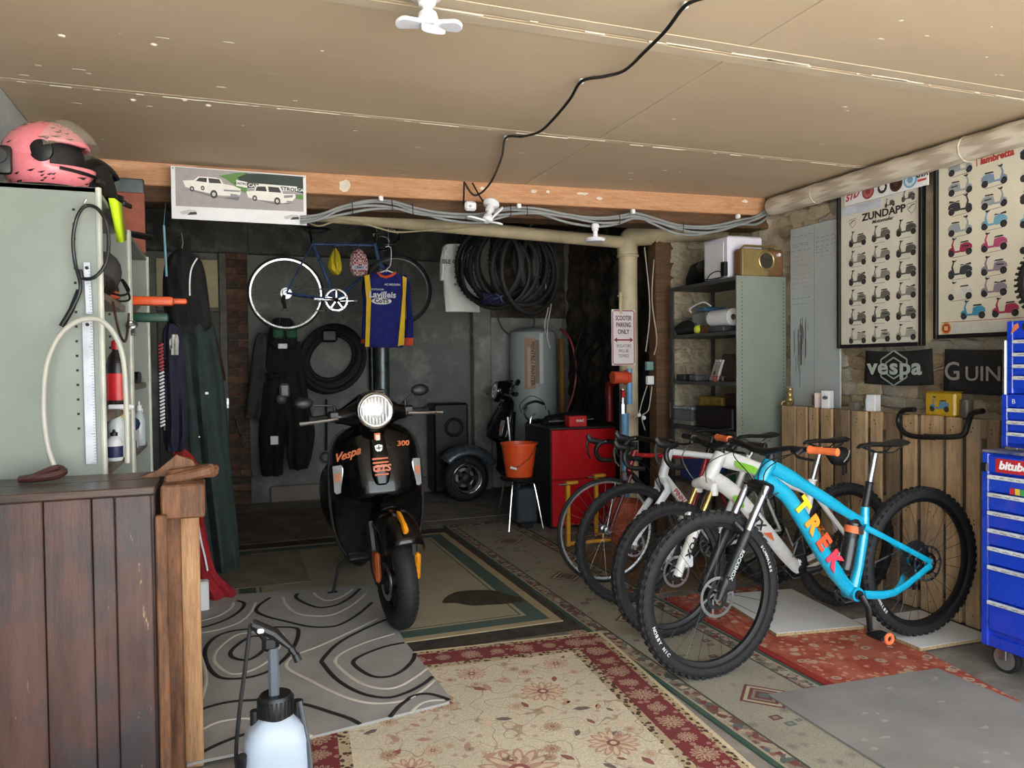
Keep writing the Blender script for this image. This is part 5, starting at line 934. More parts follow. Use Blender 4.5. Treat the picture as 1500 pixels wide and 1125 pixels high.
# ================================================================ scooters
def lerp(tab,z):
    for (a,va),(b,vb) in zip(tab,tab[1:]):
        if (a-z)*(b-z)<=0: return va+(vb-va)*(z-a)/(b-a)
    return tab[0][1] if abs(z-tab[0][0])<abs(z-tab[-1][0]) else tab[-1][1]
HLW=mat('headlamp_reflector',(226,228,230),.18,.6,var=.15,scale=30); GLASSL=mat('lens_clear',(236,240,242),.1,0,alpha=.35)
def vespa(label,loc,rz,lean,steer,body,dark,accent,R=.255,big=True,guard=None,rl=1.,rake=0.):
    root=thing('motor_scooter',label,'scooter',loc); root.rotation_euler=(0,lean,rz)
    def B(m,n,ma,p=root,**k):
        for v in m.v:
            if v.y>.5: v.y=.5+(v.y-.5)*rl
            if rake and v.y<.5 and n!='front_wheel' and n!='mudguard' and p is not None and not p.name.startswith('front_wheel'): v.y+=rake*max(0,v.z-.5)
        return m.build(n,ma,p,world=False,**k)
    
    ST=Matrix.Translation((0,.12,0))@Matrix.Rotation(steer,4,'Z')@Matrix.Translation((0,-.12,0)); RY=Matrix.Rotation(math.pi/2,3,'Y'); w=.054
    # front wheel
    m=M(); pr=[(R-.055+.055*math.cos(a),w*math.sin(a)) for a in [math.radians(-120+20*i) for i in range(13)]]; pr+= [(R-.085,w*.55),(R-.085,-w*.55)]; m.ring_lathe(pr,56,(0,0,R),RY); m.xf(ST); ty=B(m,'front_wheel',RUB)
    m=M()
    for j in range(44):
        a=2*math.pi*j/44
        for s in (-1,1):
            for k in range(3):
                t=.25+.28*k; rr=R-.055+.0555*math.cos(t*1.5); x=s*w*math.sin(t*1.5); aa=a+.05*k; p=Vector((x,rr*math.cos(aa),R+rr*math.sin(aa))); m.box(p,(.02,.0035,.002),Matrix.Rotation(aa-math.pi/2,3,'X')@Matrix.Rotation(s*t*1.5,3,'Y')@Matrix.Rotation(s*.7,3,'Z'))
    m.xf(ST); B(m,'tread_pattern',mat('tread_groove',(8,8,8),.8),ty)['kind']='stuff'
    m=M(); m.ring_lathe([(R-.088,-.045),(R-.078,-.05),(R-.078,.05),(R-.088,.045),(R-.11,.03),(R-.11,-.03)],40,(0,0,R),RY); m.xf(ST); B(m,'rim',SRIM if not big else BLK,ty); m=M(); m.lathe([(.03,-.05),(.05,-.04),(.05,.04),(.03,.05)],20,(0,0,R),RY)
    for j in range(5): a=2*math.pi*j/5; m.box((0,(R-.06)*.5*math.cos(a),R+(R-.06)*.5*math.sin(a)),(.03,.04,R-.11),Matrix.Rotation(a+math.pi/2,3,'X'))
    m.xf(ST); B(m,'wheel_spider',dark,ty)
    if not big: m=M(); [m.torus((sx_*.05,0,R),R-.088,.01,RY,36,8) for sx_ in (-1,1)]; m.xf(ST); B(m,'chrome_rim_edge',CHR,ty)
    pass; m=M(); m.ring_lathe([(.07,-.003),(.1,-.003),(.1,.003),(.07,.003)],28,(-.055,0,R),RY); m.xf(ST); B(m,'brake_disc',STL,ty)
    # mudguard
    m=M(); rs=[]; nphi=18
    for i in range(nphi):
        ph=math.radians(38+i*6.9); cx=Vector((0,-.345*math.cos(ph)*(1 if ph<1.57 else 1.05),R+.012+.375*math.sin(ph)*(1 if big else .9))); inw=Vector((0,math.cos(ph),-math.sin(ph))); hw=.09+.012*math.sin(ph*1.6)
        row=[cx+Vector((hw*math.sin(math.radians(-98+14*j)),0,0))+inw*.09*(1-math.cos(math.radians(-98+14*j))) for j in range(15)]; rs+=row
    m.add(rs,[(i*15+j,i*15+j+1,(i+1)*15+j+1,(i+1)*15+j) for i in range(nphi-1) for j in range(14)]); m.xf(ST); o=B(m,'mudguard',guard or body); md=o.modifiers.new('thickness','SOLIDIFY'); md.thickness=.006
    if accent:
        m=M(); m.tube(smoothpts([(-.012,-.13,R+.38),(-.012,-.19,R+.358),(-.012,-.235,R+.327),(-.01,-.262,R+.295)],4),[.006]*2+[.016]*6+[.02]*4+[.006],8,sq=(.7,1.3)); m.xf(ST); B(m,'mudguard_crest',accent,o)
    # fork link, covers
    m=M(); m.tube([(-.085,.12,R+.3),(-.085,.06,R+.05),(-.085,0,R)],[.03,.03,.028],10); m.xf(ST); B(m,'fork_arm',dark)
    if accent:
        m=M(); m.rbox((.1,-.05,R+.07),(.032,.05,.15),.01,Matrix.Rotation(.25,3,'X')); m.xf(ST); B(m,'brake_caliper',accent); m=M(); m.rbox((.085,-.04,R+.16),(.04,.06,.14),.01); m.xf(ST); B(m,'shock_cover',dark); m=M(); m.rbox((-.095,.02,R+.08),(.03,.08,.16),.012); m.xf(ST); B(m,'orange_cover',mat('burnt_orange',(160,78,34),.4))
    # leg shield
    WT=[(1.06,.07),(1.045,.13),(1.01,.195),(.96,.235),(.9,.252),(.8,.26),(.7,.264),(.6,.264),(.5,.255),(.42,.24),(.36,.215),(.31,.18)]
    YT=[(1.06,.31),(.95,.262),(.85,.225),(.75,.193),(.69,.178),(.665,.185),(.645,.215),(.6,.3),(.45,.34),(.31,.37)]
    zs=[1.06,1.05,1.03,1.0,.97,.93,.88,.82,.76,.71,.685,.668,.655,.64,.6,.55,.5,.44,.38,.34,.31]; n=25; m=M(); vs=[]
    def lsh(s,z): w_=lerp(WT,z); y0=lerp(YT,z); return Vector((s*w_,y0+(.385-y0)*abs(s)**(2.7 if z>.66 else 1.2),z))
    for z in zs: vs+=[lsh(-1+2*j/(n-1),z) for j in range(n)]
    m.add(vs,[(i*n+j,i*n+j+1,(i+1)*n+j+1,(i+1)*n+j) for i in range(len(zs)-1) for j in range(n-1)]); o=B(m,'leg_shield',body,smooth=50); md=o.modifiers.new('thickness','SOLIDIFY'); md.thickness=.02; md.offset=-1; ls=o
    m=M(); m.tube([lsh(-1,z)+Vector((0,.002,0)) for z in zs[2:]],.008,8); m.tube([lsh(1,z)+Vector((0,.002,0)) for z in zs[2:]],.008,8); B(m,'shield_trim',dark,ls)
    # steering cover (tie) with grille
    m=M(); rs=[]
    for z,hw,pr in ((1.03,.03,.004),(1.0,.04,.012),(.93,.045,.018),(.86,.05,.02),(.78,.05,.02),(.74,.035,.012),(.73,.02,.0)):
        y=lerp(YT,z); rs.append([Vector((hw*math.cos(a),y-.004-pr*max(0,math.sin(a))+.01*(math.sin(a)<0),z)) for a in [2*math.pi*i/16 for i in range(16)]])
    m.rings(rs); tie=B(m,'steering_cover',body)
    fy=lambda z,o=.026:lerp(YT,z)-o
    if big:
        for k in range(5):
            z=.872-.021*k; hw=.044 if k<3 else .038; m=M(); m.rbox((0,fy(z),z),(hw*2,.008,.011),.003); B(m,'grille_bar',mat('copper_orange',(206,112,70),.4),tie)
        m=M(); addtext(m,'GTS',.05,Fr((0,fy(.82,.033),.82),(1,0,0),(0,.2,1)),1.1,.2,.03); B(m,'grille_lettering',mat('copper_orange',(206,112,70),.4),tie,smooth=0)
        m=M(); m.rbox((0,fy(.985,.02),.985),(.034,.006,.046),.002); b=B(m,'square_badge',flat('d8733c'),tie); m=M(); m.rbox((0.002,fy(.985,.024),.983),(.022,.004,.032),.001); B(m,'badge_centre',flat('d8d4d0'),b)
        m=M(); m.prism([(-.022,.016),(-.018,-.008),(0,-.026),(.018,-.008),(.022,.016),(0,.022)],Fr((0,fy(.925,.02),.925),(1,0,0),(0,.25,1)),.004); b=B(m,'shield_badge',STL,tie); m=M(); m.b2((-.003,fy(.925,.026),.905),(.003,fy(.925,.024),.943)); m.b2((-.014,fy(.925,.026),.925),(.014,fy(.925,.024),.931)); B(m,'cross',BLK,b)
        m=M(); addtext(m,'Vespa',.062,Fr(lsh(-.66,.9)+Vector((0,-.006,0)),(1,-.42,.32),(0,.2,1)),1.05,.35,.025,.002); B(m,'script_lettering',mat('copper_orange',(206,112,70),.4),ls,smooth=0); m=M(); addtext(m,'300',.04,Fr(lsh(.6,.935)+Vector((0,-.006,0)),(1,.4,-.06),(0,.25,1)),1.35,.1,.03,.002); B(m,'number_lettering',mat('copper_orange',(206,112,70),.4),ls,smooth=0)
    else:
        m=M(); addtext(m,'vespa',.06,Fr(lsh(-.55,.93)+Vector((0,-.006,0)),(1,-.4,.1),(0,.2,1)),1.1,.3,.03,.002); B(m,'script_lettering',flat('d0d4d4'),ls,smooth=0)
    # indicators
    for s in (-1,1):
        m=M(); P=[(.03,.075),(-.022,.08),(-.032,.06),(-.02,-.07),(.02,-.082),(.034,-.07)]; 
        if s<0: P=[(-x,y) for x,y in P]
        c=lsh(s*.83,.765)+Vector((-s*.004,-.0,0)); T=Fr(c,(1,s*.62,0),(s*.03,.06,1)); m.prism(P,T,.012); il=B(m,'indicator',HLW,ls,bevel=.003); m=M(); m.prism([(x*.6,y*.3+.012) for x,y in P],T@TT(0,0,.013),.003); B(m,'amber_bulb',flat('b8785a'),il)
    # headset
    HS=ST; m=M(); rs=[]
    for x,r,zz in ((-.2,.036,1.11),(-.16,.045,1.112),(-.11,.07,1.12),(-.06,.095,1.13),(0,.105,1.135),(.06,.095,1.13),(.11,.07,1.12),(.16,.045,1.112),(.2,.036,1.11)): rs.append([Vector((x,.31+r*1.05*math.cos(a),zz+r*math.sin(a))) for a in [2*math.pi*i/18 for i in range(18)]])
    m.rings(rs); m.lathe([(.075,.0),(.085,.06),(.09,.12)],20,(0,.29,1.02)); m.xf(HS); hs=B(m,'headset',body)
    m=M(); m.lathe([(.105,0),(.104,.05),(.1,.1)],32,(0,.31,1.135),Matrix.Rotation(math.pi/2,3,'X')); m.xf(HS); B(m,'lamp_housing',body,hs); m=M(); m.torus((0,.207,1.135),.093,.009,Matrix.Rotation(math.pi/2,3,'X'),36,8); m.xf(HS); B(m,'headlight_rim',CHR,hs)
    m=M(); m.lathe([(.09,0),(.07,.012),(.03,.02),(.004,.022)],32,(0,.212,1.135),Matrix.Rotation(math.pi/2,3,'X')); m.xf(HS); hl=B(m,'headlight',HLW,hs)
    m=M(); 
    for k in range(-4,5): hgt=math.sqrt(max(0,.085**2-(k*.018)**2)); m.box((k*.018,.196,1.135),(.003,.003,hgt*1.7))
    m.cyl((0,.2,1.135),(0,.186,1.135),.018,n=16); m.xf(HS); B(m,'headlight_ribs',ALU,hl)
    for s in (-1,1):
        m=M(); m.cyl((s*.19,.31,1.11),(s*.315,.325,1.105),.02,n=14); m.cyl((s*.315,.325,1.105),(s*.335,.327,1.104),.024,n=14); m.xf(HS); B(m,'grip',BLKM,hs)
        m=M(); m.rbox((s*.21,.30,1.115),(.06,.06,.06),.01); m.cyl((s*.2,.3,1.14),(s*.2,.3,1.175),.01,n=8); m.xf(HS); B(m,'switch_block',BLK,hs)
        m=M(); m.tube([(s*.2,.25,1.105),(s*.26,.235,1.1),(s*.4,.25,1.092)],[.009,.008,.011],8); m.xf(HS); B(m,'brake_lever',STL,hs)
        mx,mz=((-.36,1.185) if s<0 else (.3,1.215)); m=M(); m.tube(smoothpts([(s*.17,.31,1.14),(s*.2,.32,1.17),(mx*.9,.33,mz)],4),.006,8); m.ell((mx,.33,mz+.01),(.055,.022,.034),None,14,8); m.xf(HS); B(m,'mirror',BLK,hs)
    m=M(); m.rbox((0.05,.33,1.235),(.07,.07,.02),.006); m.cyl((.05,.33,1.2),(.05,.33,1.23),.02,n=12); m.xf(HS); B(m,'clamp_mount',BLK,hs)
    # floor, body, seat, rear wheel
    m=M(); m.rbox((0,.58,.31),(.4,.5,.05),.02); m.tube([(0,.37,.9),(0,.42,.6),(0,.46,.34)],[.09,.1,.14],12); B(m,'floorboard',dark)
    for s in (-1,1):
        m=M(); rs=[]
        for y,hx,z0,z1 in ((.78,.02,.42,.62),(.84,.06,.33,.7),(.95,.1,.3,.75),(1.1,.115,.31,.76),(1.28,.105,.36,.75),(1.45,.07,.45,.72),(1.56,.02,.55,.66)): rs.append([Vector((s*(.14+hx*max(-.6,math.cos(a))),y,(z0+z1)/2+(z1-z0)/2*math.sin(a))) for a in [2*math.pi*i/16 for i in range(16)]])
        m.rings(rs); B(m,'side_cowl',body)
    m=M(); m.rbox((0,1.12,.58),(.26,.8,.34),.05,None,3); B(m,'tail_body',body); m=M(); rs=[]
    for y,wd,zz,h in ((.7,.07,.78,.02),(.76,.11,.79,.04),(1.0,.14,.79,.05),(1.15,.15,.815,.055),(1.4,.13,.82,.05),(1.5,.08,.82,.02)): rs.append([Vector((wd*math.cos(a),y,zz+h*math.sin(a))) for a in [2*math.pi*i/16 for i in range(16)]])
    m.rings(rs); B(m,'seat',BLKM); m=M(); m.torus((0,1.36,R),R-.055,.055,RY,40,10); rw=B(m,'rear_wheel',RUB); m=M(); m.cyl((-.04,1.36,R),(.04,1.36,R),.15,n=28); B(m,'rear_hub',dark,rw)
    m=M(); m.tube([(-.05,.85,.28),(-.2,.8,.15),(-.24,.78,.012)],.009,8); m.rbox((-.245,.78,.008),(.06,.03,.014),.004); B(m,'side_stand',BLKM); m=M(); m.tube([(.16,.9,.24),(.2,1.1,.25),(.2,1.5,.28)],[.03,.06,.055],12); B(m,'exhaust',dark)
    return root
VBL=mat('scooter_black_gloss',(5,5,5),.22,var=.1,spec=.3,coat=.3); VDK=mat('scooter_dark_plastic',(18,18,18),.5); AMB=mat('amber_orange',(238,152,26),.4)
vespa('black scooter with orange details and round headlight on the sisal rug',(.82,3.97,.03),math.radians(-1),math.radians(-2.6),math.radians(6),VBL,VDK,AMB)
vespa('small dark scooter with grey mudguard by the back wall',(2.31,7.6,.005),math.radians(-103),0,math.radians(12),mat('second_scooter_black',(18,18,19),.3,coat=.5),VDK,None,.24,False,mat('gunmetal_grey',(92,100,108),.3,.4),.72,.18)
# ================================================================ left side: old bench, cabinets, clothes, helmets
t=NT('old_stained_wood'); v=t.scaled((9,9,1.0)); f=t.noise(2.,6,v,.6); g=t.noise(12.,4,v,.7); bl=t.noise(3.2,5,t.scaled((1.2,1,.8)),.65)
c=t.mix(t.maprange(f,.3,.7),lin((98,70,62)),lin((64,45,41))); c=t.mix(t.maprange(bl,.46,.58,0,.85),c,lin((60,57,60))); c=t.mix(t.maprange(t.noise(2.1,4),.45,.65,0,.8),c,lin((46,34,33))); c=t.mix(t.maprange(t.noise(5.,6,t.scaled((6,6,1.4)),.75),.66,.72,0,.8),c,lin((176,138,108)))
t.fin(c,.42,0,.4); t.bump(g,.2,.004); OLD=t.mat; OLD2=wood('old_stained_top',(96,72,58),(56,42,36),(1.2,14,14),.28,grey=(60,58,58)); RAW=wood('raw_pine_edge',(196,154,112),(146,104,70),(14,14,1.1),.6); BARK=wood('split_wood',(140,96,66),(70,46,34),(10,10,1.5),.6)
bn=thing('old_bench','tall old dark stained plank bench against the grey cabinet','bench',(-.5,2.8,0)); ZT=1.04; Yf=2.61
ed=[-.87]+[ony(x,850,Yf).x for x in (65,136,170,224)]
for a,b in zip(ed,ed[1:]):
    m=M(); m.rbox(((a+b)/2,Yf+.014,ZT/2-.012),(b-a-.003,.026,ZT-.03),.003); m.build('front_plank',OLD,bn)
for i,(y0,y1) in enumerate(((Yf-.005,2.79),(2.795,2.985))):
    m=M(); m.rbox((-.54,(y0+y1)/2,ZT-.013),(.66,y1-y0,.026),.004); m.build('top_plank',OLD2,bn)
m=M(); m.b2((-.245,Yf+.03,.02),(-.215,2.98,ZT-.03)); m.build('end_panel',OLD,bn,bevel=.004)
m=M(); m.rbox((-.196,Yf+.02,.48),(.032,.035,.93),.004); m.build('end_post',BARK,bn)
m=M(); m.rbox((-.175,2.8,.47),(.05,.07,.93),.004); m.build('inner_lath',BARK,bn); m=M(); m.rbox((-.135,2.9,.48),(.08,.03,.95),.004); m.build('raw_lath',RAW,bn)
m=M(); m.rbox((-.135,2.74,.975),(.13,.14,.11),.006); m.build('corner_block',BARK,bn); m=M()
for k in range(4): m.rbox((-.12+.006*k,2.78+.035*k,1.045+.007*(k%2)),(.15,.05,.035),.008,Matrix.Rotation(.1*k-.2,3,'Y'))
m.build('splintered_rail',BARK,bn); m=M(); m.prism([(-.22,0),(-.02,0),(-.05,.05),(-.1,.07),(-.16,.02)],Fr((-.06,2.86,1.04),(1,0,0),(0,.0,1)),.03); m.build('rail_end',BARK,bn)
m=M(); 
pass
m=M(); m.rbox((-.45,2.8,.02),(.6,.3,.04),.006); m.build('plinth',OLD,bn)
# ---- cabinets
def cabinet(label,y0,y1,shelves):
    t=thing('steel_cabinet',label,'cabinet',(-.63,(y0+y1)/2,0)); x0,x1,zt=-.868,-.40,2.03
    m=M(); m.b2((x0,y0,0),(x1,y0+.015,zt)); pn=m.build('side_panel',GREYCAB,t,bevel=.003); m=M(); m.b2((x0,y1-.015,0),(x1,y1,zt)); m.build('side_panel',GREYCAB,t,bevel=.003); m=M(); m.b2((x0,y0+.015,0),(x0+.01,y1-.015,zt)); m.build('back_panel',GREYCAB,t)
    m=M(); m.b2((x0,y0,zt-.02),(x1,y1,zt)); m.build('top',GREYCAB,t,bevel=.003)
    for y in (y0+.007,y1-.007): m=M(); m.tube([(x1,y,0),(x1,y,zt)],.011,10); m.build('rounded_edge',mat('pale_edge',(186,188,176),.35),t)
    for z in shelves: m=M(); m.b2((x0+.01,y0+.016,z-.03),(x1-.015,y1-.016,z)); m.build('shelf',mat('shelf_brown_grey',(120,114,104),.5),t,bevel=.003)
    m=M()
    for k in range(30): z=.5+.05*k; m.box((x1-.08,y1-.0165,z),(.008,.003,.01)); m.box((x1-.08,y0+.0165,z),(.008,.003,.01)); 
    for k in range(16): m.box((x1-.075,y0-.001,1.2+.05*k),(.008,.003,.008))
    m.build('slot_holes',BLKM,pn)['kind']='stuff'
    return t
s1=[1.69,1.235,1.03,.4]; s2=[1.70,1.33,1.0,.4]
cabinet('grey steel cabinet nearest the old bench with steel rule on its side',3.0,3.88,s1); cabinet('grey steel cabinet beside the hanging overalls',3.895,4.77,s2)
def bottle(label,p,h,r,body,cap,lab=None,trig=False,name='bottle'):
    t=thing(name,label,'bottle',p); m=M(); m.lathe([(r*.9,0),(r,.006),(r,h*.62),(r*.75,h*.74),(r*.38,h*.82),(r*.38,h*.86)],18,p); m.build('body',body,t); m=M(); p=Vector(p)
    if trig: m.cyl(p+Vector((0,0,h*.86)),p+Vector((0,0,h*.92)),r*.45,n=14); m.rbox(p+Vector((.02,-.01,h*.97)),(.1,.026,h*.1),.006); m.tube([p+Vector((.04,-.01,h*.93)),p+Vector((.05,-.01,h*.82))],[.008,.006],6); m.build('trigger_head',cap,t)
    else: m.lathe([(r*.44,h*.84),(r*.44,h*.96),(r*.2,h*.97),(r*.12,h*1.06)],16,p); m.build('cap',cap,t)
    if lab: m=M(); m.lathe([(r+.001,h*.12),(r+.001,h*.5)],18,p,None,False); m.build('label_band',lab,t,smooth=60)
    return t
CY1=lambda px:onx(px,600,-.435).y
RED=mat('red_plastic',(200,36,40),.4); DKB=mat('dark_bottle',(34,30,32),.3)
bottle('dark bottle with red label and red cap in the near cabinet',(-.435,CY1(172),s1[1]),.3,.042,DKB,RED,RED); bottle('dark bottle with white label beside the red capped one',(-.435,CY1(183),s1[1]),.2,.036,DKB,WHT,WHT)
bottle('clear bottle with red top at the back of the near cabinet shelf',(-.52,CY1(172),s1[1]),.34,.035,mat('pale_bottle',(200,206,210),.3),RED,WHT)
bottle('white spray bottle on the lowest visible shelf of the near cabinet',(-.435,CY1(170),s1[2]),.22,.036,mat('milky_plastic',(206,212,214),.3),WHT,None,True,'spray_bottle')
bottle('small white and blue bottle beside the spray bottle',(-.43,CY1(165)-.02,s1[2]),.12,.032,WHT,BLK,mat('navy_label',(40,44,90),.5))
yj=3.76
t=thing('oil_jug','yellow plastic oil jug with hollow handle in the near cabinet','jug',(-.45,yj,s1[2])); YJ=mat('jug_yellow',(206,178,112),.4); m=M(); T=Fr((-.44,yj-.07,s1[2]),(0,1,0),(0,0,1)); hole=[(.05,.1),(.05,.16),(.085,.17),(.09,.1)]; m.rbox((-.45,yj,s1[2]+.04),(.09,.16,.08),.012); m.rbox((-.45,yj+.065,s1[2]+.13),(.085,.035,.12),.01); m.rbox((-.45,yj-.065,s1[2]+.13),(.085,.035,.12),.01); m.rbox((-.45,yj,s1[2]+.2),(.085,.16,.035),.012); m.build('body',YJ,t); m=M(); m.cyl((-.45,yj-.05,s1[2]+.215),(-.45,yj-.05,s1[2]+.245),.02,n=14); m.build('cap',BLK,t)
t=thing('power_drill','black corded power tool lying on the upper shelf of the near cabinet','power tool',(-.5,3.58,s1[0])); z=s1[0]; m=M(); m.tube([(-.46,3.38,z+.05),(-.46,3.53,z+.055),(-.46,3.66,z+.05),(-.46,3.72,z+.045)],[.03,.045,.045,.02],12); m.tube([(-.46,3.50,z+.05),(-.44,3.48,z+.035)],[.03,.025],10); m.build('body',BLK,t); m=M(); m.cyl((-.46,3.72,z+.046),(-.46,3.78,z+.046),.014,n=10); m.build('chuck',STL,t); m=M(); m.tube(smoothpts([(-.44,3.48,z+.03),(-.4,3.58,z+.02),(-.39,3.78,z+.06),(-.41,3.70,z+.1),(-.39,3.80,z+.03),(-.42,3.78,z+.012),(-.45,3.63,z+.01)]),.005,6); m.build('cord',BLK,t); m=M(); m.rbox((-.43,3.58,z+.02),(.05,.07,.03),.008); m.build('orange_switch',mat('rusty_orange',(196,84,52),.5),t)
m=M(); m.tube(smoothpts([(-.395,3.28,z-.03),(-.39,3.4,z-.14),(-.39,3.6,z-.17),(-.395,3.76,z-.09),(-.395,3.8,z-.04)]),.005,8); item(m,'metal_hoop',mat('rusty_wire',(110,84,64),.5,.6),'thin rusty wire hoop hanging below the power tool shelf','wire')
t=thing('hose_clamp','small shiny hose clamp hanging on the near cabinet edge','clamp',(-.39,3.82,1.62)); m=M(); m.torus((-.385,3.8,1.6),.022,.006,Matrix.Rotation(.6,3,'X'),16,6); m.build('band',STL,t); m=M(); m.rbox((-.38,3.8,1.565),(.02,.02,.03),.004); m.build('screw',CHR,t)
m=M(); m.ell((-.48,3.72,1.79+.03),(.07,.06,.09),None,12,8); item(m,'sanding_disc',mat('disc_dark',(60,58,56),.8),'round dark sanding pad at the back of the near cabinet','pad')
# second cabinet contents
z=s2[0]; ORH=mat('handle_orange',(232,92,36),.4); GRH=mat('handle_green',(24,72,58),.45)
for lab,c,dz,dy,ln in (('shears with bright orange handles sticking out of the far cabinet',ORH,.035,4.15,.2),('saw with dark green handle below the orange handled shears',GRH,-.035,4.08,.16)):
    t=thing('hand_saw' if c is GRH else 'garden_shears',lab,'tool',(-.36,dy,z+.01 if dz>0 else z-.065)); zz_=z+dz if dz>0 else z-.05; m=M(); m.rbox((-.33,dy,zz_),(ln,.05,.045),.014,None,2)
    if c is ORH: m.rbox((-.28,dy+.14,zz_+.012),(ln*1.05,.035,.03),.012,None,2)
    m.build('handle',c,t); m=M(); m.rbox((-.55,dy+.03,zz_),(.3,.05,.006),.002); m.build('blade',STL,t)
t=thing('product_carton','white and blue carton on the upper shelf of the far cabinet','carton',(-.44,4.0,z)); m=M(); m.rbox((-.44,4.02,z+.085),(.06,.07,.165),.003); m.build('carton',WHT,t); m=M(); m.b2((-.482,3.984,z+.01),(-.418,3.985,z+.06)); m.b2((-.4195,3.99,z+.01),(-.419,4.05,z+.06)); m.build('blue_panel',mat('soft_blue',(140,170,210),.5),t)
bottle('brown glass jar with pale lid behind the white carton',(-.5,4.25,z),.14,.04,mat('jar_brown',(140,116,90),.4),mat('lid_pale',(200,196,186),.4),None,False,'jar')
m=M(); m.ell((-.5,4.5,z+.035),(.09,.12,.035),None,12,6); item(m,'crumpled_rag',mat('rag_grey',(150,140,126),.9),'crumpled grey rag on the far cabinet upper shelf','rag')
m=M(); m.cyl((-.62,4.3,s2[1]+.031),(-.40,4.25,s2[1]+.031),.03,n=18); item(m,'steel_roll',CHR,'shiny steel roll on the middle shelf of the far cabinet','roll')
z=s2[2]; t=thing('plastic_tub','white plastic tub holding a blue cloth in the far cabinet','tub',(-.5,4.25,z)); m=M(); m.rbox((-.5,4.25,z+.06),(.16,.22,.12),.01); m.build('tub',WHT,t); m=M(); m.ell((-.48,4.24,z+.13),(.08,.1,.05),None,12,8); m.build('cloth',mat('blue_cloth',(24,58,96),.9),t)
bottle('clear tall bottle with white cap beside the white tub',(-.43,4.5,z),.22,.03,mat('clear_tall',(190,200,206),.2),WHT); bottle('small blue bottle on the far cabinet lower shelf',(-.43,4.05,z),.1,.03,mat('blue_small',(60,70,130),.4),WHT)
t=thing('sticky_hook','small white adhesive hook inside the far cabinet','hook',(-.45,4.74,1.14)); m=M(); m.rbox((-.45,4.75,1.16),(.03,.008,.05),.003); m.build('plate',WHT,t); m=M(); m.tube([(-.45,4.745,1.15),(-.45,4.73,1.14),(-.45,4.73,1.16)],.004,6); m.build('peg',WHT,t)
# striped rope
t=thing('striped_rope','striped black white and red rope hanging beside the far cabinet','rope',(-.34,4.84,1.0)); m=M(); m.tube([(-.34,4.84,1.55),(-.345,4.84,1.3),(-.335,4.84,1.05)],.012,8); m.build('core',BLK,t)
m=M()
for k in range(24): m.use(1 if k<8 else 0); z=1.54-.02*k; m.tube([(-.352,4.83,z-.006),(-.34,4.826,z),(-.328,4.83,z+.006)],.006,6)
m.build('stripes',[WHT,mat('rope_red',(190,70,84),.7)],t)['kind']='stuff'
# ---- rulers, cable loop, conduit hoop on the near cabinet
def ruler(label,x0,y0,x1,y1,w,Y):
    a=ony(x0,y0,Y); b=ony(x1,y1,Y); t=thing('steel_ruler',label,'ruler',b); c=(a+b)/2; L=(a-b).length; R=Matrix.Rotation(math.atan2(a.x-b.x,a.z-b.z),3,'Y'); m=M(); m.rbox(c,(w,.003,L),.001,R); m.build('blade',mat('ruler_steel',(170,174,182),.4,.5),t); m=M(); k=int(L/.01)
    for i in range(k): ln=.014 if i%10==0 else .007; q=c+R@Vector((w/2-ln/2-.001,-.0018,-L/2+.01*i+.005)); m.box(q,(ln,.0006,.0012),R)
    m.build('graduations',BLKM,t)['kind']='stuff'; m=M(); q=a+R@Vector((0,-.003,-.02)); m.cyl(q,q+Vector((0,-.003,0)),.006,n=10); m.build('hanging_hole',BLKM,t)
ruler('long steel rule hanging on the near cabinet down to the bench',128,467,134,680,.034,2.99); ruler('short steel rule hanging above the long steel rule',127,384,131,460,.021,2.985)
lp=[(90,478),(108,448),(118,420),(110,385),(107,350),(113,318),(125,302),(142,305),(155,325),(159,355),(155,385),(140,405),(122,408),(118,395)]
m=M(); m.tube(smoothpts([ony(x,y,2.975-.008*(i%3)) for i,(x,y) in enumerate(lp)],5),[.006]*66 if 0 else .006,8); t=thing('rubber_loop','black rubber tie loop hooked on the near cabinet side','loop',ony(90,478,2.97)); m.build('loop',BLK,t); m=M(); m.tube([ony(x,y,2.98) for x,y in ((126,292),(123,297),(126,303),(129,299))],.003,6); m.build('hook',STL,t); m=M(); m.tube([ony(x,y,2.985) for x,y in ((90,478),(104,455),(116,425))],.009,8); m.build('thick_end',BLK,t)
hp=[(80,684),(70,655),(64,610),(64,570),(68,535),(78,507),(92,486),(110,472),(130,467),(148,470),(163,483),(174,503),(181,530),(184,570),(186,620),(187,678)]
t=thing('flexible_conduit','pale flexible conduit hoop rising from the old bench','conduit',ony(80,684,2.9)); m=M(); m.tube(smoothpts([ony(x,y,2.9) for i,(x,y) in enumerate(hp)],5),.0085,10); m.build('conduit',mat('ivory_tube',(172,170,160),.45,var=.08),t)
m=M(); q=ony(78,692,2.87); q.z=ZT+.018
m.tube(smoothpts([q+Vector((-.09,-.02,-.006)),q+Vector((-.05,-.03,.0)),q+Vector((-.02,.0,.012)),q+Vector((.01,.02,.02)),q+Vector((.03,.0,.01)),q+Vector((.0,-.02,0)),q+Vector((-.06,-.03,-.004))],4),.013,8)
for v in m.v: v.z=max(v.z,ZT+.001)
item(m,'leather_strap',mat('oxblood_leather',(72,40,38),.35),'knotted oxblood leather strap lying on the old bench','strap')
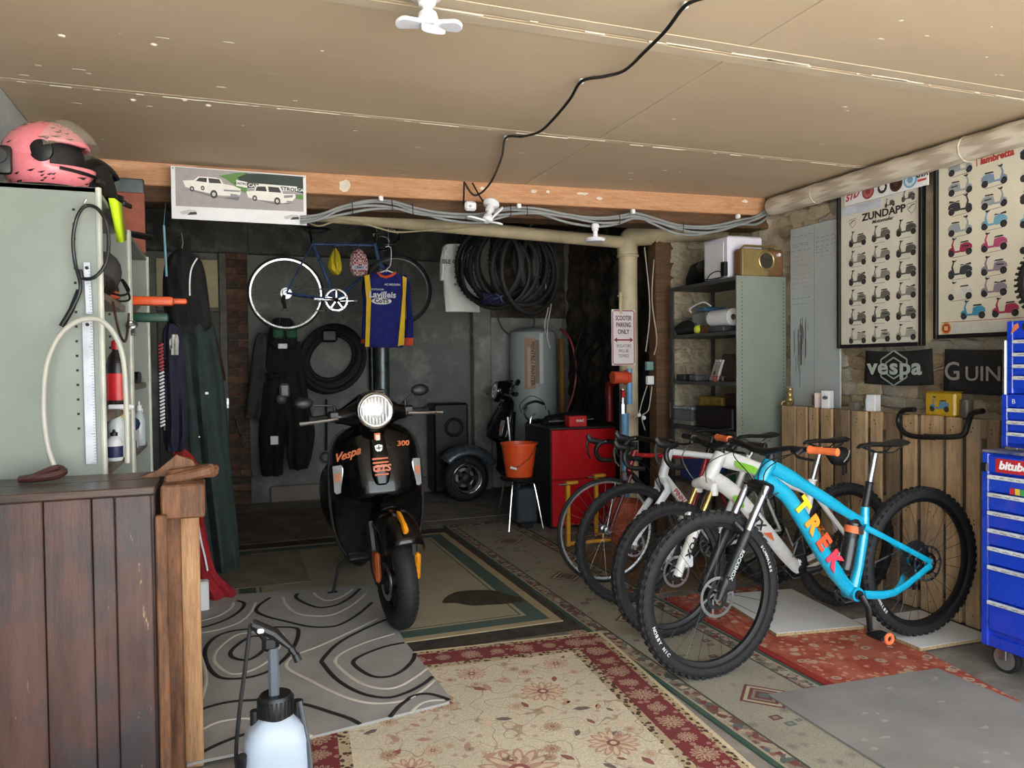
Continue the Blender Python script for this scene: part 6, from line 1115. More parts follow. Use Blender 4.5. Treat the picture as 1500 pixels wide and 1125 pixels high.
# ---- helmets
PINK=mat('helmet_pink',(232,132,142),.3,var=.06,coat=.4)
def helmet(label,c,rz,shellm,tr,visor=True,decal=None,s=1.):
    t=thing('crash_helmet',label,'helmet',c,rz); t.scale=(s,s,s); m=M(); nu,nv=36,26; vs=[]; fs=[]   # faces +x
    def pt(i,j):
        a=2*math.pi*i/nu; b=math.radians(-58+148*j/nv); x,y,z=math.cos(b)*math.cos(a),math.cos(b)*math.sin(a),math.sin(b)
        p=Vector((x*.145,y*.122,z*.135))
        if x>0: p.x*=1.+.28*max(0,-z+.1)*(x**2)
        if z<-.1: p.y*=.93; 
        return p+Vector((0,0,.118))
    for j in range(nv+1): vs+=[pt(i,j) for i in range(nu)]
    def port(p): return p.x>.055 and .118-.028<p.z<.118+.052+.0*p.x and abs(p.y)<.13
    port_f=[]
    for j in range(nv):
        for i in range(nu):
            f=(j*nu+i,j*nu+(i+1)%nu,(j+1)*nu+(i+1)%nu,(j+1)*nu+i); c_=sum((vs[k] for k in f),Vector())/4
            if not port(c_): fs.append(f)
    m.add(vs,fs); o=m.build('shell',shellm,t,world=False); md=o.modifiers.new('thickness','SOLIDIFY'); md.thickness=.014; md.offset=-1
    m=M(); m.ell((-.004,0,.118),(.122,.102,.112),None,24,14); m.build('lining',BLKM,t,world=False); m=M(); m.tube([(.128*math.cos(a),.108*math.sin(a),.012) for a in [2*math.pi*i/30 for i in range(30)]],.012,8,True); m.build('neck_roll',BLK,t,world=False)
    for sy in (-1,1): m=M(); m.lathe([(.036,0),(.036,.008),(.022,.013),(.008,.014)],20,(.03,sy*.112,.128),Matrix.Rotation(-sy*math.pi/2,3,'X')); m.build('visor_pivot',BLK,t,world=False)
    if visor:
        m=M(); vs=[]
        for j in range(7):
            for i in range(21):
                a=math.radians(-82+164*i/20); e=math.radians(22+7.5*j); vs.append(Vector((.02+.155*math.cos(a)*math.cos(e),.132*math.sin(a)*(1-.1*math.sin(e)),.118+.155*math.sin(e)*(.35+.65*math.cos(a)))))
        m.add(vs,[(j*21+i,j*21+i+1,(j+1)*21+i+1,(j+1)*21+i) for j in range(6) for i in range(20)]); m.build('visor',mat('visor_tint',(190,184,170),.08,alpha=.28),t,world=False)
    m=M(); m.tube([(.16*math.cos(a)+.0,.12*math.sin(a),.085-.02*math.cos(a)) for a in [math.radians(-60+12*i) for i in range(11)]],.006,6); m.build('port_seal',BLK,t,world=False); m=M(); m.rbox((.172,0,.05),(.012,.07,.02),.004); m.build('chin_vent',tr,t,world=False)
    if decal:
        r=random.Random(4); m=M()
        for k in range(46):
            a=math.radians(r.uniform(195,345)); b=math.radians(r.choice((r.uniform(-45,-20),r.uniform(15,60)))); 
            def on(a,b,e=1.012): return Vector((math.cos(b)*math.cos(a)*.145*(1+.28*max(0,-math.sin(b)+.1)*max(0,math.cos(a)*math.cos(b))**2*(math.cos(a)>0)),math.cos(b)*math.sin(a)*.122*(.93 if math.sin(b)<-.1 else 1),math.sin(b)*.135))*e+Vector((0,0,.118))
            l=r.uniform(.1,.3); m.add([on(a,b),on(a+l*.5,b+.03),on(a+l,b+.05),on(a+l*.5,b-.02)],[(0,1,2,3)])
        m.build('black_decal',decal,t,world=False,smooth=0)['kind']='stuff'
    return t
pc=ony(70,262,3.22); hm=helmet('pink crash helmet with black splashes and raised visor on the near cabinet',(pc.x,3.22,2.033),math.radians(-12),PINK,BLK,True,BLK,1.05)
t=thing('helmet_intercom','black round intercom unit clipped to the pink helmet','intercom',(pc.x-.1,3.08,2.1)); m=M(); p=Vector((pc.x-.115,3.075,2.12)); m.rbox(p,(.075,.03,.1),.014,None,2); m.build('box',BLK,t); m=M(); m.cyl(p+Vector((-.0,-.014,.01)),p+Vector((0,-.024,.01)),.026,n=20); m.build('dial',mat('dial_grey',(52,52,54),.4),t)
pc2=onx(182,318,-.47); helmet('black and neon yellow crash helmet behind the pink one',(-.53,3.62,2.033),math.radians(-20),mat('helmet_black',(22,22,22),.35),BLK,False,None,1.0)
m=M(); vs=[]
t=thing('neon_jacket','folded neon yellow and black jacket hanging over the cabinet top edge','jacket',(-.43,3.5,2.0)); m=M(); m.add([(-.395,3.22,2.04),(-.39,3.42,2.06),(-.385,3.5,1.93),(-.388,3.38,1.9)],[(0,1,2,3)]); o=m.build('neon_panel',mat('neon_yellow',(204,240,30),.7,var=.05),t); md=o.modifiers.new('thickness','SOLIDIFY'); md.thickness=.02
m=M(); m.tube(smoothpts([(-.45,3.2,2.06),(-.42,3.3,2.12),(-.41,3.45,2.08),(-.4,3.56,1.97)],4),[.03,.045,.05,.05,.05,.05,.05,.05,.045,.04,.04,.035,.03],10,sq=(.5,1.2)); m.build('black_sleeve',BLKM,t)
t=thing('peaked_hat','black peaked cap lying on the far cabinet','cap',(-.5,4.1,2.03)); m=M(); m.ell((-.52,4.1,2.03),(.1,.1,.11),None,16,6,0.,1.); m.build('crown',BLKM,t); m=M(); m.rbox((-.38,4.1,2.045),(.14,.15,.012),.005,Matrix.Rotation(.15,3,'Y')); m.build('peak',BLKM,t)
m=M(); m.rbox((-.6,4.6,2.19),(.42,.03,.32),.006); item(m,'terracotta_board',mat('terracotta',(160,92,74),.8,var=.2),'terracotta coloured board standing on the far cabinet','board')
m=M(); m.rbox((-.62,4.72,2.24),(.44,.04,.42),.006); item(m,'galvanised_sheet',GALV,'dull galvanised sheet standing behind the terracotta board','sheet')
# ---- hanging clothes
def drape(rows,Y,depth,seed=1,k=5,amp=.26,n=44,sub=4):
    """cloth loft through pixel rows (y, left, right) in the plane Y with soft vertical folds"""
    P=smoothpts([Vector((a,b,c)) for a,b,c in rows],sub); m=M(); rs=[]; r=random.Random(seed); ph=[r.uniform(0,6.3) for _ in range(4)]; L=len(P)
    for j,(py,xl,xr) in enumerate(P):
        a=ony(xl,py,Y); b=ony(xr,py,Y); c=(a+b)/2; hw=(b.x-a.x)/2; ring=[]; g=j/max(1,L-1); g2=.35+.65*g
        for i in range(n):
            th=2*math.pi*i/n; f=1+amp*g2*(math.sin(k*th+ph[0]+g*1.3)+.5*math.sin((k+3)*th+ph[1]-g*2.1)); dd=depth*(.45+.55*math.sin(min(1,.15+g*1.6)*1.57))
            ring.append(Vector((c.x+hw*math.cos(th)*(1+.25*(f-1)),Y+dd*math.sin(th)*f+.03*noise.noise(Vector((math.cos(th)*2.2,math.sin(th)*2.2+seed,g*7))),c.z)))
        rs.append(ring)
    m.rings(rs); return m
CL=lambda n,c,v=.2:mat(n,c,.9,var=v,scale=12,bump=.25,bs=180)
def coat(name,label,cat,rows,Y,depth,ma,extra=None,**k):
    m=drape(rows,Y,depth,**k); p=ony(sum(rows[-1][1:])/2,rows[-1][0],Y); t=thing(name,label,cat,p); m.build('cloth',ma,t); 
    if extra: extra(t)
    return t
def hook(t,px,py,Y,up=25):
    m=M(); m.tube([ony(px,py,Y),ony(px+2,py-up*.4,Y),ony(px,py-up,Y)],.004,6); m.build('hanger_hook',STL,t)
YG=5.05
coat('work_overalls','long dark green work overalls hanging beside the far cabinet','overalls',[(462,268,300),(475,262,312),(510,264,318),(560,268,326),(620,272,332),(700,282,338),(780,292,347),(832,300,350)],YG,.11,CL('green_drill',(34,50,47)),lambda t:(hook(t,284,462,YG),(lambda m:m.build('paint_flecks',WHT,t))(M().box(ony(303,576,YG-.115),(.018,.006,.014)).box(ony(292,640,YG-.12),(.008,.006,.008)))),seed=3,k=5)
coat('paint_jacket','navy paint spattered jacket hanging in front of the green overalls','jacket',[(475,243,262),(490,238,268),(540,238,272),(600,240,276),(640,240,276),(660,244,270)],YG-.16,.08,CL('navy_twill',(34,36,58)),lambda t:(lambda m:m.build('paint_splashes',mat('paint_white',(214,214,210),.7),t))(drape([(490,252,260),(500,248,262),(520,250,261)],YG-.235,.02,seed=9,k=7,amp=.5,n=20)),seed=5)
coat('black_jacket','black jacket with white piping hanging above the green overalls','jacket',[(366,258,276),(378,246,292),(400,240,300),(440,240,306),(475,246,310),(486,258,302)],YG-.02,.1,CL('black_shell',(20,20,22)),lambda t:(hook(t,266,366,YG),(lambda m:m.build('white_piping',WHT,t))(M().tube(smoothpts([ony(x,y,YG-.12) for x,y in ((289,378),(281,392),(278,410),(278,433))],4),.005,6))),seed=7,k=4)
coat('red_jacket','red jacket hanging low so its hem lies on the carpet','jacket',[(655,246,268),(680,262,290),(740,270,296),(800,278,306),(840,284,318),(868,290,345),(882,296,340)],YG-.1,.07,CL('red_fleece',(160,28,38)),lambda t:(lambda m:m.build('white_cord',WHT,t))(M().tube(smoothpts([ony(x,y,YG-.19) for x,y in ((287,748),(294,790),(300,815),(304,836))],4),.006,6)),seed=11)
coat('maroon_scarf','dark jacket sleeve with maroon stripe behind the green overalls','jacket',[(470,298,306),(490,300,316),(530,308,326),(558,318,331)],YG+.12,.04,CL('dark_maroon',(52,18,28)),seed=13)
m=M(); m.tube([ony(240,330,4.9),ony(244,405,4.9)],.007,8); q=ony(240,330,4.9); m.tube([q,(q.x,5.1,2.41)],.002,5); item(m,'blue_stick',mat('pale_blue_rod',(120,170,190),.4),'thin pale blue rod hanging beside the black jacket','rod')
m=M(); m.tube([ony(345,612,8.26),onz(380,735)],.011,8)
for v in m.v: v.z=max(v.z,.006)
item(m,'metal_pole',STL,'thin shiny metal pole leaning beside the brick pier','pole')
m=M(); q=onz(290,868,.03); m.rbox((-.16,4.72,.1),(.1,.08,.18),.01); item(m,'pale_canister',WHT,'small pale canister on the floor by the red jacket','canister')
# ---- pump sprayer
SPX,SPY=.125,2.42; sp=thing('pump_sprayer','white garden pump sprayer with black lance on the swirl rug','sprayer',(SPX,SPY,.012)); z0=.012
m=M(); rs=[]
for z,wx,wy in ((0,.09,.075),(.02,.1,.085),(.2,.1,.085),(.27,.095,.08),(.31,.08,.07),(.335,.05,.05),(.34,.045,.045)): rs.append([Vector((SPX+wx*math.copysign(abs(math.cos(a))**.6,math.cos(a)),SPY+wy*math.copysign(abs(math.sin(a))**.6,math.sin(a)),z0+z)) for a in [2*math.pi*i/28 for i in range(28)]])
m.rings(rs); m.build('tank',mat('translucent_tank',(160,172,186),.35,var=.03),sp,smooth=45)
m=M(); m.lathe([(.05,0),(.053,.006),(.05,.06),(.046,.066)],24,(SPX,SPY,z0+.335))
for k in range(24): a=2*math.pi*k/24; m.box((SPX+.051*math.cos(a),SPY+.051*math.sin(a),z0+.365),(.006,.005,.05),Matrix.Rotation(a,3,'Z'))
m.build('cap',BLK,sp); m=M(); m.rbox((SPX-.004,SPY,z0+.47),(.03,.035,.16),.006); m.build('plunger',mat('plunger_grey',(86,94,104),.4),sp)
m=M(); m.rbox((SPX-.012,SPY,z0+.56),(.05,.04,.05),.012); m.tube([(SPX-.015,SPY,z0+.57),(SPX-.04,SPY,z0+.6),(SPX-.065,SPY+.01,z0+.625)],[.018,.015,.012],10); m.tube([(SPX-.06,SPY,z0+.62),(SPX+.0,SPY-.02,z0+.59),(SPX+.045,SPY-.03,z0+.545)],[.016,.017,.008],10); m.build('handle',BLK,sp); m=M(); m.tube([(SPX+.045,SPY-.03,z0+.545),(SPX+.06,SPY-.035,z0+.52)],[.012,.008],8); m.cyl((SPX+.058,SPY-.035,z0+.525),(SPX+.066,SPY-.037,z0+.505),.012,n=10); m.build('nozzle',BLK,sp); m=M(); m.rbox((SPX-.04,SPY-.02,z0+.605),(.02,.02,.014),.004); m.build('white_tag',WHT,sp)
m=M(); m.tube(smoothpts([(SPX-.068,SPY,z0+.62),(SPX-.085,SPY-.01,z0+.5),(SPX-.105,SPY-.02,z0+.36),(SPX-.115,SPY-.02,z0+.22),(SPX-.09,SPY-.06,z0+.12)],5),.006,8); m.build('hose',BLK,sp)
m=M(); m.cyl((SPX-.06,SPY,z0+.31),(SPX-.06,SPY,z0+.36),.014,n=10); m.build('relief_valve',BLK,sp); m=M(); m.cyl((SPX+.065,SPY,z0+.3),(SPX+.065,SPY,z0+.37),.016,n=10); m.build('lance_socket',BLK,sp); m=M(); m.cyl((SPX-.1,SPY-.04,z0+.2),(SPX-.1,SPY-.07,z0+.26),.014,n=10); m.build('hose_socket',BLK,sp); m=M(); m.tube([(SPX+.07,SPY-.01,z0+.37),(SPX+.09,SPY-.06,z0+.25),(SPX+.105,SPY-.09,z0+.02)],.007,8); m.build('lance',mat('lance_grey',(70,74,80),.4),sp)
# ================================================================ back of the garage
# ---- car poster hung on the beam
YP=4.86; TL=ony(250,243,YP); TR=ony(448,257,YP); BL=ony(251,320,YP); W=TR.x-TL.x; Hh=TL.z-BL.z
t=thing('car_poster','white bordered racing poster of two pale saloon cars hanging from the beam','poster',(TL.x+W/2,YP,BL.z)); m=M(); m.b2((TL.x,YP-.004,BL.z),(TR.x,YP+.004,TL.z)); m.build('sheet',WHT,t)
T=Fr((TL.x,YP-.0045,TL.z),(1,0,0),(0,0,1)); U=lambda x,y:((x-245)/(1243-245)*W,-((y-118-(x-245)*.066)/380)*Hh)
def pp(m,mi,pts,w=.0006): m.use(mi).poly([U(*p) for p in pts],T,w)
CLR=[flat(c) for c in ('a59fa0','5f8a4a','2c3a33','e9e9e6','eeece6','3a3a3c','b48c86','77767a','c8c4c0','8a8f94')]
m=M(); pp(m,0,[(275,125),(1220,190),(1220,460),(275,408)]); m.build('track_print',CLR,t,smooth=0,normals=False)
m=M(); pp(m,1,[(585,190),(720,165),(800,165),(790,320),(745,300),(700,260),(640,215)],.0009); pp(m,1,[(1160,330),(1218,330),(1218,370),(1160,360)],.0009); pp(m,2,[(725,200),(790,172),(900,172),(1100,185),(1220,195),(1220,325),(1170,300),(1000,285),(800,262),(740,235)],.001)
pp(m,3,[(712,218),(795,235),(793,278),(712,262)],.0013); pp(m,3,[(800,240),(1172,268),(1172,308),(800,278)],.0013); m.build('trackside_print',CLR,t,smooth=0,normals=False)['kind']='stuff'
for s_,x,y,sz in (('CASTROL',755,248,.017),('STROL',1110,290,.03)): m=M(); x_,y_=U(x,y); addtext(m,s_,sz,T@TT(x_,y_,.0016,-.06),1.1,0,.03); m.build('hoarding_lettering',flat('26282a'),t,smooth=0)
m=M(); pp(m,2,[(795,240),(880,248),(880,278),(795,278)],.0014); pp(m,2,[(1172,268),(1220,272),(1220,322),(1172,308)],.0014); m.build('dark_hoarding',CLR,t,smooth=0,normals=False)['kind']='stuff'
m=M(); x_,y_=U(835,262); addtext(m,'CAS',.026,T@TT(x_,y_,.0018,-.06),1.1,0,.03); x_,y_=U(1198,296); addtext(m,'CA',.024,T@TT(x_,y_,.0018,-.06),1.1,0,.03); m.build('white_lettering',flat('e4e4e0'),t,smooth=0)
def car(body,roof,glass,wheels,shadow,lamps):
    m=M(); pp(m,7,shadow,.0019); pp(m,4,body,.0021); pp(m,4,roof,.0022)
    for g in glass: pp(m,5,g,.0024)
    for x,y,r in wheels:
        c=U(x,y); m.use(5).disc(c,r/998*W,.0026,T,16,r/998*W*1.25); m.use(8).disc(c,r*.5/998*W,.0028,T,12,r*.5/998*W*1.25)
    for l in lamps: pp(m,9,l,.0026)
    return m
m=car([(328,225),(400,222),(500,240),(600,245),(690,262),(745,285),(742,330),(700,338),(600,335),(520,318),(400,290),(345,270)],[(400,225),(440,195),(560,202),(600,215),(620,250),(500,246)],[[(445,203),(500,206),(498,238),(420,228)],[(510,206),(590,216),(605,246),(515,242)]],[(548,325,26),(392,285,16),(468,280,14)],[(340,285),(420,300),(600,350),(735,345),(725,372),(600,352),(520,340)],[[(620,290),(740,298),(738,310),(620,302)],[(670,322),(722,328),(718,348),(668,342)]]); m.build('car_print',CLR,t,smooth=0,normals=False)
m=car([(785,305),(850,300),(960,312),(1060,325),(1155,325),(1160,350),(1130,382),(1060,395),(1000,380),(880,368),(800,350)],[(845,303),(862,258),(1000,258),(1050,280),(1065,325),(960,312)],[[(865,268),(930,268),(940,305),(855,300)],[(950,268),(1030,275),(1050,315),(955,308)]],[(1018,378,24),(848,355,18)],[(810,355),(900,372),(1000,390),(1140,392),(1100,402),(980,398)],[[(1070,335),(1140,332),(1138,350),(1070,355)],[(1090,376),(1135,378),(1132,388),(1090,386)]]); m.build('car_print',CLR,t,smooth=0,normals=False)
m=M()
for x,y in ((365,465),(1125,510)): pp(m,8,[(x-60,y-15),(x,y-30),(x+50,y-25),(x+60,y),(x-50,y+5)]); pp(m,5,[(x+10,y-10),(x+55,y-12),(x+58,y+8),(x-10,y+10)],.001)
m.build('small_sketch',CLR,t,smooth=0,normals=False)['kind']='stuff'
for x in (TL.x+.012,TR.x-.012): m=M(); m.cyl((x,YP-.005,TL.z-.012),(x,YP-.009,TL.z-.012),.005,n=8); m.build('pin',STL,t)
# ---- hanging blue road bike (drive side faces the doorway)
Y0=7.2; X0=1.0; hb_=thing('bicycle','vintage blue racing bicycle hanging high in front of the back wall','bicycle',(X0,Y0,1.7),math.pi)
def J(px,py,dy=0.): p=ony(px,py,Y0); return Vector((2*X0-p.x,Y0+dy,p.z))
NV=mat('vintage_blue',(58,86,136),.3,coat=.3); ra=J(419,430); fa=J(582,425); bb=J(492,440); stp=J(457,356); ht=J(549,356); hbm=J(555,382); Rr=.335
GUM=mat('bright_rim',(214,214,212),.25,.8); wheel(hb_,'rear_wheel',ra,Rr,.012,fid,GUM,SPL,0,None,.016,28,None,CHR); wheel(hb_,'front_wheel',fa,Rr,.02,fid,SPK,SPK,0,None,.014,28,None,CHR)
m=M(); m.tube([ht,hbm],.017,10); m.tube([ht+Vector((0,0,-.02)),stp+Vector((0,0,-.01))],.0135,10); m.tube([hbm,bb],.0145,10); m.tube([stp+Vector((0,0,.02)),bb],.0135,10)
for s in (-1,1): m.tube([stp+Vector((0,s*.02,-.01)),ra+Vector((0,s*.06,0))],.007,8); m.tube([bb+Vector((0,s*.035,0)),ra+Vector((0,s*.06,0))],.009,8); m.tube([hbm+Vector((0,s*.035,-.02)),fa+Vector((.04,s*.045,.1)),fa+Vector((0,s*.05,0))],[.012,.01,.007],8)
m.build('frame',NV,hb_); m=M(); m.cyl(stp,J(453,338),.013,n=10); m.build('seatpost',CHR,hb_); saddle(hb_,J(458,334)); crank(hb_,bb,math.radians(178),.17,.1,CHR,STL); drivetrain(hb_,bb,ra,.1,.05)
for o in hb_.children:
    if o.name.startswith('chainring'): o.data.materials[0]=CHR
m=M(); m.tube([ht+Vector((0,0,.0)),J(546,343),J(556,340)],.012,8); m.build('stem',CHR,hb_)
m=M(); q=J(556,340); 
for s in (-1,1): m.tube(smoothpts([q,q+Vector((0,s*.15,0)),q+Vector((-.02,s*.2,0)),q+Vector((-.1,s*.2,-.01)),q+Vector((-.14,s*.2,-.07)),q+Vector((-.1,s*.2,-.13)),q+Vector((.0,s*.2,-.14))],4),.0115,8)
m.build('handlebar',CHR,hb_); m=M()
for px in (462,552): a=J(px,352); m.tube([a,a+Vector((0,0,.1)),Vector((a.x,a.y,2.995))],.003,6)
m.build('hanging_wires',STL,hb_)
# caps on the top tube
YC=7.1
def cap(label,rows,ma,band=None):
    m=drape(rows,YC,.05,seed=int(rows[0][1]),k=3,amp=.08); p=ony(sum(rows[-1][1:])/2,rows[-1][0],YC); t=thing('cycling_hat',label,'cap',p); m.build('cloth',ma,t)
    m=M(); a=ony((rows[0][1]+rows[0][2])/2,rows[0][0],YC); m.tube([a,ony((rows[0][1]+rows[0][2])/2,358,7.19)],.003,6); m.build('loop',STL,t); return t
t=cap('yellow cycling cap hanging from the blue bike top tube',[(364,488,493),(375,483,498),(390,480,501),(400,486,499),(403,489,495)],CL('cap_yellow',(206,188,34),.15)); m=M(); m.tube([ony(x,y,YC-.058) for x,y in ((491,364),(490,380),(493,394))],.004,6); m.build('fold_seam',CL('cap_dark_yellow',(120,108,20)),t)
tt=NT('red_white_check'); ck=tt.n('ShaderNodeTexChecker'); tt.put(ck.inputs[0],tt.co); ck.inputs['Scale'].default_value=55; ck.inputs[1].default_value=lin((210,196,196)); ck.inputs[2].default_value=lin((150,50,62)); tt.fin(ck.outputs[0],.9)
t=cap('red and white checked cycling cap hanging beside the yellow one',[(365,522,528),(372,515,535),(388,512,539),(402,516,537),(405,520,533)],tt.mat); m=M(); p=ony(526,392,YC-.056); m.rbox(p,(.13,.006,.035),.002); m.build('sponsor_band',flat('b8bccc'),t); m=M(); addtext(m,'CAMPY',.026,FY(p+Vector((0,-.004,0))),1,0,.03); m.build('band_lettering',flat('34406c'),t,smooth=0)
# ---- jersey
YJ=6.9; jz=lambda x,y,d=0.:ony(x,y,YJ+d); t=thing('cycling_jersey','blue and yellow long sleeved cycling jersey on a hanger','jersey',jz(568,510)); JB=CL('jersey_blue',(22,30,110),.12); JY=CL('jersey_yellow',(222,184,40),.1); JO=CL('jersey_orange',(216,84,50),.1)
m=drape([(400,552,584),(404,540,594),(420,537,597),(450,536,592),(490,535,588),(509,534,590)],YJ,.055,seed=2,k=4,amp=.06); m.build('body',JB,t)
for s,rows in ((-1,[(403,540,548),(420,533,543),(460,531,539),(497,529,538)]),(1,[(403,588,596),(420,592,600),(460,596,604),(495,592,606)])): m=drape(rows,YJ+.01,.035,seed=4+s,k=3,amp=.06); m.build('sleeve',JB,t)
for rows in ([(497,529,538),(503,529,537)],[(495,592,605),(506,592,605)]): m=drape(rows,YJ+.01,.037,seed=3,k=3,amp=.05); m.build('cuff',JO,t)
for pts in ([(534,404),(541,402),(544,430),(541,508),(535,508),(537,440)],[(590,404),(596,407),(594,440),(592,505),(583,507),(588,455),(590,430)]):
    m=M(); a=[jz(x,y,-.06) for x,y in pts]; m.add(a+[p+Vector((0,.02,0)) for p in a],[(5,4,3,2,1,0) if len(a)==6 else tuple(reversed(range(len(a))))]+[(i,(i+1)%len(a),len(a)+(i+1)%len(a),len(a)+i) for i in range(len(a))]); m.build('yellow_side_panel',JY,t)
m=M(); m.tube([jz(x,y,-.05) for x,y in ((553,399),(558,404),(565,406),(573,404),(580,399))],.012,8); m.build('collar',JO,t)
m=M(); addtext(m,'Lavilleis',.075,FY(jz(560,432,-.075)),1.05,.1,.03); m.build('sponsor_lettering',flat('c9ccd6'),t,smooth=0); m=M(); addtext(m,'OUTDOOR',.022,FY(jz(553,424,-.075)),1,0,.02); m.build('small_lettering',flat('c9ccd6'),t,smooth=0); m=M(); addtext(m,'AC MEUDON',.024,FY(jz(575,417,-.075)),1,0,.03); m.build('lettering',flat('c9ccd6'),t,smooth=0); m=M(); p=jz(559,441,-.075); m.disc((0,0),.09,0,FY(p),22,.03); o=m.build('white_oval',flat('d0d0d4'),t,smooth=0); m=M(); addtext(m,'CoTS',.05,FY(p+Vector((0,-.003,0))),1.1,0,.04); m.build('oval_lettering',flat('2c2c3c'),t,smooth=0)
m=M(); m.tube(smoothpts([jz(566,400),jz(567,394),jz(572,388),jz(573,365),jz(569,361),jz(565,362)],3),.004,6); q=jz(569,361); m.tube([q,(q.x,q.y,2.995)],.002,5); m.tube([jz(547,403),jz(566,396),jz(588,403)],.006,6); m.build('hanger',WHT,t)
# ---- white t-shirt
YS=6.5; jz=lambda x,y,d=0.:ony(x,y,YS+d); t=thing('tee_shirt','faded white printed tee shirt hanging left of the bunch of tyres','tee shirt',jz(678,457)); TS=CL('tee_white',(206,208,204),.08)
m=drape([(358,659,690),(362,650,700),(385,649,700),(420,650,701),(457,653,703)],YS,.05,seed=6,k=6,amp=.08); m.build('body',TS,t); m=drape([(361,649,657),(380,645,655),(411,644,651)],YS,.04,seed=8,k=3,amp=.05); m.build('sleeve',TS,t)
m=M(); addtext(m,'ISLE OF WIGHT',.05,FY(jz(674,384,-.066)),.95,0,.03); m.build('lettering',flat('4a4c4e'),t,smooth=0); m=M(); 
for k in range(10): q=jz(672+random.uniform(-8,8),410+random.uniform(-8,10),-.066); m.disc((0,0),random.uniform(.006,.02),0,FY(q),8,.012)
m.build('faded_print',flat('8a7e7c'),t,smooth=0,normals=False)['kind']='stuff'; m=M(); q=jz(679,343); m.tube([jz(675,358),jz(675,350),q,Vector((q.x,q.y,2.995))],.004,6); m.build('hanger_hook',STL,t)
# ---- bunch of tyres hung from the pipe
rr=random.Random(12); spec=[(716,374,.1,-.75),(726,384,.03,-.55),(738,378,.02,-.4),(750,374,.0,-.2),(766,382,-.05,.1),(776,384,-.1,.35),(790,378,.06,.6),(798,380,.12,.85),(745,368,.18,-.6),(760,370,.22,.2),(730,372,.16,-.3),(784,372,.2,.5)]
for i,(x,y,dy,rz) in enumerate(spec):
    Yt=6.0+dy; c=ony(x,y+14,Yt); R_=.30+.03*rr.random(); Rm=Matrix.Rotation(rz,3,'Z')@Matrix.Rotation(math.pi/2,3,'X'); tk_=rr.uniform(.022,.036)
    t=thing('spare_tyre','knobbly black bicycle tyre in the bunch hanging from the cream pipe','tyre',(c.x,c.y,c.z-R_),group='knobbly tyres hanging from the cream pipe'); m=M(); pr=[]
    for k in range(12): a=2*math.pi*k/12; pr.append((R_-tk_+tk_*math.cos(a)*(1 if math.cos(a)>-.3 else .4),tk_*math.sin(a)))
    n0=len(m.v); m.ring_lathe(pr,44,c,Rm)
    sq=1+rr.uniform(.0,.12)
    for v in m.v: d=v-c; v.z=c.z+d.z*sq; v.x=c.x+d.x*(1.02-.3*(sq-1)) 
    m.build('carcass',BLKM,t); m=M()
    if i%3==1: t['label']='smooth black bicycle tyre in the bunch hanging from the cream pipe'; t['group']='smooth tyres hanging from the cream pipe'; continue
    for k in range(50): a=2*math.pi*k/50; q=c+Rm@Vector((R_*math.cos(a),R_*math.sin(a),0)); d=q-c; q=Vector((c.x+d.x,q.y,c.z+d.z*sq)); m.box(q,(.01,.01,.02),Rm@Matrix.Rotation(a,3,'Z'))
    m.build('tread_knobs',BLKM,t)['kind']='stuff'
t=thing('blue_cable','tangled dark blue extension cable hanging under the tyres','cable',ony(722,445,5.9)); m=M(); pts=[ony(722+16*math.cos(i*1.9),438+8*math.sin(i*2.7),5.9+.08*math.sin(i*1.3)) for i in range(26)]; m.tube(smoothpts(pts,3),.009,6); m.build('coil',mat('navy_cable',(24,26,60),.5),t); m=M(); m.tube(smoothpts([ony(x,y,6.1) for x,y in ((722,440),(728,462),(735,480),(745,490))],4),.007,6); m.build('tail',BLK,t)
m=M(); m.tube(smoothpts([ony(x,y,6.3) for x,y in ((798,345),(800,428),(803,450),(798,475),(800,490),(806,510))],4),.006,6); m.tube(smoothpts([ony(x,y,6.3) for x,y in ((806,345),(808,430),(806,455),(802,478),(802,500))],4),.006,6); item(m,'grey_leads',mat('lead_grey',(160,160,156),.5),'pair of grey leads dropping behind the tyres to the tank','cable',kind='stuff')
m=M(); a=ony(782,325,5.5); m.tube([a,a+Vector((0,.1,-.03)),a+Vector((0,.3,.0)),Vector((a.x,6.0,ony(775,345,6).z))],.008,8); item(m,'steel_hook',STL,'steel hook on the cream pipe carrying the tyres','hook')
# ---- hose coil, coats and pipes on the back wall
t=thing('hose_coil','thick black hose coiled on a hook on the concrete wall','hose',ony(487,585,8.3)); c=ony(486,528,8.3); m=M(); pts=[]
for i in range(150): a=2*math.pi*i/28+1.57; R_=.29+.045*math.sin(i*.045)+.02*math.sin(a*2); pts.append(c+Vector((R_*math.cos(a),-.02-.05*math.sin(i*.11),.03+R_*1.02*math.sin(a)-.03*math.sin(i*.06))))
m.tube(smoothpts(pts,2),.03,8); m.build('hose',BLKM,t); m=M(); p=ony(482,492,8.22); m.rbox(p,(.16,.1,.13),.02); m.build('bracket',BLK,t)
m=M(); m.tube([ony(478,585,8.36),ony(478,660,8.36)],.012,8); m.torus(ony(478,670,8.34),.05,.01,Matrix.Rotation(math.pi/2,3,'X'),20,6); item(m,'ring_rod',BLK,'thin black rod with ring end below the hose coil','rod')
m=M(); a=ony(559,500,8.25); m.cyl((a.x,8.25,0),(a.x,8.25,2.5),.08,n=20); t=thing('flue_pipe','galvanised flue pipe rising behind the jersey','pipe',(a.x,8.25,0)); m.build('flue',GALV,t); m=M()
for z in (.9,1.9): m.torus((a.x,8.25,z),.082,.008,None,20,6)
m.build('joint_bands',STL,t)
m=M(); a=ony(545,560,8.32); m.cyl((a.x,8.32,0),(a.x,8.32,2.5),.03,n=12); item(m,'black_pipe',BLK,'thin black pipe beside the galvanised flue','pipe')
YK=8.2
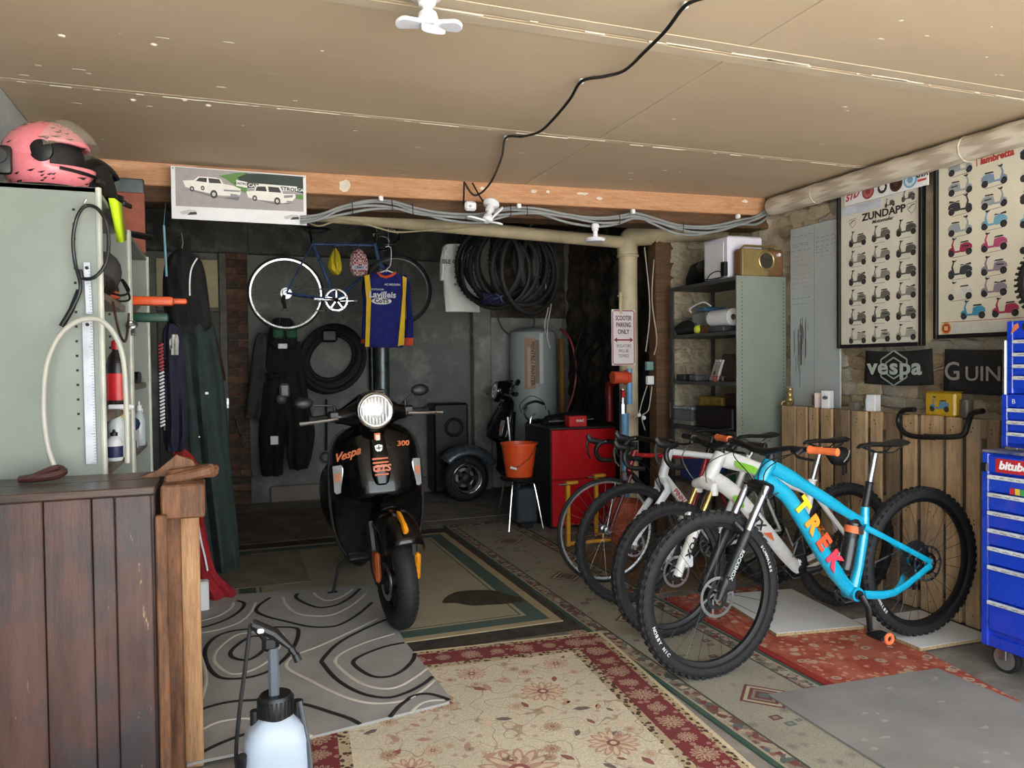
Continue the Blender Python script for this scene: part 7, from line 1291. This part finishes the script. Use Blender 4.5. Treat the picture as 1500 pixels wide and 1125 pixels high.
coat('wax_coat','dark grey coat hanging at the left of the wall hooks','coat',[(488,378,400),(505,372,408),(545,366,410),(590,360,408),(612,358,396)],YK,.1,CL('coat_grey',(62,60,58)),seed=21); coat('riding_trousers','long black riding trousers with a white patch hanging on the wall','trousers',[(500,392,440),(560,386,440),(620,380,424),(660,380,416),(696,384,414)],YK-.1,.1,CL('coat_black',(18,18,19)),lambda t:(lambda m:m.build('white_patch',WHT,t))(M().rbox(ony(402,645,YK-.235),(.075,.01,.085),.003)),seed=23)
coat('riding_jacket','bulky black riding jacket hanging below the green bag','jacket',[(505,398,440),(540,400,446),(590,416,452),(630,420,460),(665,420,456),(686,424,450)],YK-.12,.13,CL('jacket_black',(22,22,23)),seed=25)
t=thing('green_bag','black rucksack with green panels hanging on the wall hooks','bag',ony(418,520,YK-.12)); m=drape([(466,402,424),(474,396,432),(500,394,436),(512,400,432)],YK-.16,.1,seed=27,k=3,amp=.06); m.build('bag',CL('bag_black',(22,22,24)),t); m=M(); p=ony(417,488,YK-.28); m.rbox(p+Vector((-.06,0,0)),(.1,.02,.1),.02); m.rbox(p+Vector((.07,.0,.0)),(.1,.02,.1),.02); m.build('green_panel',CL('bag_green',(52,104,78)),t); m=M(); m.rbox(ony(414,507,YK-.29),(.09,.015,.05),.006); m.build('pale_tag',WHT,t)
t=thing('wire_rack','chrome wire rack with straps hanging over the riding gear','rack',ony(415,570,YK-.28)); m=M(); 
for i in range(5): m.tube([ony(388+11*i,545+i%2*2,YK-.23),ony(390+11*i,562-i%3*4,YK-.24)],.005,6)
m.tube([ony(386,548,YK-.23),ony(436,545,YK-.23)],.004,6); m.tube([ony(388,556,YK-.24),ony(436,552,YK-.235)],.004,6); m.build('wires',CHR,t); m=M(); m.rbox(ony(417,572,YK-.23),(.1,.04,.14),.02); m.ell(ony(412,585,YK-.235),(.05,.03,.05)); m.build('lamp',mat('smoked_lamp',(110,108,106),.3),t)
# ---- black loudspeaker panels
t=thing('loudspeaker','black floor loudspeaker cabinet between the two scooters','loudspeaker',ony(650,700,8.1)); t.location.z=0; a=ony(632,600,8.1); b=ony(682,600,8.1); m=M(); m.rbox(((a.x+b.x)/2,8.15,.52),(b.x-a.x,.3,.96),.02); m.build('cabinet',BLK,t); 
for z,r in ((.38,.14),(.74,.09)): m=M(); cx=(a.x+b.x)/2+.03; m.torus((cx,8.0,z),r,.018,Matrix.Rotation(math.pi/2,3,'X'),28,8); dr=m.build('driver_ring',BLKM,t); m=M(); m.lathe([(r,0),(r*.4,-.05),(.01,-.03)],24,(cx,8.0,z),Matrix.Rotation(math.pi/2,3,'X')); m.build('driver_cone',mat('cone_grey',(30,30,32),.6),dr)
for x in (a.x+.06,b.x-.06): m=M(); m.cyl((x,8.15,0),(x,8.15,.045),.025,n=12); m.build('foot',BLKM,t)
# ---- water heater
cx,cy=3.27,8.08; t=thing('water_heater','tall pale water heater with orange and white stickers by the back wall','water heater',(cx,cy,.25)); m=M(); m.lathe([(.2,.3),(.255,.32),(.262,.36),(.262,1.72),(.25,1.77),(.18,1.81),(.05,1.825)],32,(cx,cy,0)); m.build('tank',mat('heater_grey',(176,186,186),.4,var=.06,scale=2),t); m=M()
for x in (-.16,.16): m.cyl((cx+x,cy,0),(cx+x,cy,.32),.02,n=10)
m.build('legs',STL,t); 
def curve_label(a0,a1,z0,z1,ma,e=.002,name='sticker'):
    m=M(); n=8; vs=[]
    for z in (z0,z1): vs+=[(cx+(.262+e)*math.sin(a0+(a1-a0)*i/n),cy-(.262+e)*math.cos(a0+(a1-a0)*i/n),z) for i in range(n+1)]
    m.add(vs,[(i,i+1,n+2+i,n+1+i) for i in range(n)]); return m.build(name,ma,t)
curve_label(-.75,-.28,1.14,1.7,flat('c0967c'),name='tan_sticker'); curve_label(-.62,-.5,1.16,1.6,flat('c9bcae'),.004,'pale_strip'); curve_label(-.12,.05,1.2,1.75,flat('e8e8e8'),name='white_strip'); curve_label(-.3,-.12,1.2,1.68,flat('8e7f78'),name='photo_sticker')
m=M(); a_=-.4; addtext(m,'PEINTRE / PAINTER',.06,Fr((cx+.268*math.sin(a_),cy-.268*math.cos(a_),1.42),(0,0,-1),(math.cos(a_),math.sin(a_),0)),.95,0,.02); m.build('sticker_lettering',flat('4c3a34'),t,smooth=0)
m=M(); m.tube(smoothpts([(cx,cy,1.8),(cx,cy,1.95),(cx-.2,cy+.1,2.05),(cx-.3,cy+.2,2.3)],4),.012,8); m.build('feed_pipe',BLK,t)
m=M(); m.rbox((3.56,7.95,.85),(.05,.05,1.7),.004); item(m,'timber_post',wood('yellow_pine',(170,130,62),(130,92,40),(9,9,.8)),'yellow timber post standing beside the water heater','post')
m=M(); m.tube(smoothpts([ony(x,y,7.6) for x,y in ((820,482),(832,492),(841,515),(844,545),(840,575),(832,598),(826,610))],5),.014,8); item(m,'red_hose',mat('red_hose',(150,26,40),.45),'red rubber hose hanging in a curve beyond the water heater','hose')
m=M(); 
for k in range(7): m.tube(smoothpts([(3.6+rr.uniform(-.1,.1),7.2+rr.uniform(-.5,.4),1.9+rr.uniform(-.2,.1)),(3.62+rr.uniform(-.1,.1),7.2+rr.uniform(-.5,.5),1.4),(3.6+rr.uniform(-.1,.1),7.2+rr.uniform(-.5,.4),.9)],4),.012,6)
item(m,'hanging_harness','' or BLKM,'tangle of black leads hanging on the sooty wall','cables',kind='stuff')
m=M(); m.rbox((3.63,6.3,.7),(.26,.6,1.4),.03); item(m,'black_cupboard',BLKM,'black cupboard standing against the sooty wall behind the red boiler','cupboard')
# ---- red boiler
rx0,rx1,ry0,ry1,rz_=2.58,3.2,6.0,6.6,.85; t=thing('red_boiler','red steel boiler cabinet with black side behind the road bikes','boiler',((rx0+rx1)/2,(ry0+ry1)/2,0)); m=M(); m.b2((rx0,ry0+.012,.0),(rx1,ry1,rz_)); m.build('casing',mat('boiler_black',(30,30,30),.45),t,bevel=.006)
BR=mat('boiler_red',(186,18,26),.32,var=.08,scale=2)
m=M(); m.b2((rx0+.01,ry0-.004,.42),(rx1,ry0+.012,rz_-.005)); m.build('upper_door',BR,t,bevel=.004); m=M(); m.b2((rx0+.01,ry0-.004,.02),(rx1,ry0+.012,.415)); m.build('lower_door',BR,t,bevel=.004); m=M(); m.b2((rx0-.004,ry0,rz_),(rx1,ry1,rz_+.012)); m.build('top_plate',mat('boiler_top',(60,58,56),.5),t,bevel=.003)
t=thing('red_tin','small red tin with white lettering on top of the red boiler','tin',(2.86,6.08,rz_+.012)); m=M(); m.rbox((2.86,6.09,rz_+.06),(.17,.1,.096),.006); m.build('tin',RED,t); m=M(); addtext(m,'MAC',.03,FY((2.88,6.038,rz_+.065)),1.2,0,.04); m.build('tin_lettering',flat('ece8e8'),t,smooth=0)
m=M(); p=ony(893,600,6.5); m.tube(smoothpts([(p.x,6.5,rz_+.012),(p.x,6.5,rz_+.3),(p.x+.03,6.55,rz_+.36),(p.x+.2,6.6,rz_+.37)],4),.035,12); item(m,'red_flow_pipe',mat('dull_red',(150,36,40),.4),'fat red pipe rising behind the red boiler','pipe')
t=thing('scooter_saddle','black scooter seat lying on the red boiler','seat',(2.95,6.35,rz_+.012)); m=M(); rs=[]
for x,w_,h_ in ((2.66,.03,.03),(2.72,.1,.07),(2.9,.13,.09),(3.08,.12,.1),(3.16,.05,.06)): rs.append([Vector((x,6.38+w_*math.cos(a),rz_+.013+h_*.6+h_*.6*math.sin(a))) for a in [2*math.pi*i/14 for i in range(14)]])
m.rings(rs); m.build('pad',BLKM,t); m=M(); m.tube([(2.68,6.27,rz_+.05),(2.9,6.25,rz_+.055),(3.12,6.26,rz_+.06)],.006,6); m.build('piping',mat('piping_grey',(120,120,120),.5),t)
# small handlebar with levers propped by the boiler
t=thing('spare_bars','spare flat handlebar with chrome levers propped behind the boiler','handlebar',(2.5,6.75,0)); m=M(); m.tube([(2.52,6.75,0),(2.5,6.75,.6),(2.47,6.75,.92)],.016,8); m.build('stem',STL,t); m=M(); m.tube(smoothpts([ony(x,y,6.75) for x,y in ((766,600),(772,592),(785,588),(797,592))],4),.013,8); m.tube(smoothpts([ony(x,y,6.75) for x,y in ((772,596),(768,606),(776,616),(790,614))],4),.01,8); m.build('bar',BLK,t); m=M(); m.tube(smoothpts([ony(x,y,6.72) for x,y in ((784,606),(778,612),(776,625),(775,634))],4),.008,8); m.tube(smoothpts([ony(x,y,6.72) for x,y in ((803,600),(805,610),(801,618))],4),.008,8); m.build('levers',CHR,t); m=M(); m.tube(smoothpts([ony(x,y,6.72) for x,y in ((764,605),(762,592),(778,580),(795,588),(800,600))],5),.0035,6); m.build('cables',BLK,t)
# ---- stool with bucket
sx,sy,sz=2.36,6.18,.445; t=thing('stool','black topped stool with splayed chrome legs carrying the orange bucket','stool',(sx,sy,0)); m=M(); m.lathe([(.14,sz-.03),(.165,sz-.022),(.168,sz-.008),(.16,sz)],28,(sx,sy,0)); m.build('seat',BLK,t)
for a in (.785,2.356,3.927,5.498): m=M(); m.tube(smoothpts([(sx+.03*math.cos(a),sy+.03*math.sin(a),sz-.04),(sx+.12*math.cos(a),sy+.12*math.sin(a),sz-.05),(sx+.15*math.cos(a),sy+.15*math.sin(a),sz-.1),(sx+.22*math.cos(a),sy+.22*math.sin(a),.008)],4),.009,8); m.build('leg',CHR,t)
t=thing('orange_bucket','orange plastic bucket standing on the black topped stool','bucket',(sx,sy,sz)); OB=mat('bucket_orange',(228,86,34),.4,var=.05); m=M(); m.lathe([(.11,0),(.115,.004),(.152,.275),(.162,.277),(.162,.29),(.147,.29),(.108,.01)],32,(sx,sy,sz+.001)); m.build('pail',OB,t); m=M(); m.tube(smoothpts([(sx+.1,sy-.13,sz+.27),(sx+.06,sy-.16,sz+.2),(sx-.04,sy-.165,sz+.12),(sx-.11,sy-.14,sz+.09)],5),.003,6); m.build('bail_wire',STL,t); m=M(); m.cyl((sx-.13,sy-.135,sz+.1),(sx-.08,sy-.155,sz+.085),.011,n=10); m.build('bail_grip',WHT,t)
t=thing('charger_box','dark grey charger box standing under the stool','charger',(sx+.06,sy+.0,0)); m=M(); m.rbox((sx+.05,sy,.2),(.19,.14,.3),.014); m.build('case',mat('charger_grey',(58,64,72),.4),t); m=M(); m.rbox((sx+.05,sy,.025),(.12,.1,.05),.006); m.build('base',BLKM,t); m=M(); m.tube([(sx-.01,sy,.35),(sx,sy,.375),(sx+.1,sy,.375),(sx+.11,sy,.35)],.009,8); m.build('handle',BLK,t)
# ---- yellow bike stand
YL=mat('stand_yellow',(218,160,40),.4); t=thing('bike_stand','yellow tubular bike stand in front of the red boiler','stand',(2.8,5.35,0)); yq=5.35
xA=ony(832,740,yq).x; xB=ony(873,700,yq+.25).x
for x,y in ((xA,yq),(xB,yq+.25)):
    m=M(); m.rbox((x,y,.26),(.03,.03,.5),.004); m.build('upright',YL,t); m=M(); m.cyl((x-.08,y-.01,.49),(x+.06,y-.01,.49),.009,n=10); m.build('clamp_screw',STL,t); m=M(); m.rbox((x+.03,y,.5),(.1,.045,.025),.004); m.build('top_plate',YL,t)
m=M(); m.tube([(xA,yq,.03),(xB+.02,yq+.0,.03)],.015,8); m.build('base_bar',YL,t); m=M(); m.tube([(xB,yq,.03),(xB,yq+.25,.03)],.015,8); m.build('side_bar',YL,t)
# ---- pump group, pipes and sign by the stack
YQ=5.52; t=thing('pump_group','orange pump with brass valves on a blue pipe below the parking sign','pump',ony(915,720,YQ)); t.location.z=0
m=M(); a=ony(897,553,YQ); b=ony(916,553,YQ); m.cyl(a,b,.05,n=20); m.cyl(b,b+Vector((.03,0,0)),.06,n=20); m.build('motor',mat('pump_orange',(208,80,48),.45),t); m=M(); q=ony(912,570,YQ); m.cyl(q,q+Vector((0,0,-.12)),.022,n=12); m.cyl(q+Vector((0,0,-.12)),q+Vector((0,0,-.2)),.03,n=8); m.build('valve_body',STL,t); m=M(); m.rbox(ony(913,577,YQ-.04),(.03,.04,.06),.008); m.build('red_tap',RED,t)
m=M(); q=ony(915,605,YQ); m.cyl(q,(q.x,YQ,.02),.032,n=14); m.build('blue_pipe',mat('pipe_blue',(104,160,206),.45),t); m=M(); q=ony(922,540,YQ-.02); m.cyl(q,ony(922,592,YQ-.02),.024,n=14); m.build('upper_blue_pipe',mat('pipe_blue',(104,160,206),.45),t); m=M(); q=ony(909,428,YQ+.02); m.cyl(q,ony(909,460,YQ+.02),.014,n=10); m.torus(q+Vector((0,0,-.03)),.022,.007,None,14,6); m.build('copper_stub',CREAM,t)
m=M(); q=ony(914,690,5.3); m.lathe([(.09,0),(.1,.01),(.13,.3),(.14,.3),(.14,.34),(.12,.34),(.09,.02)],24,(q.x,5.3,.0)); item(m,'terracotta_pot',mat('pot_terracotta',(178,82,52),.7),'tall terracotta coloured tub behind the road bike handlebars','tub')
sg=thing('parking_sign','white sign with red border and double arrow on the cream stack','sign',ony(913,535,5.53)); a=ony(896,453,5.53); b=ony(931,535,5.53); cxs=(a.x+b.x)/2; czs=(a.z+b.z)/2; Ws=b.x-a.x; Hs=a.z-b.z; m=M(); m.rbox((cxs,5.535,czs),(Ws,.004,Hs),.0015); m.build('plate',mat('sign_white',(214,206,208),.45,var=.05),sg)
T=FY((cxs,5.5325,czs)); RB=flat('8a2230'); m=M(); w2,h2=Ws/2-.01,Hs/2-.01
m.strip([(-w2+.012,h2),(w2-.012,h2),(w2,h2-.012),(w2,-h2+.012),(w2-.012,-h2),(-w2+.012,-h2),(-w2,-h2+.012),(-w2,h2-.012)],.008,.0005,T,True); m.build('red_border',RB,sg,smooth=0)
m=M(); m.strip([(-w2*.7,-.02),(w2*.7,-.02)],.012,.0006,T); m.poly([(-w2*.92,-.02),(-w2*.6,.0),(-w2*.6,-.04)],T,.0006); m.poly([(w2*.92,-.02),(w2*.6,-.04),(w2*.6,.0)],T,.0006); m.build('double_arrow',RB,sg,smooth=0)
m=M()
for s_,y in (('SCOOTER',.155),('PARKING',.1),('ONLY',.045)): addtext(m,s_,.052,T@TT(0,y,.001),.62 if len(s_)>5 else .75,0,.02)
m.build('red_lettering',flat('5c2630'),sg,smooth=0); m=M()
for s_,y in (('VIOLATORS',-.07),('WILL BE',-.11),('TOWED',-.15)): addtext(m,s_,.036,T@TT(0,y,.001),.7,0,.01)
m.build('small_lettering',flat('7a6a6e'),sg,smooth=0)
t=thing('switch_boxes','small switch boxes and loose wires on the brown post','switch',ony(945,560,5.42)); m=M(); m.rbox(ony(951,536,5.42),(.06,.04,.07),.006); m.build('green_box',mat('box_green',(110,150,146),.5),t); m=M(); m.rbox(ony(952,557,5.42),(.06,.04,.07),.006); m.build('white_box',WHT,t); m=M(); 
for P in (((948,565),(940,590),(936,605),(930,612)),((955,566),(950,600),(940,610),(945,630)),((938,605),(926,608)),((958,520),(962,495),(955,440),(958,380)),((946,515),(952,450),(944,362))): m.tube(smoothpts([ony(x,y,5.4) for x,y in P],4),.005,6)
m.build('wires',mat('wire_ivory',(176,166,146),.5),t); m=M(); m.ell(ony(943,612,5.4),(.018,.018,.018)); m.ell(ony(936,608,5.4),(.016,.016,.016)); m.build('wire_ends',WHT,t)
